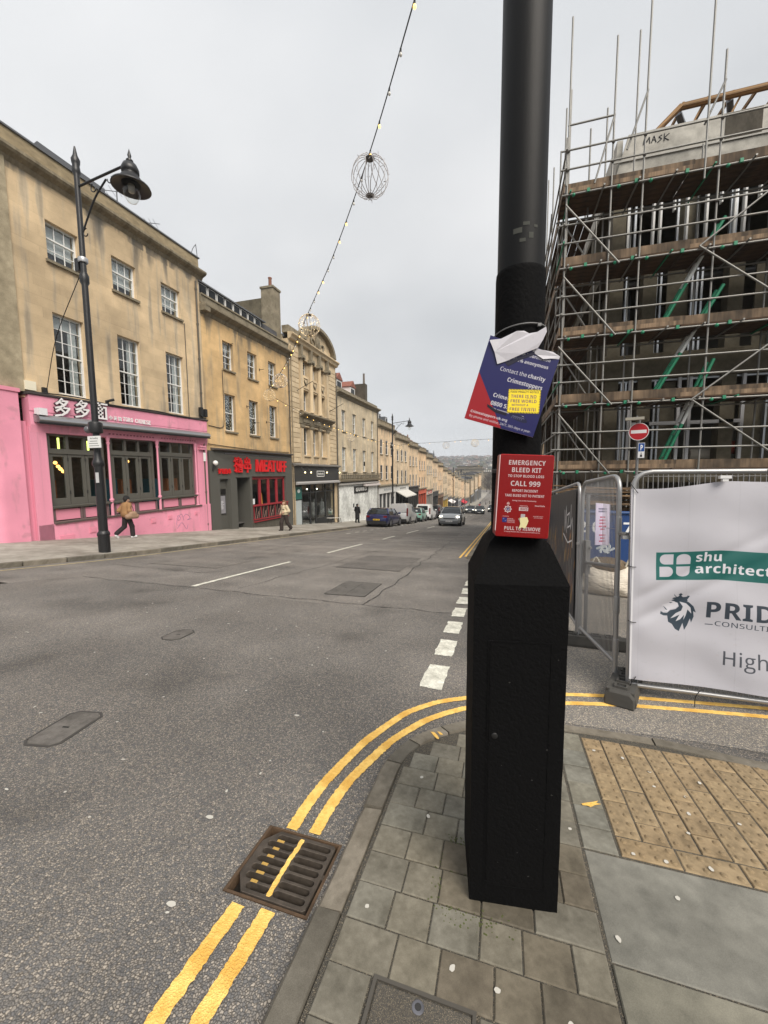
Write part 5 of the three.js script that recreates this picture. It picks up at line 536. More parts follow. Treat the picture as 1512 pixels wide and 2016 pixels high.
// ---- boarded white front
{
  const D0 = 35.5, W = 13.0, q = d => d - D0, B = building('weathered grey stone building above a white boarded-up shop front', D0, 'boarded_building');
  const st = stoneMat(601, [190, 175, 148], W, 13, -2, { yc: 9.7, streak: 1.0, joint: 0.03 }); const us = [36.86, 39.86, 42.96, 46.02].map(q), holes = []; us.forEach(u => holes.push([u, u + 1.08, 5.98, 8.05], [u, u + 1.08, 1.95, 4.37]));
  mesh('wall', boxUV(ext(wallShape([[0, 0.8], [W, 0.8], [W, 9.7], [0, 9.7]], holes), 0.4, -0.4)), st, B); mesh('rear_body', boxUV(merged([bb(0.02, W - 0.02, -5, 9.9, -9, -3.6), bb(W - 0.2, W - 0.02, -5, 9.9, -3.6, -0.4), bb(0.02, 0.2, -5, 9.9, -3.6, -0.4)])), PLAINSTONE[1], B); rooms(B, W, [[1.5, 4.8], [5.6, 9]]);
  us.forEach(u => { sash(B, u, u + 1.08, 5.98, 8.05, 2, 2, 2, { joined: true, blind: 0.2 }); sash(B, u, u + 1.08, 1.95, 4.37, 3, 2, 2, { joined: true, curtain: true }); });
  mesh('cornice', sweepX([[0, 9.2], [0.1, 9.3], [0.14, 9.45], [0.46, 9.56], [0.46, 9.68], [0, 9.75]], 0, W + 0.3, 0.12), DIRTY, B); mesh('parapet', sweepX([[0, 9.7], [0.02, 10.1], [-0.3, 10.1], [-0.3, 9.7]], 0, W, 0.1), DIRTY, B);
  const TILE = mat([0.22, 0.085, 0.06], 0.85, { bumpMap: rep(FINE, 2), bumpScale: 0.02 }); mesh('roof', sweepX([[-0.4, 10], [-3.2, 12.0], [-8.5, 10.2], [-8.5, 9.8]], 0.3, W - 0.6), TILE, B);
  [1.8, 5.6].forEach(u => { const dm = mesh('dormer', [bb(u, u + 1.4, 10, 11.2, -2.2, -0.7)], WHITEP, B); mesh('dormer_pane', bb(u + 0.2, u + 1.2, 10.3, 11, -0.7, -0.68), GLASSD, dm); mesh('dormer_roof', ext(shp([[u - 0.15, 11.2], [u + 1.55, 11.2], [u + 0.7, 11.9]]), 2, -2.6), TILE, dm); });
  mesh('chimney_block', boxUV(bb(W - 0.5, W + 0.3, 9, 13.0, -5.4, -1.4)), mat([0.32, 0.3, 0.26], 0.95, { map: rep(SLAB, 0.5) }), B); mesh('chimney_pot', lathe([[0.15, 13], [0.12, 14.2], [0.15, 14.3]], 10).translate(W - 0.1, 0, -1.7), mat([0.14, 0.12, 0.1], 0.9), B);
  const WB = mat([0.62, 0.63, 0.62], 0.6, { map: rep(GREYM, 0.3), bumpMap: FINE, bumpScale: 0.003 }); WB.color.multiplyScalar(3.2);
  mesh('boarding', boxUV(bb(0.1, W - 0.1, -5, 0.86, -0.3, 0.02)), WB, B); for (let i = 0; i < 6; i++) mesh('board_panel', boxUV(bb(0.7 + i * 1.95, 0.7 + i * 1.95 + 1.94, -4.5, 0.3, 0.02, 0.06 + 0.006 * (i % 2))), WB, B);
  mesh('fascia_trim', sweepX([[0.05, 0.55], [0.3, 0.6], [0.34, 0.75], [0.05, 0.85]], 0.2, W - 0.1), mat([0.6, 0.58, 0.55], 0.6), B); mesh('awning_box', sweepX([[0.05, 0.3], [0.5, 0.28], [0.5, 0.45], [0.05, 0.55]], 7.2, W - 0.3), mat([0.55, 0.5, 0.48], 0.6), B); mesh('fascia_cornice', sweepX([[0, 0.86], [0.5, 0.92], [0.55, 1.1], [0, 1.22]], 0, W), SOOT, B);
  for (let i = 0; i < 9; i++) mesh('balustrade_panel', boxUV(bb(0.2 + i * 1.4, 1.4 + i * 1.4, 1.22, 1.62, 0.3, 0.42)), DIRTY, B); for (let i = 0; i < 26; i++) mesh('iron_bar', tube([0.2 + i * 0.5, 1.2, 0.5], [0.2 + i * 0.5, 1.75, 0.5], 0.015, 4), WIRE, B); mesh('iron_rail', tube([0.1, 1.75, 0.5], [W, 1.75, 0.5], 0.02, 5), WIRE, B);
  const gs = canvas(256, 64, (g, w, h) => { g.fillStyle = '#0c0c0c'; g.fillRect(0, 0, w, h); g.fillStyle = '#e6e6e2'; fit(g, 'GU', 14, 50, 92, 50, 'bold'); [118, 134, 150, 166].forEach((x, i) => g.fillRect(x, 14, i % 2 ? 5 : 9, 36)); fit(g, 'D', 180, 50, 50, 50, 'bold'); }); mesh('sign_board', bb(q(39.8), q(44.3), -0.4, 0.35, 0.075, 0.16), mat([0.01, 0.01, 0.01], 0.5), B); mesh('sign_face', new THREE.PlaneGeometry(4.4, 0.68).translate(q(42.05), -0.02, 0.164), mat('#ffffff', 0.5, { map: gs }), B);
  mesh('letter_slot', bb(q(39.5), q(39.8), -1.9, -1.5, 0.06, 0.09), WIRE, B); downpipe(B, 0.1, -3.5, 9.4); downpipe(B, W - 0.12, -4, 9.4); mesh('wall_bracket', bb(q(43.2), q(43.35), 2.6, 3.1, 0, 0.12), WIRE, B);
}

// ---------------------------------------------------------------- the rest of the terrace, stepping down the hill
const FS = [stoneMat(701, [212, 186, 152], 9, 12, 0, { yc: 10.9, streak: 0.7, n: 512, joint: 0.03 }), stoneMat(702, [206, 184, 153], 9, 12, 0, { yc: 10.9, streak: 0.8, n: 512, joint: 0.03 }), stoneMat(703, [214, 183, 146], 9, 12, 0, { yc: 10.9, streak: 0.5, n: 512, joint: 0.03 })];
const DKP = mat([0.03, 0.032, 0.035], 0.5);
function house(d0, d1, top, o) { // o: label, stone, fascia colour, frame colour, extras
  const W = d1 - d0, sgn = o.right ? 1 : -1, X = o.x ?? XF, B = thing('terrace_building', o.label, 'building', [X, 0, o.right ? -d1 : -d0], o.right ? -Math.PI / 2 : Math.PI / 2);
  const st = FS[o.stone], base = road(d1) - 0.6, sh = o.shop ?? top - 8.1, near = d0 < 100, holes = [], n = o.n || 3, u = i => (i + 0.5) * (W - 0.9) / n + 0.45, ww = o.ww || 1.06, rows = o.rows || [[top - 4.45, top - 2.6], [top - 8.0, top - 5.85]];
  for (const r of rows) for (let i = 0; i < n; i++) holes.push([u(i) - ww / 2, u(i) + ww / 2, r[0], r[1]]);
  const wg = ext(wallShape([[0, sh], [W, sh], [W, top - 0.8], [0, top - 0.8]], holes), 0.35, -0.35).translate(0, -(top - 11.8), 0); boxUV(wg); wg.translate(0, top - 11.8, 0); mesh('wall', wg, st, B);
  mesh('rear_body', boxUV(bb(0.02, W - 0.02, base - 3, top - 0.5, -9, -0.6)), PLAINSTONE[1], B);
  mesh('cornice', sweepX([[0, top - 1.1], [0.1, top - 1.0], [0.38, top - 0.88], [0.4, top - 0.76], [0, top - 0.7]], 0, W + 0.15), DIRTY, B); mesh('parapet', boxUV(bb(0.05, W, top - 0.72, top - 0.08, -0.35, 0.02)), PLAINSTONE[o.stone], B); mesh('coping', bb(0, W + 0.1, top - 0.08, top, -0.4, 0.08), DIRTY, B);
  holes.forEach(h => { if (near) sash(B, h[0], h[1], h[2], h[3], 1, 1, 1, { glass: GLASSD, z: -0.05 }); else { const t = mesh('window', bb(h[0], h[1], h[2], h[3], -0.1, -0.05), GLASSD, B); mesh('sill', bb(h[0] - 0.1, h[1] + 0.1, h[2] - 0.12, h[2], -0.1, 0.08), DIRTY, t); mesh('meeting_rail', bb(h[0], h[1], (h[2] + h[3]) / 2 - 0.04, (h[2] + h[3]) / 2 + 0.04, -0.06, -0.03), WHITEP, t); } });
  const rf = mesh('roof', sweepX([[-0.4, top - 0.3], [-1.1, top + 0.6 + (o.roof || 0)], [-4.5, top + 1.0 + (o.roof || 0)], [-8.8, top - 0.3]], 0.25, W - 0.25), o.roofM || SLATE, B);
  if (o.dormer) for (const x of [W * 0.3, W * 0.68]) { const dm = mesh('dormer', bb(x - 0.6, x + 0.6, top - 0.1, top + 0.9, -1.6, -0.5), LEAD, B); mesh('dormer_window', bb(x - 0.45, x + 0.45, top + 0.05, top + 0.75, -0.5, -0.46), WHITEP, dm); mesh('dormer_pane', bb(x - 0.38, x + 0.38, top + 0.1, top + 0.7, -0.46, -0.44), GLASSD, dm); }
  if (o.stack) { mesh('chimney_stack', boxUV(bb(W - 0.6, W + 0.1, top - 1, top + 1.1, -4, -1.6)), DIRTY, B); for (let i = 0; i < 3; i++) mesh('chimney_pot', lathe([[0.13, 0], [0.1, 0.55], [0.13, 0.6]], 8).translate(W - 0.25, top + 1.1, -2 - i * 0.8), mat([0.24, 0.12, 0.08], 0.85), B); }
  // shop front
  const fm = mat(o.fascia, 0.55), pm = mat(o.frame, 0.55); const ft = sh + 0.02, fb = sh - 0.95;
  mesh('shop_cornice', sweepX([[0, ft - 0.06], [0.4, ft], [0.42, ft + 0.12], [0, ft + 0.22]], 0, W), o.dark ? DKP : DIRTY, B); mesh('shop_fascia', boxUV(bb(0.15, W - 0.15, fb, ft - 0.05, -0.1, 0.16)), fm, B);
  for (const x of [0.2, W - 0.2]) mesh('shop_pilaster', bb(x - 0.2, x + 0.2, base - 2, fb, -0.35, 0.1), pm, B);
  const gy0 = Math.max(road(d0), road(d1)) + 0.1; const cols = near ? 4 : 3, cw = (W - 0.8) / cols; mesh('stall_riser', bb(0.4, W - 0.4, base - 2, gy0 + 0.3, -0.3, 0), pm, B);
  for (let i = 0; i < cols; i++) { const a = 0.4 + i * cw; mesh('mullion', bb(a - 0.05, a + 0.05, gy0 + 0.3, fb, -0.25, 0.0), pm, B); mesh('pane', bb(a + 0.05, a + cw - 0.05, gy0 + 0.3, fb - 0.05, -0.2, -0.19), o.lit ? phys([0.07, 0.065, 0.055], 0.08) : GLASSD, B); }
  if (o.awning) { const g = ext(shp([[0.16, fb + 0.1], [-0 + 1.6, fb - 0.7], [1.6, fb - 0.85], [0.16, fb - 0.05]].map(p => [-p[0], p[1]])), W - 1.2).rotateY(Math.PI / 2).translate(0.6, 0, 0); mesh('awning', boxUV(g), mat(o.awning, 0.8), B); }
  if (o.sign) { const tx = canvas(256, 48, (g, w, h) => { g.fillStyle = o.sign[1]; g.fillRect(0, 0, w, h); g.fillStyle = o.sign[2]; for (let i = 0; i < o.sign[0]; i++) g.fillRect(30 + i * 196 / o.sign[0], 12 + (i % 2) * 6, 120 / o.sign[0], 26 - (i % 2) * 6); }); mesh('sign_face', new THREE.PlaneGeometry(W * 0.6, 0.6).translate(W * 0.5, (ft + fb) / 2, 0.17), mat('#ffffff', 0.6, { map: tx }), B); }
  return B;
}
const W0 = [0.6, 0.6, 0.58];
[[48.5, 57, 8.75, { label: 'fourth front down the street, cream stone over a white shop with tall arched glazing', stone: 0, shop: 0.02, fascia: W0, frame: W0, dormer: true, rows: [[4.3, 6.22], [0.9, 2.85]], sign: [7, '#c9c9c4', '#7d8288'] }],
[57, 65.6, 7.86, { label: 'cream stone house over a shop with white fascia and striped awning', stone: 1, shop: -0.08, fascia: W0, frame: [0.03, 0.03, 0.03], roofM: mat([0.16, 0.1, 0.085], 0.85), rows: [[3.65, 5.44], [0.05, 2.26]], awning: [0.55, 0.54, 0.5], sign: [9, '#d8d8d4', '#1c1c1e'] }],
[65.6, 74, 7.37, { label: 'cream stone house over a charcoal shop front in the middle of the row', stone: 0, shop: -0.73, fascia: [0.035, 0.033, 0.03], frame: [0.04, 0.038, 0.034], dark: true, rows: [[3.08, 4.76], [-0.55, 1.57]], stack: true, roofM: mat([0.16, 0.1, 0.085], 0.85) }],
[74, 82, 6.87, { label: 'stone house over the bright orange-red shop front', stone: 2, shop: -1.32, fascia: [0.55, 0.1, 0.05], frame: [0.5, 0.09, 0.045], rows: [[2.4, 4.25], [-1.15, 1.03]] }],
[82, 90, 5.98, { label: 'stone house over a pale shop with a red oval sign', stone: 1, shop: -1.85, fascia: [0.5, 0.46, 0.4], frame: [0.3, 0.28, 0.26], roof: 0.5, dormer: true, stack: true, sign: [5, '#b02a22', '#e4d8cc'] }],
[90, 98, 5.4, { label: 'stone house over a black shop, next below the red oval sign', stone: 0, shop: -2.7, fascia: [0.03, 0.03, 0.03], frame: [0.04, 0.04, 0.04], dark: true, roof: 0.6, dormer: true }],
[98, 106.6, 4.55, { label: 'narrow-looking stone house over a brown timber shop front', stone: 2, fascia: [0.2, 0.11, 0.06], frame: [0.16, 0.09, 0.05], roof: 0.4, stack: true }],
[106.6, 116, 3.5, { label: 'stone house over a shop with yellow panels', stone: 1, fascia: [0.3, 0.28, 0.24], frame: [0.55, 0.36, 0.05], stack: true }],
[116, 125, 2.75, { label: 'stone house over a shop with a broad white awning', stone: 0, fascia: [0.06, 0.05, 0.06], frame: [0.4, 0.4, 0.4], awning: [0.72, 0.68, 0.66] }],
[125, 134.5, 2.1, { label: 'stone house next below the broad white awning', stone: 2, fascia: [0.2, 0.19, 0.17], frame: [0.1, 0.1, 0.1], roof: 0.4, stack: true }],
[134.5, 145, 1.3, { label: 'distant terrace house with a dark shop near the red canopy', stone: 1, fascia: [0.05, 0.05, 0.06], frame: [0.05, 0.05, 0.06], dormer: true }],
[145, 156, 0.5, { label: 'distant terrace house with a pale grey shop front', stone: 0, fascia: [0.4, 0.4, 0.4], frame: [0.3, 0.3, 0.3] }],
[156, 168, -0.3, { label: 'distant terrace house over the red shop canopy', stone: 2, fascia: [0.4, 0.03, 0.04], frame: [0.2, 0.03, 0.03], awning: [0.5, 0.02, 0.04] }],
[168, 182, -1.0, { label: 'distant terrace house before the white rendered pair', stone: 1, fascia: [0.1, 0.1, 0.1], frame: [0.1, 0.1, 0.1], roof: 0.5 }],
[182, 196, -1.5, { label: 'distant narrow house far down the left of the street', stone: 0, fascia: [0.06, 0.05, 0.05], frame: [0.2, 0.2, 0.2] }],
[196, 212, -0.6, { label: 'far cream house where the street levels out', stone: 1, fascia: [0.3, 0.3, 0.3], frame: [0.1, 0.1, 0.1], x: -14.4 }],
[212, 232, 1.2, { label: 'far tall pale rendered house at the bottom of the hill', stone: 1, fascia: [0.5, 0.5, 0.5], frame: [0.2, 0.2, 0.2], x: -13.6, rows: [[-2, -0.2], [-5.4, -3.4]] }],
[232, 256, 2.0, { label: 'last and tallest of the far houses on the left', stone: 2, fascia: [0.3, 0.2, 0.1], frame: [0.2, 0.2, 0.2], x: -12.8, rows: [[-1.4, 0.4], [-4.8, -2.8]] }]
].forEach(a => house(...a));
[[44, 54, 8.2, 'first stone house on the right-hand side behind the scaffold'], [54, 63, 7.5, 'second stone house on the right-hand side behind the scaffold'], [63, 72, 6.8, 'third stone house on the right-hand side behind the scaffold'], [72, 82, 6.0, 'fourth stone house on the right-hand side behind the scaffold'], [82, 92, 5.2, 'fifth stone house on the right-hand side behind the scaffold'], [92, 104, 4.4, 'sixth stone house on the right-hand side behind the scaffold']].forEach(([a, b, t, l], i) => house(a, b, t, { label: l, stone: i % 3, right: true, x: 4.2, fascia: [0.2, 0.18, 0.17], frame: [0.1, 0.1, 0.1] }));

// ---------------------------------------------------------------- far side of the valley
{
  const hill = scene.userData.hill, wm = [[0.5, 0.47, 0.42], [0.4, 0.33, 0.26], [0.58, 0.56, 0.54], [0.36, 0.24, 0.2]].map(c => mat(c, 0.9)), rm = [[0.1, 0.085, 0.085], [0.2, 0.11, 0.09], [0.09, 0.095, 0.11]].map(c => mat(c, 0.9));
  const wg = bx(9, 7, 8, 0, 3.5, 0), rg = ext(shp([[-5, 7], [5, 7], [0, 10.2]]), 8.6, -4.3), cg = bx(0.9, 2, 0.9, 2.4, 10, 0), dg = bx(6.2, 1.3, 0.1, 0, 4.8, 4.03); let n = 0; const winM = mat([0.05, 0.055, 0.06], 0.3);
  for (let i = 0; i < 300 && n < 280; i++) { const d = 760 + 900 * Math.pow(rnd(), 0.8), x = lerp(-0.30, 0.06, rnd()) * d; const t = thing('hillside_house', 'small distant house among the rows on the far hill', 'house', [x, hill(x, d) - 0.5, -d], rr(-0.5, 0.5), 'houses on the far hill'); mesh('wall', wg, wm[i % 4], t); const r = mesh('roof', rg, rm[i % 3], t); mesh('chimney', cg, rm[1], r); mesh('window_band', dg, winM, t); const s = rr(0.55, 1.0); t.scale.set(s * rr(1, 2.0), s, s); n++; }
  const cl = new THREE.IcosahedronGeometry(1, 1), N = 2200, im = new THREE.InstancedMesh(cl, mat([0.05, 0.048, 0.036], 1), N), M4 = new THREE.Matrix4(), Q = new THREE.Quaternion(); for (let i = 0; i < N; i++) { const d = 560 + 1300 * rnd(), x = lerp(-0.36, 0.14, rnd()) * d; Q.setFromAxisAngle(V(0, 1, 0), i); M4.compose(V(x, hill(x, d) + 1.5, -d), Q, V(rr(3, 7), rr(2.5, 5.5), rr(3, 7))); im.setMatrixAt(i, M4); im.setColorAt(i, lin(rr(0.6, 1.5), rr(0.6, 1.4), rr(0.6, 1.2))); } im.name = 'hillside_trees'; im.userData = { kind: 'stuff', label: 'dark mass of winter trees on the far hill', category: 'trees' }; scene.add(im);
  // long classical building with a balustrade closing the view
  const T = thing('civic_building', 'grey stone civic building with balustraded roof closing the far end of the street', 'building', [0, 0, -395]); const cs = mat([0.24, 0.2, 0.14], 0.9), cd = mat([0.1, 0.09, 0.07], 0.95);
  mesh('block', boxUV(bb(-44, -18, -16, 5.6, -14, 0)), cs, T); mesh('block_cornice', bb(-45, -17, 5.6, 6.6, -15, 1), cd, T); mesh('block_attic', bb(-43, -19, 6.6, 8.6, -13, -1), cs, T); mesh('attic_coping', bb(-44, -18, 8.6, 9.3, -14, 0), cd, T); mesh('wing', boxUV(bb(-18, 40, -16, 2.4, -12, -2)), cs, T); mesh('wing_cornice', bb(-18, 41, 2.4, 3.2, -13, -1), cd, T); mesh('balustrade_rail', bb(-18, 40, 5.0, 5.6, -3, -2), cd, T); for (let i = 0; i < 30; i++) mesh('baluster', bb(-17.6 + i * 1.95, -16.6 + i * 1.95, 3.2, 5.0, -2.9, -2.1), mat([0.5, 0.47, 0.42], 0.9), T); for (let i = 0; i < 9; i++) mesh('window', bb(-42.5 + i * 2.7, -41.3 + i * 2.7, -1, 3.2, 0, 0.1), GLASSD, T); for (let i = 0; i < 7; i++) mesh('roof_urn', bx(1.1, 1.2, 1.1, -15 + i * 8, 6.2, -2.5), mat([0.7, 0.68, 0.64], 0.8), T);
  const sp = thing('church_spire', 'thin dark church spire on the skyline above the terrace', 'spire', [-101, -14, -600]); mesh('tower', bx(7, 30, 7, 0, 15, 0), cd, sp); mesh('spire', new THREE.ConeGeometry(4.4, 22, 8).translate(0, 41, 0), rm[2], sp);
  // winter trees before it
  const twig = mat([0.055, 0.042, 0.033], 1);
  for (let i = 0; i < 7; i++) { const x = -19 + i * 5.0 + rr(-1, 1), d = 330 + rr(-12, 30), y = -14.2, h = rr(13, 17), t = thing('winter_tree', 'bare brown winter tree in the clump at the foot of the street', 'tree', [x, y, -d], i, 'bare trees at the bottom of the street'); mesh('trunk', tube([0, 0, 0], [0.3, h * 0.45, 0], 0.35, 7, 0.2), twig, t); const g = []; for (let k = 0; k < 500; k++) { const a = rr(0, 6.283), r = Math.sqrt(rnd()) * 4.6, yy = h * (0.25 + 0.75 * rnd()), rad = r * Math.sqrt(Math.max(0.05, 1 - ((yy / h - 0.55) / 0.5) ** 2)); g.push(tube([Math.cos(a) * rad * 0.55, yy - 1.4, Math.sin(a) * rad * 0.55], [Math.cos(a) * rad, yy + rr(0, 0.8), Math.sin(a) * rad], 0.07, 3, 0.03)); } mesh('crown', g, twig, t); }
}

// ---------------------------------------------------------------- lamp posts
const LBLK = phys([0.012, 0.012, 0.013], 0.42), CLEAR = phys([0.95, 0.95, 0.93], 0.05, { transmission: 1, thickness: 0, ior: 1.45 });
function lampPost(label, x, d, y, H = 11.36, arm = 1.9) {
  const t = thing('street_lamp', label, 'street lamp', [x, y, -d], 0, 'black street lamps along the left kerb');
  mesh('base', lathe([[0.16, -0.1], [0.16, 0.5], [0.172, 0.52], [0.172, 0.58], [0.14, 0.64], [0.125, 0.66]], 8).rotateY(0.4), LBLK, t);
  mesh('lower_shaft', lathe([[0.125, 0.6], [0.118, 2.55], [0.16, 2.62], [0.155, 2.72], [0.105, 2.82], [0.09, 3.0]], 16), LBLK, t);
  mesh('shaft', lathe([[0.09, 2.9], [0.08, 7.7], [0.12, 7.78], [0.12, 7.95], [0.075, 8.05], [0.068, H - 0.75], [0.1, H - 0.7], [0.1, H - 0.62], [0.085, H - 0.5], [0.1, H - 0.45], [0.11, H - 0.36], [0.06, H - 0.25], [0.02, H - 0.02], [0, H]], 14), LBLK, t);
  const ya = H - 1.05; mesh('arm', path([[0.05, ya, 0], [arm * 0.5, ya + 0.1, 0], [arm, ya + 0.2, 0]], 0.032, 6, 12), LBLK, t); mesh('brace', path([[0.05, ya - 1.25, 0], [0.3, ya - 0.85, 0], [0.62, ya - 0.4, 0], [1.05, ya - 0.02, 0]], 0.026, 6, 16), LBLK, t);
  const curl = (cx, cy, r, a) => { const p = []; for (let i = 0; i <= 10; i++) { const q = a + i * 0.45, rr2 = r * (1 - i * 0.06); p.push(V(cx + Math.cos(q) * rr2, cy + Math.sin(q) * rr2, 0)); } return path(p, 0.016, 5, 20); }; mesh('scroll', curl(0.6, ya - 0.16, 0.13, 2), LBLK, t); mesh('scroll', curl(1.22, ya - 0.04, 0.13, 3), LBLK, t); mesh('scroll', curl(0.2, ya - 1.25, 0.13, 1.5), LBLK, t);
  const hx = arm, hy = ya + 0.1; mesh('lamp_finial', lathe([[0.05, 0], [0.09, 0.06], [0.03, 0.12], [0.05, 0.18], [0, 0.36]], 10).translate(hx, hy + 0.1, 0), LBLK, t);
  const cap = mesh('lamp_shade', lathe([[0.05, 0.12], [0.16, 0.06], [0.21, -0.05], [0.21, -0.14], [0.17, -0.15], [0.19, -0.22], [0.24, -0.26], [0.26, -0.35], [0.45, -0.46], [0.47, -0.51], [0.44, -0.5], [0.23, -0.42]], 28).translate(hx, hy, 0), LBLK, t); mesh('lamp_glass', lathe([[0.215, -0.43], [0.22, -0.55], [0.19, -0.72], [0.11, -0.86], [0, -0.91]], 20).translate(hx, hy, 0), CLEAR, t); mesh('lamp_burner', lathe([[0, -0.42], [0.08, -0.44], [0.07, -0.62], [0, -0.64]], 10).translate(hx, hy, 0), mat([0.4, 0.38, 0.34], 0.5), t);
  mesh('clamp_ring', lathe([[0.105, 8.3], [0.125, 8.32], [0.125, 8.42], [0.105, 8.44]], 12), mat([0.45, 0.45, 0.46], 0.4, { metalness: 0.6 }), t); mesh('junction_box', bx(0.14, 0.34, 0.16, -0.16, 8.25, 0), LBLK, t);
  return t;
}
{
  const L = lampPost('nearest black street lamp, in front of the pink restaurant', -11.5, 8.84, -0.65);
  mesh('camera_collar', lathe([[0.13, 3.55], [0.18, 3.57], [0.18, 3.85], [0.13, 3.88]], 12), LBLK, L); mesh('camera_head', new THREE.SphereGeometry(0.11, 12, 8).translate(-0.22, 3.66, 0.06), mat([0.1, 0.1, 0.11], 0.3), L);
  const ps = canvas(128, 96, (g, w, h) => { g.fillStyle = '#dcdcda'; g.fillRect(0, 0, w, h); g.fillStyle = '#333'; fit(g, 'No loading', 24, 24, 80, 18, 'bold'); for (let r = 0; r < 3; r++) for (let i = 0; i < 7 + r; i++) g.fillRect(22 - (r ? 8 : 0) + i * 11, 38 + r * 19, 7, 7); }); mesh('plate', bx(0.5, 0.34, 0.015, 0.16, 3.28, 0.19), mat([0.6, 0.6, 0.6], 0.5), L); mesh('plate_face', new THREE.PlaneGeometry(0.49, 0.33).translate(0.16, 3.28, 0.199), mat('#ffffff', 0.5, { map: ps }), L); mesh('small_label', bx(0.12, 0.3, 0.01, 0.1, 2.25, 0.14), mat([0.5, 0.5, 0.5], 0.6), L);
  const c = thing('stay_wire', 'thin dark wire from the nearest lamp post to the pink fascia', 'wire'); mesh('wire', path([[-11.62, 7.4, -8.84], [-13.6, 6.0, -9.4], [-15.2, 4.62, -10.05]], 0.012, 5, 20), WIRE, c); mesh('anchor', bx(0.1, 0.2, 0.14, -15.33, 4.62, -10.07), WIRE, c);
  const l2 = lampPost('second black street lamp, beside the parked cars', -11.6, 42, road(42) + 0.12, 11.8); const l3 = lampPost('third black street lamp far down the hill', -11.6, 98, road(98) + 0.12); lampPost('fourth and most distant black street lamp on the left', -11.4, 128, road(128) + 0.12);
}
// ---------------------------------------------------------------- festoon strings with wire globes
const GW = mat([0.42, 0.4, 0.4], 0.5), BULB = mat([0.75, 0.55, 0.25], 0.35, { emissive: hexc('#ffc768'), emissiveIntensity: 1.1 }), BULBOFF = phys([0.8, 0.78, 0.72], 0.15), LED = mat([0.8, 0.75, 0.65], 0.4, { emissive: hexc('#ffdf9f'), emissiveIntensity: 1.2 });
function globe(label, p, warm, R = 0.375, lit = true) {
  const t = thing('globe_light', label, 'decoration', p, rr(0, 3), 'wire globe lights strung over the street'); const gm = warm ? mat([0.62, 0.5, 0.34], 0.5) : GW;
  for (let k = 0; k < 16; k++) { const pts = [], a0 = k / 16 * 6.283, w = rr(-0.25, 0.25); for (let i = 0; i <= 12; i++) { const th = 0.12 + (Math.PI - 0.24) * i / 12, a = a0 + w * Math.sin(i * 0.8) * 0.6; pts.push(V(R * Math.sin(th) * Math.cos(a), R * Math.cos(th), R * Math.sin(th) * Math.sin(a))); } mesh('wire', path(pts, R < 0.3 ? 0.01 : 0.0075, 4, 18), gm, t); }
  const tw = []; for (let i = 0; i < 70; i++) { const th = Math.acos(rr(-1, 1)), a = rr(0, 6.28), n = V(Math.sin(th) * Math.cos(a), Math.cos(th), Math.sin(th) * Math.sin(a)), s = n.clone().multiplyScalar(R), e = s.clone().add(V(rr(-1, 1), rr(-1, 1), rr(-1, 1)).multiplyScalar(0.05)); tw.push(tube(s, e, 0.005, 3)); } mesh('twigs', tw, gm, t).userData.kind = 'stuff';
  mesh('pole_cap', lathe([[0, R * 0.98], [0.09, R * 0.94], [0.1, R * 0.9], [0, R * 0.88]], 10), mat([0.1, 0.1, 0.1], 0.6), t); mesh('pole_cap', lathe([[0, -R * 0.9], [0.09, -R * 0.93], [0, -R * 1.0]], 10), mat([0.1, 0.09, 0.09], 0.6), t); mesh('hanger', tube([0, R * 0.95, 0], [0, R + 0.12, 0], 0.008, 4), WIRE, t);
  if (lit) { const ld = []; for (let i = 0; i < 60; i++) { const th = Math.acos(rr(-1, 0.9)), a = rr(0, 6.28); ld.push(new THREE.OctahedronGeometry(0.011).translate(R * Math.sin(th) * Math.cos(a), R * Math.cos(th), R * Math.sin(th) * Math.sin(a))); } mesh('light_points', ld, LED, t).userData.kind = 'stuff'; }
  return t;
}
function festoon(label, pts, step, r = 0.009, br = 0.03, on = 0.5) { const t = thing('festoon_string', label, 'string lights'), c = new THREE.CatmullRomCurve3(pts.map(p => V(...p))), L = c.getLength(); mesh('cable', new THREE.TubeGeometry(c, 120, r, 5), WIRE, t); let k = 0; for (let s = step / 2; s < L; s += step) { const p = c.getPointAt(s / L), lit = hash(k++, 3, 9) < on; mesh('socket', tube([p.x, p.y, p.z], [p.x, p.y - br * 2, p.z], br * 0.55, 5), WIRE, t); mesh('bulb', new THREE.SphereGeometry(br * 0.85, 7, 5).scale(1, 1.3, 1).translate(p.x, p.y - br * 2.9, p.z), lit ? BULB : BULBOFF, t); } return t; }
festoon('nearest festoon string sweeping from overhead down to the ochre building', [[1.2, 8.75, -2.2], [-1.24, 8.3, -5.94], [-2.71, 8.12, -8.18], [-4.6, 7.65, -10.6], [-6.7, 7.4, -13.2], [-9.3, 7.28, -16.6], [-12, 7.3, -20], [-14.9, 7.3, -23.3], [-15.38, 7.4, -23.8]], 0.62, 0.011, 0.03, 0.45);
globe('largest wire globe, hanging alone against the sky', [-2.71, 7.66, -8.18], false, 0.375, false); globe('second wire globe, before the curved pediment', [-6.7, 6.93, -13.2], true); globe('third wire globe, in front of the ochre wall beside a window', [-12, 6.88, -20], false); globe('fourth wire globe, lowest on the nearest string, warm lit', [-14.7, 6.83, -23.1], true);
festoon('second festoon string running along the columned and boarded fronts', [[-15.3, 7.0, -24.5], [-15.0, 6.2, -30], [-14.9, 5.9, -37], [-14.6, 5.6, -44], [-13, 5.4, -52]], 1.0, 0.012, 0.035, 0.8); globe('small wire globe in front of the boarded building windows', [-14.95, 5.35, -38.2], false); globe('warm wire globe beside the second street lamp', [-13.2, 5.05, -51.2], true);
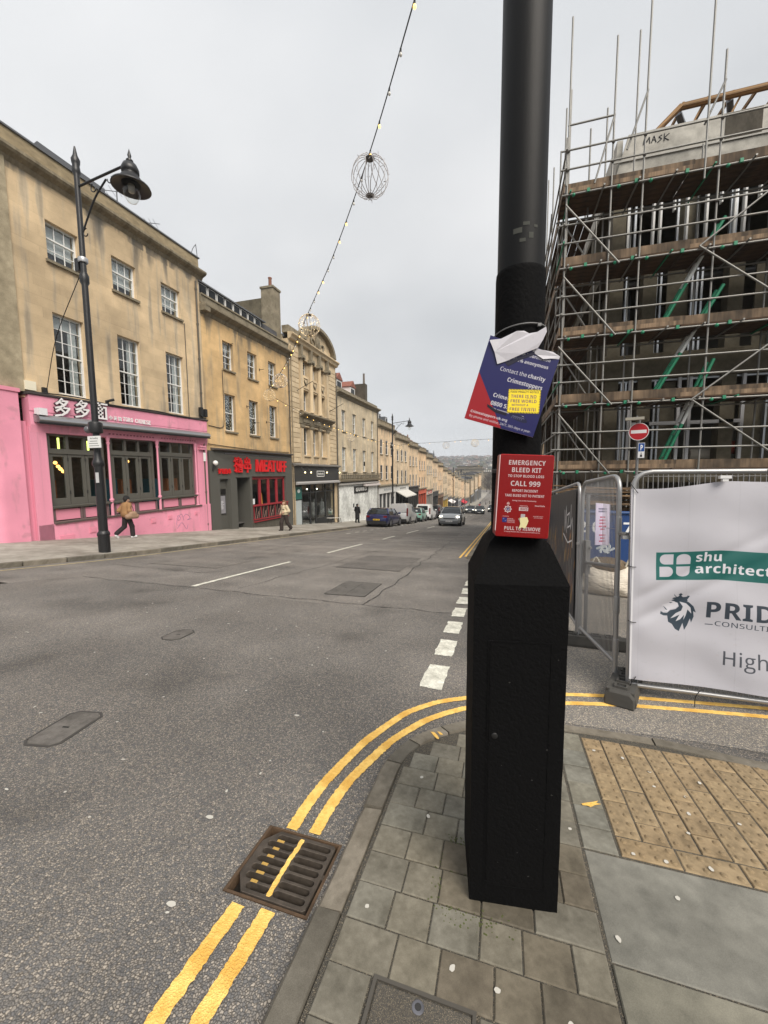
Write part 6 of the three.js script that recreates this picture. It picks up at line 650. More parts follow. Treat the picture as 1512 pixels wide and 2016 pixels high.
festoon('third festoon string crossing the street behind the notice board', [[-13.2, 5.6, -52], [-9, 5.45, -48.5], [-6, 5.25, -45], [-3, 5.08, -41.5], [2.5, 4.6, -36]], 1.1, 0.014, 0.035, 0.3); globe('grey wire globe low in the sky over the road, left of the pair', [-6.2, 4.85, -45.2], false); globe('orange wire globe low in the sky beside the notice board', [-2.75, 4.72, -41.2], true);
festoon('most distant festoon string rising to the right', [[-14, 1.9, -78], [-8, 2.2, -72], [-2, 3.4, -64], [4, 5.2, -58]], 1.5, 0.016, 0.035, 0.2); globe('faint small wire globe above the far rooftops', [-2.6, 2.85, -64.5], false, 0.375, false);

// ---------------------------------------------------------------- vehicles (local x = forward, base on the road)
function loft(rings, close = true) { // rings of half-section points [z, y] at x, mirrored in z
  const pos = [], full = rings.map(r => { const h = r.p.map(p => [r.x + (p[2] || 0), p[1], p[0]]); return [...h, ...h.slice().reverse().map(p => [p[0], p[1], -p[2]])]; }), n = full[0].length;
  const quad = (a, b, c, d) => { for (const p of [a, b, c, a, c, d]) pos.push(...p); };
  for (let i = 0; i < full.length - 1; i++) for (let k = 0; k < n - 1; k++) quad(full[i][k], full[i + 1][k], full[i + 1][k + 1], full[i][k + 1]);
  if (close) for (const f of [full[0], full[full.length - 1]]) { const c = f.reduce((s, p) => [s[0] + p[0] / n, s[1] + p[1] / n, s[2] + p[2] / n], [0, 0, 0]); for (let k = 0; k < n; k++) pos.push(...f[k], ...f[(k + 1) % n], ...c); }
  const g = new THREE.BufferGeometry(); g.setAttribute('position', new THREE.Float32BufferAttribute(pos, 3)); g.setAttribute('uv', new THREE.Float32BufferAttribute(new Float32Array(pos.length / 3 * 2), 2)); return toCreasedNormals(mergeVertices(g, 1e-4), 0.75);
}
const TYRE = mat([0.012, 0.012, 0.012], 0.85), RIM = mat([0.28, 0.28, 0.29], 0.35, { metalness: 0.6 }), CGLASS = phys([0.02, 0.024, 0.026], 0.04, { ior: 1.55, specularIntensity: 1 }), TRIM = mat([0.015, 0.015, 0.016], 0.6), TAIL = phys([0.16, 0.006, 0.008], 0.15), HEAD = phys([0.7, 0.7, 0.68], 0.1), HEADON = mat([0.9, 0.9, 0.85], 0.3, { emissive: hexc('#fff6dc'), emissiveIntensity: 2.4 });
const tyreG = lathe([[0.2, -0.09], [0.29, -0.1], [0.315, -0.07], [0.32, 0], [0.315, 0.07], [0.29, 0.1], [0.2, 0.09]], 22).rotateX(Math.PI / 2), rimG = merged([lathe([[0.02, 0.085], [0.06, 0.09], [0.19, 0.075], [0.205, 0.09], [0.21, 0.02]], 20).rotateX(Math.PI / 2), ...range(0, 4, 4).map(i => bx(0.36, 0.05, 0.02).rotateZ(i * Math.PI / 5).translate(0, 0, 0.085))]);
function plateTex(txt, c) { return canvas(128, 32, (g, w, h) => { g.fillStyle = c; g.fillRect(0, 0, w, h); g.fillStyle = '#111'; for (let i = 0; i < 7; i++) g.fillRect(10 + i * 14 + (i > 3 ? 10 : 0), 7, 8, 18); }); }
const PL_R = plateTex('WG21 KXD', '#d8b32a'), PL_F = plateTex('OE19 XMV', '#dedede');
function wheels(t, L, hw, r = 1, f = 0.3, b = 0.3) { for (const s of [-1, 1]) for (const x of [L / 2 - f * L * 0.62, -L / 2 + b * L * 0.62]) { const w = new THREE.Group(); w.name = 'wheel'; t.add(w); mesh('tyre', tyreG, TYRE, w); mesh('rim', rimG, RIM, w); w.position.set(x, 0.32 * r, s * (hw - 0.1)); w.scale.setScalar(r); if (s < 0) w.rotation.y = Math.PI; const a = mesh('wheel_arch', new THREE.TorusGeometry(0.35 * r, 0.03, 6, 16, Math.PI), TRIM, t); a.position.set(x, 0.32 * r, s * (hw - 0.005)); } }
function car(o) {
  const t = thing(o.name || 'parked_car', o.label, o.cat || 'car', [0, 0, 0], 0, o.group), P = o.paint, { L, W, H } = o, hw = W / 2, sill = 0.2, belt = o.belt ?? H * 0.62, bon = o.bonnet ?? H * 0.6; 
  const sec = (x, lo, hi, w, cr = 0.03) => ({ x, p: [[0, lo], [w * 0.84, lo], [w * 0.96, lo + 0.09], [w, lo + (hi - lo) * 0.45], [w * 0.985, lo + (hi - lo) * 0.72], [w * 0.93, hi - 0.03], [w * 0.8, hi], [0, hi + cr]] });
  const h2 = L / 2, boot = o.boot ?? belt;
  mesh('body', loft([sec(-h2, 0.36, boot - 0.2, hw * 0.82), sec(-h2 + 0.07, 0.26, boot - 0.06, hw * 0.93), sec(-h2 + 0.3, sill, boot, hw * 0.985), sec(-h2 + 0.9, sill, belt, hw), sec(0, sill, belt - 0.01, hw), sec(h2 - L * 0.31, sill, belt - 0.03, hw), sec(h2 - 0.75, sill, bon, hw * 0.985), sec(h2 - 0.3, sill + 0.02, bon - 0.08, hw * 0.95), sec(h2 - 0.07, 0.26, bon - 0.24, hw * 0.86), sec(h2, 0.34, bon - 0.36, hw * 0.76)]), P, t);
  const wsB = h2 - L * (o.ws ?? 0.27), wsT = h2 - L * (o.wsT ?? 0.42), rT = -h2 + L * (o.rT ?? 0.13), rB = -h2 + L * (o.rB ?? 0.03), tw = hw * 0.74, g1 = (x, y, w0, w1, yb) => ({ x, p: [[w0, yb], [lerp(w0, w1, 0.5) + 0.015, lerp(yb, y, 0.5)], [w1, y - 0.05], [w1 * 0.85, y - 0.005], [0, y + 0.015]] });
  const gh = [g1(rB, boot + 0.02, hw * 0.9, hw * 0.86, boot - 0.04), g1(lerp(rB, rT, 0.55), lerp(boot, H, 0.62), hw * 0.92, lerp(hw * 0.86, tw, 0.6), boot - 0.04), g1(rT, H - 0.05, hw * 0.93, tw, belt - 0.04), g1(lerp(rT, wsT, 0.5), H, hw * 0.94, tw * 1.02, belt - 0.04), g1(wsT, H - 0.04, hw * 0.93, tw, belt - 0.05), g1(lerp(wsT, wsB, 0.5), lerp(H, belt, 0.46), hw * 0.92, tw * 1.06, belt - 0.05), g1(wsB, belt + 0.0, hw * 0.9, hw * 0.84, belt - 0.06)];
  if (o.van) { mesh('upper_body', loft(gh.map(r => ({ x: r.x, p: r.p.map(p => [p[0], p[1]]) }))), P, t); const sw = (s) => { const q = shp([[wsB - 0.15, belt + 0.02], [lerp(wsT, wsB, 0.25), H - 0.28], [wsT - 0.45, H - 0.24], [wsT - 0.5, belt + 0.02]]); return ext(q, 0.02, 0).rotateX(s * 0.17 * -1).translate(0, s * 0, 0); }; for (const s of [-1, 1]) { const w = mesh('side_window', ext(shp([[wsB - 0.2, belt + 0.03], [wsT + 0.06, H - 0.27], [wsT - 0.5, H - 0.22], [wsT - 0.55, belt + 0.03]]), 0.02), CGLASS, t); w.rotation.x = s > 0 ? -Math.atan2(hw * 0.93 - tw, H - belt) : Math.atan2(hw * 0.93 - tw, H - belt); w.position.set(0, 0, s > 0 ? 0 : -0.02); const zz = hw * 0.945; w.position.z = s > 0 ? zz + belt * Math.sin(Math.atan2(hw * 0.93 - tw, H - belt)) : -zz - belt * Math.sin(Math.atan2(hw * 0.93 - tw, H - belt)); }
    mesh('windscreen', loft([g1(wsB - 0.02, belt + 0.04, hw * 0.8, hw * 0.78, belt + 0.02), g1(lerp(wsT, wsB, 0.5), lerp(H, belt, 0.46) + 0.012, hw * 0.78, hw * 0.74, lerp(H, belt, 0.46)), g1(wsT + 0.02, H - 0.06, hw * 0.7, hw * 0.68, H - 0.08)], false), CGLASS, t); if (o.rearGlass) mesh('rear_window', bb(-h2 + 0.02, -h2 + 0.05, belt + 0.1, H - 0.25, -hw * 0.62, hw * 0.62), CGLASS, t); }
  else { mesh('glass', loft(gh), CGLASS, t); const rf = gh.slice(1, 6).map((r, i) => ({ x: r.x, p: [[r.p[2][0] * 0.995, r.p[2][1] + 0.012], [r.p[3][0], r.p[3][1] + 0.014], [0, r.p[4][1] + 0.014]] })).filter((r, i) => i > 0 && i < 4); mesh('roof', loft([{ x: rf[0].x - 0.06, p: rf[0].p.map(p => [p[0], p[1] - 0.012]) }, ...rf], false), o.roofPaint || P, t);
    for (const s of [-1, 1]) { const pil = (xa, ya, za, xb, yb, zb, r) => tube([xa, ya, s * za], [xb, yb, s * zb], r, 6); mesh('front_pillar', pil(wsB, belt, hw * 0.9, wsT, H - 0.06, tw * 0.97, 0.035), P, t); mesh('middle_pillar', pil(lerp(rT, wsT, 0.52), belt - 0.05, hw * 0.945, lerp(rT, wsT, 0.5), H - 0.05, tw * 1.02, 0.035), TRIM, t); mesh('rear_pillar', pil(rB + 0.12, boot - 0.02, hw * 0.9, rT + 0.03, H - 0.08, tw * 0.97, 0.075), P, t); } }
  for (const s of [-1, 1]) { mesh('mirror', new THREE.SphereGeometry(0.11, 10, 8).scale(0.7, 0.75, 1.1).translate(wsB - 0.25, belt + 0.1, s * (hw + 0.08)), o.mirror || P, t); mesh('sill_trim', bb(-h2 + L * 0.27, h2 - L * 0.27, 0.17, 0.24, s * (hw - 0.03) - 0.02, s * (hw - 0.03) + 0.02), TRIM, t); mesh('door_handle', bx(0.18, 0.03, 0.03, -0.1, belt - 0.13, s * (hw + 0.003)), o.handle || P, t); mesh('door_seam', bx(0.012, belt - 0.4, 0.006, lerp(rT, wsT, 0.5), (belt + 0.3) / 2, s * (hw + 0.001)), TRIM, t); }
  mesh('rear_bumper', bb(-h2 - 0.03, -h2 + 0.12, 0.22, 0.46, -hw * 0.84, hw * 0.84), o.bumper || TRIM, t); mesh('front_bumper', bb(h2 - 0.12, h2 + 0.03, 0.2, 0.42, -hw * 0.76, hw * 0.76), o.fbumper || TRIM, t); mesh('grille', bb(h2 - 0.06, h2 + 0.012, bon - 0.42, bon - 0.34, -hw * 0.5, hw * 0.5), TRIM, t);
  const rl = o.tallLamp ? [belt - 0.35, belt + 0.35] : [boot - 0.26, boot - 0.12]; for (const s of [-1, 1]) { mesh('tail_light', o.tallLamp ? bb(-h2 - 0.012, -h2 + 0.14, rl[0], rl[1], s * hw * 0.9 - 0.06, s * hw * 0.9 + 0.05) : bb(-h2 - 0.012, -h2 + 0.18, rl[0], rl[1], s * hw * 0.74 - 0.13, s * hw * 0.74 + 0.13), TAIL, t); mesh('headlight', new THREE.SphereGeometry(0.12, 10, 8).scale(0.8, 0.55, 1.3).translate(h2 - 0.13, bon - 0.24, s * hw * 0.72), o.lit ? HEADON : HEAD, t); }
  const rp = mesh('number_plate', new THREE.PlaneGeometry(0.52, 0.11), mat('#ffffff', 0.5, { map: PL_R }), t); rp.position.set(-h2 - 0.035, 0.56, 0); rp.rotation.y = -Math.PI / 2; const fp = mesh('number_plate', new THREE.PlaneGeometry(0.52, 0.11), mat('#ffffff', 0.5, { map: PL_F }), t); fp.position.set(h2 + 0.035, 0.4, 0); fp.rotation.y = Math.PI / 2; mesh('underbody', bb(-h2 + 0.15, h2 - 0.15, 0.13, 0.25, -hw * 0.8, hw * 0.8), TRIM, t);
  wheels(t, L, hw, o.wr || 1); return t;
}
function park(t, x, d, up = false, off = 0) { t.position.set(x, road(d) + off, -d); t.scale.setScalar(up && d < 60 ? 1.18 : 1.12); t.rotation.order = 'YZX'; const a = Math.atan2(road(d + 1.5) - road(d - 1.5), 3); t.rotation.set(0, up ? -Math.PI / 2 : Math.PI / 2, up ? -a : a); return t; }
const paint = (c, r = 0.3, m = 0.35) => phys(c, r, { clearcoat: 1, clearcoatRoughness: 0.05, metalness: m });
const G_PARK = 'vehicles parked along the left kerb';
park(car({ label: 'dark blue hatchback, nearest of the parked cars', L: 4.4, W: 1.82, H: 1.45, belt: 0.95, boot: 0.98, bonnet: 0.92, paint: paint([0.012, 0.02, 0.1]), group: G_PARK }), -9.98, 33.4);
park(car({ name: 'parked_van', cat: 'van', label: 'silver panel van parked behind the dark blue hatchback', L: 4.6, W: 1.86, H: 1.9, belt: 1.1, boot: 1.1, bonnet: 1.0, van: true, paint: paint([0.55, 0.56, 0.56], 0.35, 0.3), rT: 0.02, rB: 0.008, tallLamp: true, group: G_PARK }), -10.05, 40.9);
park(car({ label: 'small mint green car between the two parked vans', L: 3.6, W: 1.66, H: 1.5, belt: 0.98, boot: 1.0, bonnet: 0.98, paint: paint([0.22, 0.42, 0.34], 0.3, 0.1), roofPaint: paint([0.02, 0.02, 0.02]), group: G_PARK }), -10.0, 47.6);
park(car({ name: 'parked_van', cat: 'van', label: 'white panel van parked behind the mint green car', L: 4.9, W: 1.9, H: 1.95, belt: 1.12, boot: 1.12, bonnet: 1.05, van: true, rearGlass: true, paint: paint([0.66, 0.67, 0.67], 0.35, 0), rT: 0.02, rB: 0.008, tallLamp: true, group: G_PARK }), -10.0, 53.6);
park(car({ name: 'parked_van', cat: 'van', label: 'dark grey people carrier with tall red tail lamps behind the white van', L: 4.9, W: 1.9, H: 1.9, belt: 1.12, boot: 1.12, bonnet: 1.0, van: true, rearGlass: true, paint: paint([0.05, 0.045, 0.05], 0.35, 0.3), rT: 0.02, rB: 0.008, tallLamp: true, group: G_PARK }), -10.0, 61.5);
const wc = park(car({ label: 'white car parked beyond the dark people carrier', L: 4.2, W: 1.78, H: 1.46, belt: 0.95, boot: 0.98, bonnet: 0.92, paint: paint([0.66, 0.67, 0.67], 0.3, 0), group: G_PARK }), -9.9, 69);
park(car({ name: 'moving_car', label: 'grey compact SUV driving uphill toward the viewer with headlights on', L: 4.36, W: 1.84, H: 1.58, belt: 1.02, boot: 1.06, bonnet: 1.0, paint: paint([0.32, 0.335, 0.34], 0.3, 0.4), lit: true, wr: 1.06, mirror: TRIM, fbumper: paint([0.1, 0.105, 0.11]) }), -4.75, 39.6, true);
const far = park(car({ name: 'moving_car', label: 'dark four-wheel drive far down the hill with headlights on', L: 4.5, W: 1.9, H: 1.75, belt: 1.1, boot: 1.12, bonnet: 1.08, paint: paint([0.05, 0.06, 0.07], 0.3, 0.3), lit: true, wr: 1.1 }), -5.0, 95, true);
park(car({ label: 'black car parked farther down near the white awning', L: 4.3, W: 1.8, H: 1.46, paint: paint([0.02, 0.02, 0.022]), group: G_PARK }), -9.9, 76);
park(copy(wc, null, undefined, 'silver-white car parked below the black one'), -9.9, 84); park(copy(far, null, undefined, 'black four-wheel drive waiting beside the oncoming one'), -7.4, 99, true);
park(car({ label: 'gold saloon far down the left kerb', L: 4.3, W: 1.8, H: 1.45, paint: paint([0.3, 0.24, 0.14]), group: G_PARK }), -9.8, 101, true); park(copy(wc, null, undefined, 'white car far down the left kerb beyond the gold saloon'), -9.8, 110); park(copy(far, null, undefined, 'grey car at the right kerb far down the hill'), -2.6, 112, true); park(copy(wc, null, undefined, 'white car queueing at the bottom of the street'), -4, 205, true); park(copy(far, null, undefined, 'dark car queueing behind the white one at the bottom'), -4, 214, true);

// ---------------------------------------------------------------- people
function blob(caps, res = 72, k = 0.03) { // smooth union of tapered capsules [ax,ay,az,ar, bx,by,bz,br]
  const lo = [9, 9, 9], hi = [-9, -9, -9]; for (const c of caps) for (const [p, r] of [[c.slice(0, 3), c[3]], [c.slice(4, 7), c[7]]]) for (let i = 0; i < 3; i++) { lo[i] = Math.min(lo[i], p[i] - r); hi[i] = Math.max(hi[i], p[i] + r); }
  const cen = lo.map((v, i) => (v + hi[i]) / 2), hs = lo.map((v, i) => (hi[i] - v) / 2 * (1 + 8 / res) + 0.02), mc = new MarchingCubes(res, TRIM, false, false, 120000); mc.isolation = 0; const f = mc.field, H = res / 2;
  for (let z = 0, q = 0; z < res; z++) for (let y = 0; y < res; y++) for (let x = 0; x < res; x++, q++) { const px = cen[0] + (x - H) / H * hs[0], py = cen[1] + (y - H) / H * hs[1], pz = cen[2] + (z - H) / H * hs[2]; let d = 1; for (const c of caps) { const ex = c[4] - c[0], ey = c[5] - c[1], ez = c[6] - c[2], wx = px - c[0], wy = py - c[1], wz = pz - c[2], t = clamp((wx * ex + wy * ey + wz * ez) / (ex * ex + ey * ey + ez * ez + 1e-9)), dx = wx - ex * t, dy = wy - ey * t, dz = wz - ez * t, e = Math.sqrt(dx * dx + dy * dy + dz * dz) - (c[3] + (c[7] - c[3]) * t); const h = clamp(0.5 + 0.5 * (d - e) / k); d = d + (e - d) * h - k * h * (1 - h); } f[q] = -d; }
  mc.update(); const n = mc.count, pos = new Float32Array(n * 3); for (let i = 0; i < n; i++) for (let j = 0; j < 3; j++) pos[i * 3 + j] = mc.positionArray[i * 3 + j] * hs[j] + cen[j];
  let g = new THREE.BufferGeometry(); g.setAttribute('position', new THREE.BufferAttribute(pos, 3)); g = mergeVertices(g, 1e-4); g.computeVertexNormals(); g.setAttribute('uv', new THREE.BufferAttribute(new Float32Array(g.attributes.position.count * 2), 2)); return g;
}
const SKIN = mat([0.46, 0.28, 0.2], 0.6); const HR = { brown: mat([0.05, 0.03, 0.02], 0.7), black: mat([0.012, 0.01, 0.01], 0.7), red: mat([0.16, 0.075, 0.035], 0.7) };
// joints: faces +x; z = its right. J gives hips, knees, ankles, toes, shoulders, elbows, wrists for [right, left]
function person(label, o) {
  const t = thing('person', label, 'person', [0, 0, 0], 0, o.group), J = o.J, body = [], tr = [], jk = [], C = (a, ra, b, rb) => [...a, ra, ...b, rb], hd = J.head, nk = J.neck;
  const mid = [(J.hip[0][0] + J.hip[1][0]) / 2, J.hip[0][1] + 0.05, 0], sh = J.sh;
  body.push(C(nk, 0.055, [hd[0] - 0.015, hd[1] - 0.06, hd[2]], 0.055), C([hd[0] - 0.015, hd[1] + 0.03, hd[2]], 0.092, [hd[0] + 0.012, hd[1] - 0.02, hd[2]], 0.084), C([hd[0] + 0.03, hd[1] - 0.07, hd[2]], 0.05, [hd[0] + 0.055, hd[1] - 0.085, hd[2]], 0.035), C([hd[0] + 0.085, hd[1] + 0.005, hd[2]], 0.012, [hd[0] + 0.105, hd[1] - 0.03, hd[2]], 0.016), C([hd[0] - 0.01, hd[1] - 0.01, hd[2] - 0.088], 0.02, [hd[0] - 0.01, hd[1] - 0.03, hd[2] - 0.088], 0.014), C([hd[0] - 0.01, hd[1] - 0.01, hd[2] + 0.088], 0.02, [hd[0] - 0.01, hd[1] - 0.03, hd[2] + 0.088], 0.014), C(mid, 0.13, [nk[0], nk[1] - 0.18, nk[2]], 0.14));
  for (const i of [0, 1]) { body.push(C(J.hip[i], 0.085, J.knee[i], 0.055), C(J.knee[i], 0.052, J.ank[i], 0.036), C(J.ank[i], 0.036, J.toe[i], 0.03), C(sh[i], 0.055, J.elb[i], 0.042), C(J.elb[i], 0.04, J.wri[i], 0.028), C([nk[0], nk[1] - 0.06, 0], 0.06, sh[i], 0.055));
    const w = J.wri[i], e = J.elb[i], dv = V(w[0] - e[0], w[1] - e[1], w[2] - e[2]).normalize(), sd = V(0, 0, 1).cross(dv).normalize(), at = (l, s, z) => [w[0] + dv.x * l + sd.x * s, w[1] + dv.y * l + sd.y * s, w[2] + dv.z * l + sd.z * s + z]; body.push(C(at(0.01, 0, 0), 0.027, at(0.07, 0, 0), 0.032)); for (let k = 0; k < 4; k++) { const s = -0.027 + k * 0.018, l = [0.055, 0.07, 0.065, 0.05][k]; body.push(C(at(0.085, s, 0), 0.009, at(0.085 + l * 0.6, s * 1.1, -0.008), 0.008), C(at(0.085 + l * 0.6, s * 1.1, -0.008), 0.008, at(0.085 + l, s * 1.1, -0.03), 0.007)); } body.push(C(at(0.02, 0.03, 0), 0.011, at(0.07, 0.052, -0.012), 0.009));
    tr.push(C(J.hip[i], o.thigh || 0.105, J.knee[i], o.knee || 0.085), C(J.knee[i], o.knee || 0.085, [J.ank[i][0], J.ank[i][1] + 0.04, J.ank[i][2]], o.hem || 0.075)); jk.push(C(sh[i], 0.085, J.elb[i], 0.075), C(J.elb[i], 0.075, [lerp(J.elb[i][0], w[0], 0.9), lerp(J.elb[i][1], w[1], 0.9), lerp(J.elb[i][2], w[2], 0.9)], 0.055)); }
  tr.push(C([mid[0], mid[1], -0.07], 0.13, [mid[0], mid[1], 0.07], 0.13)); jk.push(C([mid[0], mid[1] + (o.hemUp ?? 0.05), -0.07], o.jw || 0.16, [mid[0], mid[1] + (o.hemUp ?? 0.05), 0.07], o.jw || 0.16), C([mid[0], mid[1] + 0.1, 0], 0.18, [nk[0] - 0.01, nk[1] - 0.14, 0], 0.17), C([nk[0], nk[1] - 0.1, sh[0][2] * 0.8], 0.09, [nk[0], nk[1] - 0.1, sh[1][2] * 0.8], 0.09), C([nk[0], nk[1] - 0.04, 0], 0.085, [nk[0], nk[1] + 0.0, 0], 0.075)); if (o.coat) jk.push(C([mid[0], mid[1], 0], 0.19, [mid[0], 0.5, 0], 0.2));
  mesh('body', blob(body, o.res || 80, 0.022), SKIN, t); const r2 = o.res2 || 64; mesh('trousers', blob(tr, r2, 0.03), o.trM, t); mesh('jacket', blob(jk, r2, 0.04), o.jkM, t);
  const hair = [C([hd[0] - 0.035, hd[1] + 0.045, hd[2]], 0.1, [hd[0] + 0.0, hd[1] + 0.075, hd[2]], 0.082)]; if (o.long) for (const s of [-1, 1]) hair.push(C([hd[0] - 0.05, hd[1] + 0.03, hd[2] + s * 0.05], 0.07, [hd[0] - 0.03, hd[1] - 0.26, hd[2] + s * 0.09], 0.045)); else hair.push(C([hd[0] - 0.06, hd[1] + 0.02, hd[2]], 0.075, [hd[0] - 0.06, hd[1] - 0.05, hd[2]], 0.05)); mesh('hair', blob(hair, 40, 0.02), o.hair || HR.brown, t);
  for (const s of [-1, 1]) mesh('eye', new THREE.SphereGeometry(0.012, 8, 6).translate(hd[0] + 0.082, hd[1] + 0.005, hd[2] + s * 0.034), mat([0.03, 0.025, 0.02], 0.2), t); mesh('mouth', bx(0.008, 0.008, 0.04, hd[0] + 0.09, hd[1] - 0.06, hd[2]), mat([0.3, 0.1, 0.09], 0.6), t);
  for (const i of [0, 1]) mesh('shoe', blob([C([J.ank[i][0] - 0.03, J.ank[i][1] - 0.035, J.ank[i][2]], 0.05, [J.toe[i][0], J.toe[i][1], J.toe[i][2]], 0.045)], 28, 0.02), o.shoeM, t);
  return t;
}
{
  const tan = mat([0.3, 0.17, 0.075], 0.95, { bumpMap: rep(LUMP, 3), bumpScale: 0.02 }), cream = mat([0.55, 0.47, 0.32], 0.95), dark = mat([0.02, 0.015, 0.016], 0.9), darkb = mat([0.035, 0.025, 0.022], 0.9), wsh = mat([0.7, 0.7, 0.7], 0.6), blk = mat([0.01, 0.01, 0.011], 0.9);
  // mid-stride, walking away down the hill
  const JA = { head: [0.05, 1.53, 0], neck: [0.03, 1.4, 0], sh: [[0.03, 1.34, 0.17], [0.03, 1.34, -0.17]], elb: [[-0.02, 1.1, 0.25], [-0.12, 1.1, -0.26]], wri: [[0.14, 0.98, 0.22], [0.08, 1.0, -0.24]], hip: [[0, 0.86, 0.09], [0, 0.86, -0.09]], knee: [[0.13, 0.46, 0.1], [-0.05, 0.46, -0.1]], ank: [[0.14, 0.08, 0.1], [-0.36, 0.19, -0.1]], toe: [[0.26, 0.045, 0.11], [-0.32, 0.06, -0.11]] };
  const a = person('person in a tan fleece jacket with a shoulder bag walking past the pink wall', { J: JA, trM: dark, jkM: tan, shoeM: wsh, hair: HR.black, hem: 0.085 }); a.position.set(-14.3, lerp(road(12) + 0.12, foot(12), 0.75), -11.98); a.rotation.y = Math.PI / 2 - 0.15;
  mesh('cap', lathe([[0, 0.13], [0.06, 0.12], [0.1, 0.08], [0.112, 0.02], [0.112, -0.01]], 14).translate(0.04, 1.57, 0), blk, a); mesh('bag', blob([[0.0, 0.98, 0.3, 0.1, 0.12, 0.98, 0.3, 0.1], [-0.14, 0.88, 0.3, 0.1, 0.2, 0.88, 0.3, 0.1]], 36, 0.05), mat([0.3, 0.19, 0.12], 0.7), a); mesh('bag_strap', path([[-0.05, 1.02, 0.32], [0.0, 1.25, 0.28], [0.03, 1.42, 0.17], [0.08, 1.25, 0.28], [0.1, 1.02, 0.32]], 0.014, 5, 20), mat([0.08, 0.04, 0.03], 0.7), a);
  // walking toward us, hands in pockets
  const JB = { head: [0.04, 1.57, 0], neck: [0.0, 1.44, 0], sh: [[0, 1.38, 0.18], [0, 1.38, -0.18]], elb: [[-0.06, 1.12, 0.29], [-0.06, 1.12, -0.29]], wri: [[0.12, 0.98, 0.2], [0.14, 1.06, -0.14]], hip: [[0, 0.9, 0.09], [0, 0.9, -0.09]], knee: [[0.17, 0.49, 0.1], [-0.06, 0.48, -0.1]], ank: [[0.16, 0.08, 0.1], [-0.3, 0.13, -0.12]], toe: [[0.3, 0.045, 0.12], [-0.2, 0.05, -0.13]] };
  const b = person('person in a cream jacket and dark trousers walking uphill past the grill restaurant', { J: JB, trM: darkb, jkM: cream, shoeM: darkb, hair: HR.red, long: true, thigh: 0.12, knee: 0.105, hem: 0.1 }); b.position.set(-12.35, road(20.5) + 0.14, -20.6); b.rotation.y = -Math.PI / 2 - 0.35; mesh('pocket_flap', bx(0.03, 0.03, 0.12, 0.165, 1.22, -0.09), mat([0.04, 0.03, 0.02], 0.9), b); b.scale.setScalar(1.06);
  const JC = { head: [0.02, 1.6, 0], neck: [0, 1.47, 0], sh: [[0, 1.41, 0.2], [0, 1.41, -0.2]], elb: [[0, 1.14, 0.27], [0, 1.14, -0.27]], wri: [[0.08, 0.92, 0.24], [0.08, 0.92, -0.24]], hip: [[0, 0.92, 0.09], [0, 0.92, -0.09]], knee: [[0.06, 0.5, 0.1], [-0.04, 0.5, -0.1]], ank: [[0.05, 0.08, 0.1], [-0.1, 0.08, -0.1]], toe: [[0.18, 0.04, 0.12], [0.03, 0.04, -0.12]] };
  const c = person('person in a long black coat standing by the white boarding', { J: JC, trM: blk, jkM: blk, shoeM: blk, hair: HR.black, coat: true }); c.position.set(-13.4, road(36) + 0.13, -35.6); c.rotation.y = 1.2; c.scale.setScalar(1.08);
  const low = (l, jm, tm, hair, lg) => person(l, { J: JB, trM: tm, jkM: jm, shoeM: blk, hair, long: lg, res: 48, res2: 40, group: 'people far down the street' }); const grey = mat([0.2, 0.2, 0.21], 0.9), navy = mat([0.02, 0.03, 0.07], 0.9), rd = mat([0.35, 0.03, 0.03], 0.9);
  const p1 = low('distant walker in black near the white awning', blk, darkb, HR.black, false), p2 = low('distant walker in navy by the left kerb', navy, blk, HR.brown, true), p3 = low('distant walker in grey beside the far parked cars', grey, blk, HR.brown, false), p4 = low('distant walker in red at the bottom of the street', rd, blk, HR.black, false);
  const at = (o, x, d, r) => { o.position.set(x, road(d) + 0.12, -d); o.rotation.y = r; }; at(p1, -13, 90, -1.5); at(p2, -12.4, 104, 1.6); at(p3, -12.2, 72, 1.5); at(p4, -8, 150, 1.4);
  [['far walker in black crossing before the shops', p1, -12.8, 118], ['far walker in navy under the red canopy', p2, -12.5, 128], ['far walker in grey beyond the fourth lamp', p3, -12.6, 140], ['tiny walker in black on the left pavement', p1, -11.9, 152], ['tiny walker in navy on the level ground', p2, -9, 175], ['tiny walker in grey in the roadway', p3, -7, 182], ['tiny walker in black in the roadway', p1, -5.5, 190], ['tiny walker in red beyond the queueing cars', p4, -2.5, 222]].forEach(([l, s, x, d], i) => at(copy(s, null, undefined, l), x, d, i));
}

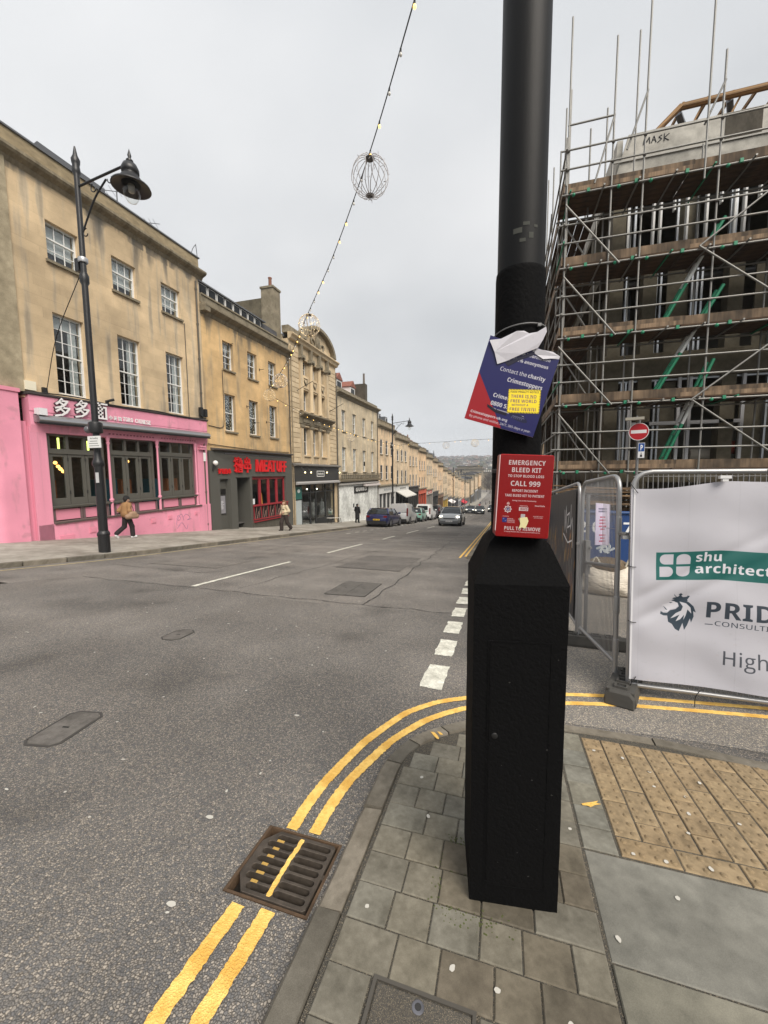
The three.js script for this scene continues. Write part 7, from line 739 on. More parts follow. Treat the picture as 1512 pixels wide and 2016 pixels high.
// ---------------------------------------------------------------- site fence on the side street
const GALV = mat([0.34, 0.34, 0.34], 0.42, { metalness: 0.65, bumpMap: rep(FINE, 4), bumpScale: 0.0008 }), GALVD = mat([0.2, 0.2, 0.2], 0.5, { metalness: 0.6 }), RUB = mat([0.055, 0.052, 0.046], 0.85, { bumpMap: rep(FINE, 6), bumpScale: 0.003 });
structure(slope(mesh('site_ground', new THREE.ShapeGeometry(shp([[0.25, 3.15], [1.5, 3.2], [4.5, 3.1], [14, 3.2], [14, 12.4], [-0.1, 12.4], [0.2, 9], [0.35, 6]])).rotateX(-Math.PI / 2), mat([1.75, 1.7, 1.6], 0.95, { map: rep(AGG.col, 0.33, 0.33, 0.2, 0.4), bumpMap: rep(AGG.bump, 0.33), bumpScale: 0.003 })), 0, 0, 0.0065));
function fenceFrame(t, w, h, r = 0.021, y0 = 0.12) { const R = 0.16; const top = [[0, h - R], [0.03, h - 0.05], [R * 0.75, h], [w - R * 0.75, h], [w - 0.03, h - 0.05], [w, h - R]]; mesh('post', tube([0, 0, 0], [0, h - R + 0.01, 0], r, 10), GALV, t); mesh('post', tube([w, 0, 0], [w, h - R + 0.01, 0], r, 10), GALV, t); const c = new THREE.CurvePath(); c.add(new THREE.QuadraticBezierCurve3(V(0, h - R, 0), V(0, h, 0), V(R, h, 0))); c.add(new THREE.LineCurve3(V(R, h, 0), V(w - R, h, 0))); c.add(new THREE.QuadraticBezierCurve3(V(w - R, h, 0), V(w, h, 0), V(w, h - R, 0))); mesh('top_rail', new THREE.TubeGeometry(c, 60, r, 10), GALV, t); mesh('bottom_rail', tube([0, y0, 0], [w, y0, 0], r * 0.9, 10), GALV, t); }
function infill(t, w, y0, y1, sx, sy) { const g = []; for (let x = sx; x < w - 0.01; x += sx) g.push(tube([x, y0, 0], [x, y1, 0], 0.0029, 4)); for (let y = y0 + sy; y < y1; y += sy) g.push(tube([0, y, 0.004], [w, y, 0.004], 0.0022, 4)); mesh('wire_infill', g, GALV, t).userData.kind = 'stuff'; }
function fenceBlock(label, x, d, turn, L = 0.68) { const t = thing('ballast_block', label, 'fence foot'); slope(t, x, d, 0.006); t.rotation.order = 'XYZ'; t.rotation.y = turn; const s = shp([[-0.11, 0], [0.11, 0], [0.115, 0.03], [0.1, 0.12], [-0.1, 0.12], [-0.115, 0.03]]); mesh('block', ext(s, L, -L / 2, 0.006), RUB, t); for (const z of [-0.2, -0.07, 0.08, 0.22]) { const f = shp([[-0.05, -0.045], [0.05, -0.045], [0.05, 0.045], [-0.05, 0.045]]); f.holes.push(rect(-0.035, 0.035, -0.032, 0.032)); mesh('socket_rim', ext(f, 0.022).rotateX(-Math.PI / 2).translate(0, 0.124, z), RUB, t); mesh('socket', bx(0.068, 0.004, 0.062, 0, 0.1285, z), mat([0.03, 0.03, 0.03], 1), t); } mesh('end_lug', ext(shp([[-0.1, 0.012], [0.1, 0.012], [0.1, 0.085], [0.07, 0.115], [-0.07, 0.115], [-0.1, 0.085]]), 0.05, L / 2 + 0.004, 0.008), RUB, t); return t; }  // socket plates are solid; the shade down the holes is put into their colour
{
  const F = thing('mesh_fence', 'galvanised mesh fence panel behind the white site banner', 'fence panel'); slope(F, 1.105, 3.8, 0.0); F.rotation.y = 0.0; fenceFrame(F, 3.45, 2.0); infill(F, 3.45, 0.14, 1.98, 0.038, 0.26);
  [0.03, 1.72, 3.4].forEach(x => { }); mesh('coupler', [bx(0.09, 0.03, 0.05, -0.03, 1.42, 0)], GALV, F);
  const lamp = thing('site_lamp', 'small white lamp fixed on top of the banner fence', 'lamp'); slope(lamp, 1.105 + 0.62, 3.86, 1.95); mesh('housing', [bx(0.075, 0.025, 0.04)], mat([0.6, 0.6, 0.6], 0.4), lamp); mesh('base', bx(0.04, 0.03, 0.03, 0, -0.02, 0), mat([0.6, 0.6, 0.6], 0.4), lamp);
  const tex = canvas(2048, 1068, (g, w, h) => {
    const K = 620, X = v => (v - 1.095) * K, Y = v => (1.915 - v) * K; g.fillStyle = '#c6c5cb'; g.fillRect(0, 0, w, h);
    for (let i = 0; i < 700; i++) { g.fillStyle = `rgba(${90 + rnd() * 60},${90 + rnd() * 50},${90 + rnd() * 40},0.05)`; const x = rnd() * w, y = h - Math.pow(rnd(), 2) * h; g.fillRect(x, y, 2 + rnd() * 14, 1 + rnd() * 8); } for (let x = 40; x < w; x += 215) { g.fillStyle = 'rgba(120,120,130,0.12)'; g.fillRect(x, 0, 2, h); }
    g.fillStyle = '#0f6660'; g.fillRect(X(1.285), Y(1.345), 1880, 152); g.fillStyle = '#cfccd4'; const q = 78, x0 = X(1.31), y0 = Y(1.327), gp = 14; const petal = (x, y, rot) => { g.save(); g.translate(x + q / 2, y + 28); g.rotate(0); g.restore(); };
    const cell = (x, y, ww, hh, dir) => { g.beginPath(); if (dir === 'l') { g.moveTo(x + ww, y); g.lineTo(x + ww * 0.42, y); g.bezierCurveTo(x - ww * 0.12, y, x - ww * 0.12, y + hh, x + ww * 0.42, y + hh); g.lineTo(x + ww, y + hh); } if (dir === 'r') { g.moveTo(x, y); g.lineTo(x + ww * 0.58, y); g.bezierCurveTo(x + ww * 1.12, y, x + ww * 1.12, y + hh, x + ww * 0.58, y + hh); g.lineTo(x, y + hh); } if (dir === 'u') { g.moveTo(x, y + hh); g.lineTo(x, y + hh * 0.5); g.bezierCurveTo(x, y - hh * 0.15, x + ww, y - hh * 0.15, x + ww, y + hh * 0.5); g.lineTo(x + ww, y + hh); } if (dir === 'd') { g.moveTo(x, y); g.lineTo(x, y + hh * 0.5); g.bezierCurveTo(x, y + hh * 1.15, x + ww, y + hh * 1.15, x + ww, y + hh * 0.5); g.lineTo(x + ww, y); } g.closePath(); g.fill(); };
    cell(x0, y0, 62, 56, 'l'); cell(x0 + 76, y0, 62, 56, 'u'); cell(x0, y0 + 68, 62, 56, 'r'); cell(x0 + 76, y0 + 68, 62, 56, 'd');
    g.fillStyle = '#eceaf0'; fit(g, 'shu', X(1.565), Y(1.255), 118, 66, 'bold'); fit(g, 'architects', X(1.565), Y(1.155), 360, 66, 'bold');
    // crowned lion head
    g.save(); g.translate(X(1.325), Y(0.985)); g.scale(0.232, 0.245); g.fillStyle = '#2b3c4a'; const poly = (p, c) => { if (c) g.fillStyle = c; g.beginPath(); p.forEach((v, i) => i ? g.lineTo(v[0] * 1.5, v[1] * 1.5) : g.moveTo(v[0] * 1.5, v[1] * 1.5)); g.closePath(); g.fill(); };
    poly([[170, 12], [190, 40], [215, 60], [235, 50], [245, 30], [230, 20], [260, 0], [285, 22], [268, 40], [290, 62], [325, 58], [350, 48], [340, 38], [378, 42], [362, 70], [345, 95], [350, 120], [290, 125], [230, 95], [150, 90], [165, 70], [205, 62], [180, 45]]); poly([[140, 110], [200, 88], [300, 110], [360, 130], [420, 190], [455, 280], [420, 260], [430, 340], [400, 430], [385, 370], [350, 470], [310, 540], [290, 440], [240, 560], [190, 530], [150, 460], [100, 430], [90, 340], [40, 340], [0, 320], [10, 280], [40, 300], [90, 300], [130, 260], [200, 240], [240, 200], [230, 150], [180, 130]]);
    poly([[130, 130], [180, 125], [225, 155], [235, 190], [200, 225], [130, 245], [100, 285], [60, 270], [90, 250], [30, 190], [15, 190], [60, 170], [100, 160]], '#d8d7dc'); poly([[250, 130], [330, 150], [385, 210], [400, 300], [350, 240], [330, 330], [300, 400], [310, 320], [260, 390], [200, 420], [250, 320], [180, 360], [130, 380], [200, 300], [270, 260], [290, 200]], '#d8d7dc'); poly([[110, 145], [165, 138], [140, 158]], '#2b3c4a'); poly([[40, 200], [75, 255], [95, 262], [70, 225]], '#2b3c4a'); g.restore();
    g.fillStyle = '#2f3a46'; fit(g, 'PRIDE', X(1.632), Y(0.782), 372, 116, 'bold'); g.fillRect(X(1.645), Y(0.728), 34, 4); fit(g, 'CONSULTING', X(1.708), Y(0.715), 300, 34, 'normal'); g.fillStyle = '#4c5058'; fit(g, 'High', X(1.755), Y(0.4), 205, 100, 'normal');
  });
  const bn = thing('site_banner', 'large white contractor banner with green band and lion emblem tied to the fence', 'banner'); slope(bn, 1.095, 3.76, 0.19); const bw = 3.3, bh = 1.72, NX = 110, NY = 60, pg = new THREE.PlaneGeometry(bw, bh, NX, NY).translate(bw / 2, bh / 2, 0), P = pg.attributes.position;
  for (let i = 0; i < P.count; i++) { const x = P.getX(i), y = P.getY(i), v = y / bh; const dg = Math.abs(x * 0.62 + 0.62 - y - 0.02), d2 = Math.abs(x * 0.8 + 0.2 - y); let z = 0.012 * (fbm(x * 2 + 9, y * 2 + 5, 64, 4, 71) - 0.5) * 2 + 0.035 * Math.exp(-((dg / 0.045) ** 2)) * sst(1.7, 0.2, x) * sst(1.15, 1.3, y) + 0.028 * Math.exp(-((d2 / 0.04) ** 2)) * sst(1.2, 1.35, y) * sst(0.0, 0.4, x) - 0.015 * Math.exp(-(((dg - 0.1) / 0.05) ** 2)) * sst(1.6, 0.2, x) + 0.006 * Math.sin(y * 14 + x * 3 + 3 * fbm(x, y, 64, 2, 3)); z += 0.008 * Math.sin(x * 9 + y * 2); const eg = Math.min(1, x / 0.1); P.setZ(i, z * eg); P.setY(i, y + (1 - v) * (0.012 * Math.sin(x * 3.1) - 0.01 * x) + v * (-0.06 + 0.07 * sst(0, 0.8, x) - 0.012 * Math.abs(Math.sin(x * 5)))); P.setX(i, x - 0.02 * v * sst(0.3, 0, x)); } pg.computeVertexNormals();
  mesh('cloth', pg, phys('#dedee0', 0.6, { map: tex, transmission: 0 }), bn);
  const hem = ext(shp([[0, 0], [0.014, 0], [0.014, bh - 0.06], [0, bh - 0.06]]), 0.003, 0.002); mesh('hem', hem, mat([0.6, 0.6, 0.62], 0.7), bn);
  [[0.01, 1.62], [0.01, 0.98], [0.02, 0.5], [0.03, 0.03], [0.4, 1.7], [0.95, 1.73], [0.5, -0.02], [1.2, -0.03], [1.9, -0.03], [1.6, 1.72]].forEach(([x, y], i) => mesh('tie', path([[x + 0.02, y, 0.012], [x - 0.01, y + (y > 1.6 ? 0.04 : y < 0.1 ? -0.05 : 0), 0.016], [x - 0.03 * (x < 0.1 ? 1 : 0), y + (y > 1.6 ? 0.09 : y < 0.1 ? -0.16 : 0.003), -0.03]], 0.0035, 5, 10), WIRE, bn));
  fenceBlock('ribbed rubber fence foot at the gate post, sticking out over the yellow lines', 1.1, 3.88, -0.37, 0.58); fenceBlock('dark rubber fence foot lying crosswise behind the gate', 1.05, 5.15, 1.52, 0.72);
  // pedestrian gate, standing along the street line
  const G = thing('site_gate', 'narrow galvanised pedestrian gate with wire infill beside the white banner', 'gate'); slope(G, 1.055, 4.02, 0.02); G.rotation.order = 'XYZ'; G.rotation.y = Math.PI / 2 + 0.1; fenceFrame(G, 1.12, 1.97, 0.022, 0.2); infill(G, 1.12, 0.22, 1.95, 0.035, 0.62);
  mesh('brace_tube', tube([0.05, 1.1, 0.02], [0.98, 1.02, 0.02], 0.02, 8), GALV, G); mesh('lock_plate', bx(0.1, 0.4, 0.05, 1.02, 1.08, 0.03), GALV, G); mesh('latch', tube([0.93, 1.2, 0.05], [1.1, 1.2, 0.05], 0.014, 8), GALV, G); mesh('latch', tube([0.93, 0.98, 0.05], [1.1, 0.98, 0.05], 0.014, 8), GALV, G); [0.35, 0.75, 1.5].forEach(y => mesh('sleeve', lathe([[0.022, -0.08], [0.028, -0.075], [0.028, 0.075], [0.022, 0.08]], 10).translate(0, y, 0), GALV, G)); mesh('coupler_bar', tube([-0.16, 1.42, 0.02], [0.02, 1.42, 0.02], 0.022, 8), GALV, G);
  const nt = canvas(128, 256, (g, w, h) => { g.fillStyle = '#cfc6dc'; g.fillRect(0, 0, w, h); g.fillStyle = '#4a4a66'; const bars = (y, n) => { for (let i = 0; i < n; i++) g.fillRect(64 - n * 5 + i * 10, y, 7, 10); }; bars(26, 8); bars(42, 8); g.fillStyle = '#b0405a'; [5, 6, 6, 7, 4].forEach((n, i) => bars(78 + i * 19, n)); [6, 4, 6].forEach((n, i) => bars(190 + i * 19, n)); });
  const N = thing('paper_notice', 'pale lilac paper notice hung on the site gate', 'notice'); slope(N, 1.02, 4.58, 1.3); N.rotation.order = 'XYZ'; N.rotation.y = Math.PI / 2 - 0.85; mesh('sheet', ext(shp([[-0.11, 0], [0.11, -0.01], [0.11, 0.43], [-0.11, 0.44]]), 0.002, -0.004), mat([0.6, 0.57, 0.66], 0.7), N); mesh('print', new THREE.PlaneGeometry(0.215, 0.43).translate(0, 0.215, 0.0), mat('#ffffff', 0.7, { map: nt }), N);
  // hoarding panels with dark printed sheets along the street
  const mural = canvas(1024, 512, (g, w, h) => { g.fillStyle = '#38383b'; g.fillRect(0, 0, w, h); for (let i = 0; i < 260; i++) { const x = rnd() * w, y = h * 0.35 + rnd() * h * 0.6, r = 6 + rnd() * 40; g.fillStyle = ['rgba(170,115,105,0.4)', 'rgba(205,140,40,0.5)', 'rgba(70,55,50,0.35)', 'rgba(200,190,175,0.2)', 'rgba(30,30,32,0.35)'][i % 5]; g.beginPath(); g.ellipse(x, y, r * 0.35, r, rnd() * 0.5, 0, 7); g.fill(); } for (let i = 0; i < 60; i++) { g.fillStyle = 'rgba(40,40,42,0.3)'; g.fillRect(rnd() * w, 0, 8 + rnd() * 30, h * (0.2 + rnd() * 0.4)); } g.strokeStyle = '#e2e2e2'; g.lineWidth = 7; g.lineCap = 'round'; [[[60, 120], [70, 200], [90, 110], [100, 210]], [[110, 140], [150, 130], [120, 190], [165, 180]], [[180, 100], [175, 190], [200, 150], [215, 200], [210, 260]], [[40, 220], [130, 250], [200, 235]]].map(p => p.map(v => [v[0] * 1.5 + 640, v[1] * 1.1 - 50])).forEach(p => { g.beginPath(); p.forEach((v, i) => i ? g.lineTo(...v) : g.moveTo(...v)); g.stroke(); }); });
  for (let k = 0; k < 2; k++) { const d0 = 5.55 + k * 3.55, t = thing('hoarding_panel', k ? 'second dark printed fence panel, farther along the street line' : 'dark printed fence panel with white graffiti beside the black post', 'fence panel'); slope(t, 0.98 + k * 0.02, d0, 0.02); t.rotation.order = 'XYZ'; t.rotation.y = Math.PI / 2; fenceFrame(t, 3.45, 2.0); mesh('printed_sheet', new THREE.PlaneGeometry(3.3, 1.72, 20, 2).rotateY(Math.PI).translate(1.73, 1.05, -0.03), mat('#ffffff', 0.55, { map: mural }), t); mesh('backing', bb(0.05, 3.4, 0.15, 1.93, -0.012, -0.006), mat([0.12, 0.12, 0.12], 0.8), t); mesh('coupler', bx(0.08, 0.03, 0.06, -0.04, 1.2, 0), GALV, t); }
  const sp = thing('fence_post', 'lone galvanised post standing between hoarding and gate', 'post'); slope(sp, 1.06, 5.42, 0); mesh('tube', tube([0, 0, 0], [0, 1.86, 0], 0.024, 10), GALVD, sp); mesh('clip', bx(0.08, 0.03, 0.05, -0.02, 1.15, 0), GALV, sp);
  // skip behind the gate, timber on top, bulk bag before it
  const sk = thing('skip', 'blue waste skip with white numerals behind the site gate', 'skip', [2.3, road(9.6), -9.55]); const prof = shp([[-1.35, 0.45], [1.1, 0.45], [1.5, 1.62], [-1.75, 1.62]]); const stx = canvas(512, 256, (g, w, h) => { g.fillStyle = '#1d3f74'; g.fillRect(0, 0, w, h); for (let i = 0; i < 200; i++) { g.fillStyle = i % 2 ? 'rgba(15,25,50,0.2)' : 'rgba(120,60,30,0.18)'; g.fillRect(rnd() * w, rnd() * h, rnd() * 26, rnd() * 10); } g.fillStyle = '#e8e8e8'; fit(g, '2', 130, 92, 40, 76, 'bold'); fit(g, '01', 190, 92, 80, 76, 'bold'); fit(g, '7', 318, 92, 44, 76, 'bold'); g.fillStyle = '#c8d0d4'; for (let i = 0; i < 26; i++) { g.beginPath(); g.arc(250 + Math.cos(i) * (10 + i), 170 + Math.sin(i) * (6 + i * 0.7), 6, 0, 7); g.fill(); } }); mesh('front_wall', ext(prof, 0.06, 0), mat([0.012, 0.05, 0.16], 0.5), sk); mesh('rear_wall', ext(prof, 0.06, -1.7), mat([0.012, 0.05, 0.16], 0.5), sk); mesh('printed_front', new THREE.PlaneGeometry(2.4, 1.14).translate(-0.1, 1.04, 0.066), mat('#ffffff', 0.5, { map: stx }), sk); mesh('skip_floor', bb(-1.3, 1.1, 0.45, 0.5, -1.7, 0), TRIM, sk); mesh('rim', [tube([-1.78, 1.64, 0.06], [1.53, 1.64, 0.06], 0.04, 8)], mat([0.012, 0.05, 0.16], 0.5), sk); mesh('contents', boxUV(bb(-1.5, 1.3, 1.1, 1.5, -1.62, -0.06)), mat([0.12, 0.09, 0.07], 0.9), sk);
  const pln = [mat([0.5, 0.42, 0.3], 0.85, { map: rep(WOODT, 1, 0.4) }), mat([0.9, 0.85, 0.75], 0.85, { map: rep(WOODT, 1, 0.4) })]; for (let i = 0; i < 12; i++) { const p = mesh('waste_board', bx(rr(1.4, 3), 0.025 + rnd() * 0.02, rr(0.12, 0.4)), pln[i % 2], null); tag(p, ['long pale board', 'split plywood sheet', 'thin batten', 'short plank', 'stained board', 'warped panel', 'narrow lath', 'broad sheet', 'broken board', 'grey plank', 'buff board', 'loose strip'][i] + ' in the heap of timber on the blue skip', 'board', 'timber heaped on the skip'); p.name = numbered('waste_board'); p.position.set(2.2 + rr(-0.5, 0.5), road(9.6) + 1.66 + i * 0.045, -9.7 - rr(0, 0.9)); p.rotation.set(rr(-0.05, 0.05), rr(-0.25, 0.25), rr(-0.06, 0.06)); }
  const bg = thing('bulk_bag', 'slumped dirty white bulk bag on the ground behind the gate', 'bag', [2.1, road(8.9), -8.75]); const bgeo = new THREE.SphereGeometry(0.6, 48, 32); { const p = bgeo.attributes.position; for (let i = 0; i < p.count; i++) { let x = p.getX(i), y = p.getY(i), z = p.getZ(i); const n = fbm(x * 3 + 9, y * 3 + z * 2 + 9, 64, 4, 44) - 0.5, f = Math.sin(Math.atan2(z, x) * 9 + y * 6) * 0.03; const s = 1 + n * 0.35 + f; x *= s * 1.12; z *= s * 0.9; y = y > 0 ? y * (0.85 + n * 0.5) : Math.max(y * 0.6, -0.3) ; if (y < -0.2) { x *= 1 - 0.5 * (y + 0.3 < 0.02 ? 0.2 : 0); } p.setXYZ(i, x * 0.95, y * 0.8 + 0.24, z * 0.95); } bgeo.computeVertexNormals(); } mesh('sack', bgeo, mat([0.62, 0.56, 0.47], 0.9, { bumpMap: rep(LUMP, 2, 2), bumpScale: 0.02 }), bg); mesh('rubble', new THREE.IcosahedronGeometry(0.33, 2).scale(1.2, 0.5, 1).translate(-0.05, 0.58, 0), mat([0.22, 0.16, 0.1], 1, { bumpMap: rep(LUMP, 4), bumpScale: 0.04 }), bg); [-0.3, 0.3].forEach(x => mesh('handle', path([[x - 0.1, 0.55, 0.2], [x, 0.78, 0.22], [x + 0.12, 0.54, 0.2]], 0.018, 5, 14), mat([0.6, 0.56, 0.46], 0.9), bg));
}
{ // no-entry sign
  const t = thing('no_entry_sign', 'red no entry sign with a blue parking plate on a grey post', 'road sign', [3.42, road(12.1), -12.05], -0.28); mesh('post', tube([0, 0, 0], [0, 4.1, 0], 0.038, 10), GALVD, t);
  const disc = canvas(256, 256, (g, w, h) => { g.fillStyle = '#d8d4d4'; g.fillRect(0, 0, w, h); g.fillStyle = '#a90f1c'; g.beginPath(); g.arc(128, 128, 119, 0, 7); g.fill(); g.fillStyle = '#d9d5d6'; g.fillRect(30, 104, 196, 48); }); mesh('disc', new THREE.CylinderGeometry(0.228, 0.228, 0.02, 36).rotateX(Math.PI / 2).translate(0, 3.79, 0.06), mat([0.3, 0.3, 0.3], 0.5), t); mesh('disc_face', new THREE.CircleGeometry(0.228, 36).translate(0, 3.79, 0.0715), mat('#ffffff', 0.4, { map: disc }), t);
  const pk = canvas(128, 256, (g, w, h) => { g.fillStyle = '#dcdcdc'; g.fillRect(0, 0, w, h); g.fillStyle = '#1b4a8f'; g.fillRect(6, 6, w - 12, 140); g.fillStyle = '#eee'; fit(g, 'P', 38, 126, 56, 130, 'bold'); g.fillStyle = '#1c1c1e'; g.beginPath(); g.arc(64, 176, 10, 0, 7); g.fill(); g.beginPath(); g.moveTo(64, 186); g.lineTo(90, 240); g.lineTo(38, 240); g.fill(); g.fillRect(44, 200, 40, 34); }); mesh('parking_plate', bx(0.15, 0.4, 0.015, 0.08, 3.3, 0.05), mat([0.3, 0.3, 0.3], 0.5), t); mesh('parking_face', new THREE.PlaneGeometry(0.146, 0.39).translate(0.08, 3.3, 0.0585), mat('#ffffff', 0.4, { map: pk }), t); mesh('sign_light', [bx(0.42, 0.07, 0.14, -0.1, 4.12, 0.16)], mat([0.34, 0.32, 0.26], 0.6), t); mesh('light_arm', tube([0, 4.08, 0], [-0.05, 4.18, 0.16], 0.02, 6), GALVD, t);
}
// ---------------------------------------------------------------- scaffold round the unfinished building
{
  const S0 = thing('scaffold', 'tall tube scaffold with timber decks and toe boards round the unfinished building', 'scaffold'); const TB = mat([0.23, 0.225, 0.21], 0.5, { metalness: 0.55, bumpMap: rep(FINE, 3), bumpScale: 0.001 }), GRN = mat([0.012, 0.2, 0.1], 0.5), TWH = mat([0.62, 0.64, 0.62], 0.5), TOE = [mat([0.86, 0.88, 0.92], 0.9, { map: rep(WOODT, 0.6, 0.5) }), mat([0.68, 0.7, 0.74], 0.9, { map: rep(WOODT, 0.6, 0.5, 0.3, 0.2) })], DECK = mat([0.3, 0.26, 0.23], 0.95, { map: rep(WOODT, 0.6, 0.5, 0.1, 0.6) }); const r = 0.0245;
  const tb = (n, p, q, m = TB) => mesh(n, tube(p, q, r, 7), m, S0), xs = [1.53, 2.62, 3.36, 5.02, 6.66, 8.3, 9.95], zf = -12.6, zb = -13.75, lifts = [1.7, 3.6, 5.46, 7.35, 9.26], tops = [13.66, 12.9, 14.2, 11.9, 12.8, 12.2, 11.6], X1 = 10.2, gy = x => road(12.8) + 0.02;
  const GP = [0.06, 0.05, 0.04]; let kk = 0; const swivel = new THREE.SphereGeometry(0.048, 7, 5), CPL = mat([0.16, 0.155, 0.15], 0.5, { metalness: 0.5 }); const cpl = (x, y, z, m = CPL) => { const o = mesh('coupler', swivel, m, S0); o.position.set(x, y, z); };
  xs.forEach((x, i) => { tb('standard', [x, gy(x), zf], [x, tops[i], zf]); tb('standard', [x + 0.06, gy(x), zb], [x + 0.06, tops[i] - 1.3 + (i % 3) * 0.5, zb]); }); tb('standard', [1.62, gy(1), -13.1], [1.62, 12.3, -13.1]);
  tb('standard', [4.7, 9.0, -12.55], [4.7, 13.1, -12.55]); tb('standard', [2.2, 8.9, -13.4], [2.2, 11.4, -13.4]);
  lifts.forEach((y, l) => {
    tb('ledger', [1.4, y - 0.03, zf + 0.05], [X1, y - 0.03, zf + 0.05]); tb('ledger', [1.4, y - 0.03, zb - 0.05], [X1, y - 0.03, zb - 0.05]); tb('guard_rail', [1.35, y + 0.62, zf + 0.05], [X1, y + 0.62, zf + 0.05]); tb('guard_rail', [1.35, y + 1.1, zf + 0.05], [X1, y + 1.1, zf + 0.05]); tb('guard_rail', [1.48, y + 0.62, zf + 0.15], [1.48, y + 0.62, -14.2], l % 2 ? GRN : TB); tb('guard_rail', [1.48, y + 1.1, zf + 0.15], [1.48, y + 1.1, -14.2]);
    for (let x = 1.6; x < X1; x += 0.82) tb('transom', [x, y + 0.0, zf + 0.18], [x, y + 0.0, zb - 0.2], kk++ % 4 === 0 ? GRN : TB);
    for (let k = 0; k < 5; k++) for (let s = 0; s < 3; s++) { const a = 1.42 + s * 3.0, o = mesh('deck_board', bx(2.97, 0.038, 0.22), DECK, S0); o.position.set(a + 1.49, y + 0.05 + (s % 2) * 0.002, zf - 0.14 - k * 0.228); }
    for (let s = 0; s < 3; s++) { const o = mesh('toe_board', boxUV(bx(3.02, 0.225, 0.036), 1), TOE[(s + l) % 2], S0); o.position.set(1.5 + 1.5 + s * 3.03, y + 0.185, zf - 0.045 - (s % 2) * 0.03); o.geometry = o.geometry; } { const o = mesh('toe_board', bx(0.036, 0.225, 1.2), TOE[l % 2], S0); o.position.set(1.46, y + 0.185, zf - 0.6); }
    xs.forEach((x, i) => { [y - 0.03, y + 0.62, y + 1.1].forEach(q => cpl(x, q, zf + 0.025)); cpl(x + 0.16, y - 0.06, zf + 0.06, GRN); }); for (let k = 0; k < 7; k++) { const o = mesh('board_clip', bx(0.07, 0.09, 0.05), GRN, S0); o.position.set(2.05 + k * 1.13, y - 0.02, zf + 0.09); }
  });
  [[1.51, 7.08, 2.86, 5.39], [1.5, 8.95, 2.87, 7.25], [1.43, 5.21, 2.85, 3.53], [1.49, 3.34, 2.87, 1.62], [4.68, 7.38, 6.5, 5.9], [4.74, 3.54, 6.7, 2.0], [4.70, 3.54, 6.5, 5.0], [4.68, 7.38, 6.5, 8.78], [6.7, 5.4, 8.3, 3.6], [6.7, 8.8, 8.3, 7.3]].forEach(b => { tb('brace', [b[0], b[1], zf + 0.1], [b[2], b[3], zf + 0.1]); }); lifts.forEach((y, l) => { if (l < 4) tb('brace', [1.6, y + 1.75, zb + 0.1], [2.6, y + 0.1, zb + 0.1]); });
  [[1.5, 11.02, zf, 2.62, 11.02, zf], [1.5, 10.72, zf, 1.5, 9.5, zf], [2.62, 11.0, zf + 0.05, 2.2, 9.4, zf + 0.05], [3.36, 11.4, zf + 0.05, 2.95, 10.1, zf], [5.02, 11.2, zf + 0.05, 4.65, 10.3, zf]].forEach(p => tb('brace', p.slice(0, 3), p.slice(3)));
  // return along the street
  for (let i = 0; i < 11; i++) { const z = -14.3 - i * 2.0; tb('standard', [1.53, road(-z) + 0.1, z], [1.53, 11.6 + (i * 7 % 5) * 0.45, z]); tb('standard', [2.6, road(-z) + 0.1, z], [2.6, 10.6 + (i * 3 % 4) * 0.3, z]); if (i % 2) lifts.forEach(y => tb('brace', [1.5, y + 1.7, z], [1.5, y, z - 2])); } lifts.forEach((y, l) => { [[-0.03, TB], [0.62, TB], [1.1, TB]].forEach(([o, m]) => tb('ledger', [1.48, y + o, -14.0], [1.48, y + o, -35], m)); for (let k = 0; k < 4; k++) for (let s = 0; s < 5; s++) { const o = mesh('deck_board', bx(0.22, 0.038, 3.95), DECK, S0); o.position.set(1.66 + k * 0.24, y + 0.05, -15.9 - s * 4); } for (let s = 0; s < 5; s++) { const o = mesh('toe_board', bx(0.036, 0.225, 3.98), TOE[s % 2], S0); o.position.set(1.5, y + 0.185, -15.9 - s * 4); } });
  // ladders between the lifts, green with white middles
  const ladder = (label, x0, y0, x1, y1, z = -13.1) => { const t = thing('ladder', label, 'ladder'); for (const k of [0, 0.36]) { const at = u => [lerp(x0, x1, u), lerp(y0, y1, u), z - k]; [[0, 0.42, GRN], [0.42, 0.72, TWH], [0.72, 1, GRN]].forEach(([a, b, m]) => mesh('stile', tube(at(a), at(b), 0.045, 6), m, t)); } for (let i = 1; i < 9; i++) { const u = i / 9; mesh('rung', tube([lerp(x0, x1, u), lerp(y0, y1, u), z], [lerp(x0, x1, u), lerp(y0, y1, u), z - 0.36], 0.014, 5), GALV, t); } }; ladder('green and white ladder on the lowest scaffold lift', 4.3, 1.75, 5.4, 4.7); ladder('green and white ladder on the second scaffold lift', 3.99, 3.7, 5.5, 6.6); ladder('green and white ladder on the third scaffold lift', 4.09, 5.6, 5.43, 8.3);
}
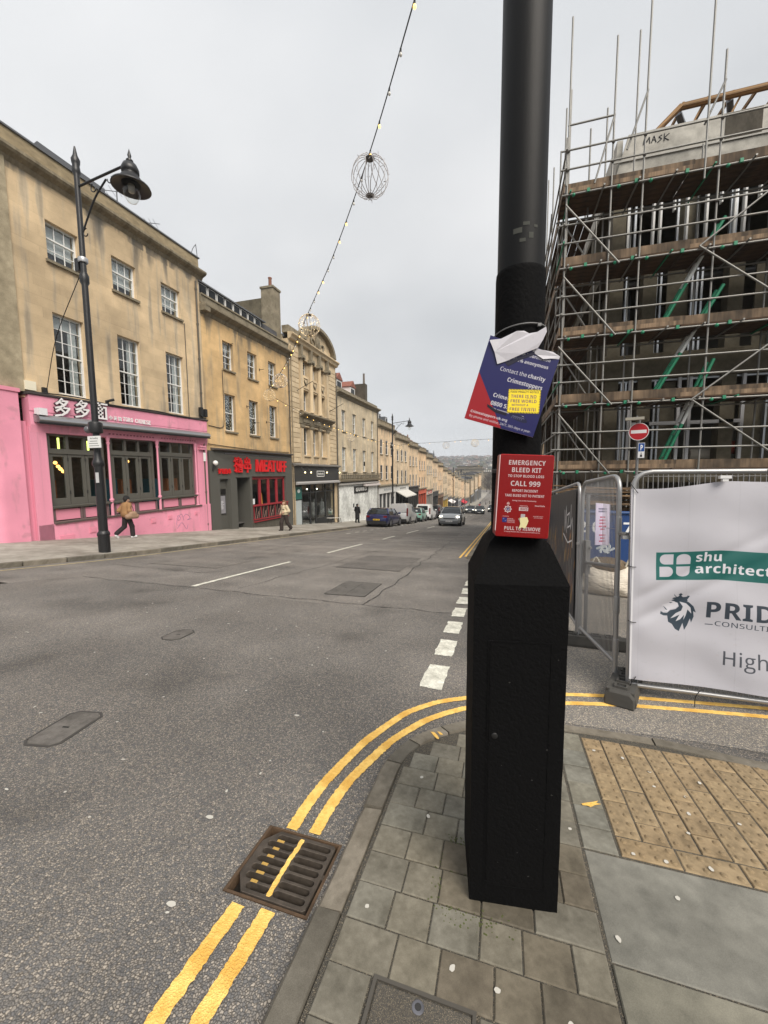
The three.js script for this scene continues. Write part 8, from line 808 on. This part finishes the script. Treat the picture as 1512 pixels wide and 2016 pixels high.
{ // building under construction
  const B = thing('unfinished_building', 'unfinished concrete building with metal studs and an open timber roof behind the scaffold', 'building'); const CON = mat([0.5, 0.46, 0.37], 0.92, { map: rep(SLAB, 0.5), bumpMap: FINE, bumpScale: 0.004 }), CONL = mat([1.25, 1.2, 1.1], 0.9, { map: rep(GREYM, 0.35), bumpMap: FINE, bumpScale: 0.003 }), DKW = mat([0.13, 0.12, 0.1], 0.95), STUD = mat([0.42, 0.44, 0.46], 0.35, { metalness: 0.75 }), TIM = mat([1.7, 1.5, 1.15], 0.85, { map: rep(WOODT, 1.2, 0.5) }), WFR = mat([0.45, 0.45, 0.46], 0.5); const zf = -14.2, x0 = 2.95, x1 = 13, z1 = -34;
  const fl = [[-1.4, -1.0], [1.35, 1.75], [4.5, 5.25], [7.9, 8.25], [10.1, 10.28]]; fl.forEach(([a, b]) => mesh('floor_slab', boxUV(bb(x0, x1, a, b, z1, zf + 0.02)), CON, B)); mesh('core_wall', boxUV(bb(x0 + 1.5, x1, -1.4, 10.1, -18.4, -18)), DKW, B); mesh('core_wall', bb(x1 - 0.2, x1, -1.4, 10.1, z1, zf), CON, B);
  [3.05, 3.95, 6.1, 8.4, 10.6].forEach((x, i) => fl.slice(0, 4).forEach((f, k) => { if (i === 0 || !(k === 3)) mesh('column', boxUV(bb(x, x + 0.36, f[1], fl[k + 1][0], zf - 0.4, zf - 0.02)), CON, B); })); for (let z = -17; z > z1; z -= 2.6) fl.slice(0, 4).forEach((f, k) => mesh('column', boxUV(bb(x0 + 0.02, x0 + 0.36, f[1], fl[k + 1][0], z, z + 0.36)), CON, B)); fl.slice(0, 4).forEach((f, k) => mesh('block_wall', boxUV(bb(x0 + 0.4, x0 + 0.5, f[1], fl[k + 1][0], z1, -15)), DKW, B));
  for (let k = 1; k < 4; k++) { const a = fl[k][1], b = fl[k + 1][0]; for (let x = 3.5; x < 12; ) { mesh('stud', bb(x, x + 0.05, a, b, zf - 0.22, zf - 0.12), STUD, B); x += [0.16, 1.1, 0.5, 0.14, 0.95, 0.12, 0.8][Math.floor(x * 7.3 + k) % 7]; } [[4.3, 0.55], [6.5, 0.8], [8.9, 0.7]].forEach(([x, w], i) => mesh('wall_board', boxUV(bb(x + k * 0.17, x + w + k * 0.17, a, b - 0.3 * (i % 2), zf - 0.3, zf - 0.24)), CON, B)); for (let x = 3.6; x < 12; x += 1.5) mesh('rear_stud', bb(x + k * 0.2, x + k * 0.2 + 0.06, a, b, zf - 1.8, zf - 1.7), GALVD, B); mesh('stud_track', bb(3.4, 12, b - 0.06, b - 0.001, zf - 0.23, zf - 0.11), STUD, B); mesh('duct', tube([3.6, b - 0.25, zf - 0.8], [12, b - 0.25, zf - 0.8], 0.1, 8), GALVD, B); }
  [[3.7, 0.0], [5.3, 0.0], [7.4, 0]].forEach(([x]) => { const f = shp([[x, -0.2], [x + 1.4, -0.2], [x + 1.4, 3.0], [x, 3.0]]); f.holes.push(rect(x + 0.08, x + 1.32, -0.1, 1.2), rect(x + 0.08, x + 1.32, 1.3, 2.9)); mesh('window_frame', ext(f, 0.08, zf - 0.1).translate(0, 1.9, 0).scale(1, 1, 1), WFR, B); }); [[5.6, 2.0, 1.0, 0.35], [6.6, 2.2, 0.9, 0.3]].forEach(([x, y, w, h], i) => mesh('insulation_roll', tube([x, y + 0.2, zf - 0.6], [x + w, y + 0.2, zf - 0.6], 0.2, 12), i ? mat([0.5, 0.08, 0.04], 0.7) : mat([0.4, 0.36, 0.3], 0.9), B));
  // mansard cladding with graffiti and the windows below it
  const mg = shp([[3.02, 10.28], [x1, 10.28], [x1, 11.6], [3.36, 11.6]]); mesh('mansard_wall', boxUV(ext(mg, 0.16, zf - 0.2)), CONL, B); mesh('side_mansard', boxUV(ext(shp([[-zf + 0.2, 10.28], [34, 10.28], [34, 11.6], [-zf + 0.2, 11.6]]), 0.16).rotateY(Math.PI / 2).translate(3.1, 0, 0)), CONL, B); mesh('stained_panel', boxUV(bb(5.75, 6.6, 10.85, 11.58, zf - 0.04, zf - 0.03)), mat([0.3, 0.28, 0.25], 0.95, { map: rep(SLAB, 1.3, 0.7) }), B); mesh('flashing', bb(3.0, x1, 10.86, 10.9, zf - 0.04, zf + 0.0), mat([0.36, 0.35, 0.32], 0.6), B);
  const gm = []; [[[3.75, 11.25], [3.78, 11.42], [3.84, 11.3], [3.9, 11.44], [3.92, 11.26]], [[3.96, 11.26], [4.02, 11.44], [4.08, 11.26]], [[3.98, 11.33], [4.06, 11.33]], [[4.22, 11.42], [4.14, 11.38], [4.22, 11.32], [4.12, 11.24]], [[4.28, 11.44], [4.28, 11.24]], [[4.4, 11.42], [4.28, 11.33], [4.4, 11.24]]].forEach(p => gm.push(new THREE.TubeGeometry(new THREE.CatmullRomCurve3(p.map(v => V(v[0], v[1] - 0.02, zf - 0.036)), false, 'catmullrom', 0), p.length * 6, 0.014, 4))); mesh('graffiti', gm, mat([0.03, 0.03, 0.035], 0.8), B);
  [3.5, 4.35, 5.5, 6.4, 7.6].forEach(x => { mesh('window_surround', [bb(x - 0.05, x, 8.3, 10.05, zf - 0.2, zf - 0.05), bb(x + 0.62, x + 0.67, 8.3, 10.05, zf - 0.2, zf - 0.05), bb(x, x + 0.62, 9.98, 10.05, zf - 0.2, zf - 0.05), bb(x + 0.3, x + 0.34, 9.3, 9.98, zf - 0.2, zf - 0.06)], WHITEP, B); });
  const tm = (p, q, w = 0.1) => mesh('roof_timber', (() => { const a = V(...p), b = V(...q), d = b.clone().sub(a), g = new THREE.BoxGeometry(w, d.length(), w * 2); g.applyQuaternion(new THREE.Quaternion().setFromUnitVectors(V(0, 1, 0), d.normalize())); return g.translate((a.x + b.x) / 2, (a.y + b.y) / 2, (a.z + b.z) / 2); })(), TIM, B); const RED = mat([0.3, 0.12, 0.1], 0.8), STL = mat([0.14, 0.15, 0.17], 0.5, { metalness: 0.3 });
  [0, 1, 2, 3].forEach(k => { const z = zf - 0.3 - k * 1.3; tm([4.0, 11.56, z], [4.72, 12.22, z]); tm([4.72, 12.22, z], [12, 12.3, z], 0.09); for (let x = 5; x < 12; x += 0.9) { tm([x, 11.58, z - 0.1], [x + 0.3, 12.2, z - 0.1], 0.05); } tm([4.0, 11.65, z], [12, 11.65, z]); }); for (let x = 4.8; x < 12; x += 0.6) tm([x, 12.3, zf - 0.3], [x, 12.5, zf - 4.4], 0.05); mesh('ridge_member', bb(5.4, 12, 12.62, 12.8, zf - 2.6, zf - 2.5), RED, B); mesh('ridge_member', bb(5.3, 12, 12.38, 12.44, zf - 2.2, zf - 2.1), TIM, B); [[4.75, 12.2, 5.5, 11.6], [6.0, 12.25, 6.5, 11.6], [7.6, 12.25, 8.1, 11.6]].forEach(([a, b, c, e]) => mesh('steel_strut', tube([a, b, zf - 0.5], [c, e, zf - 1.4], 0.1, 4), STL, B)); for (let i = 0; i < 6; i++) tm([5.5 + i * 1.1, 12.4, zf - 2.3], [5.5 + i * 1.1, 12.7, zf - 2.55], 0.05);
}
renderer.render(scene, camera);
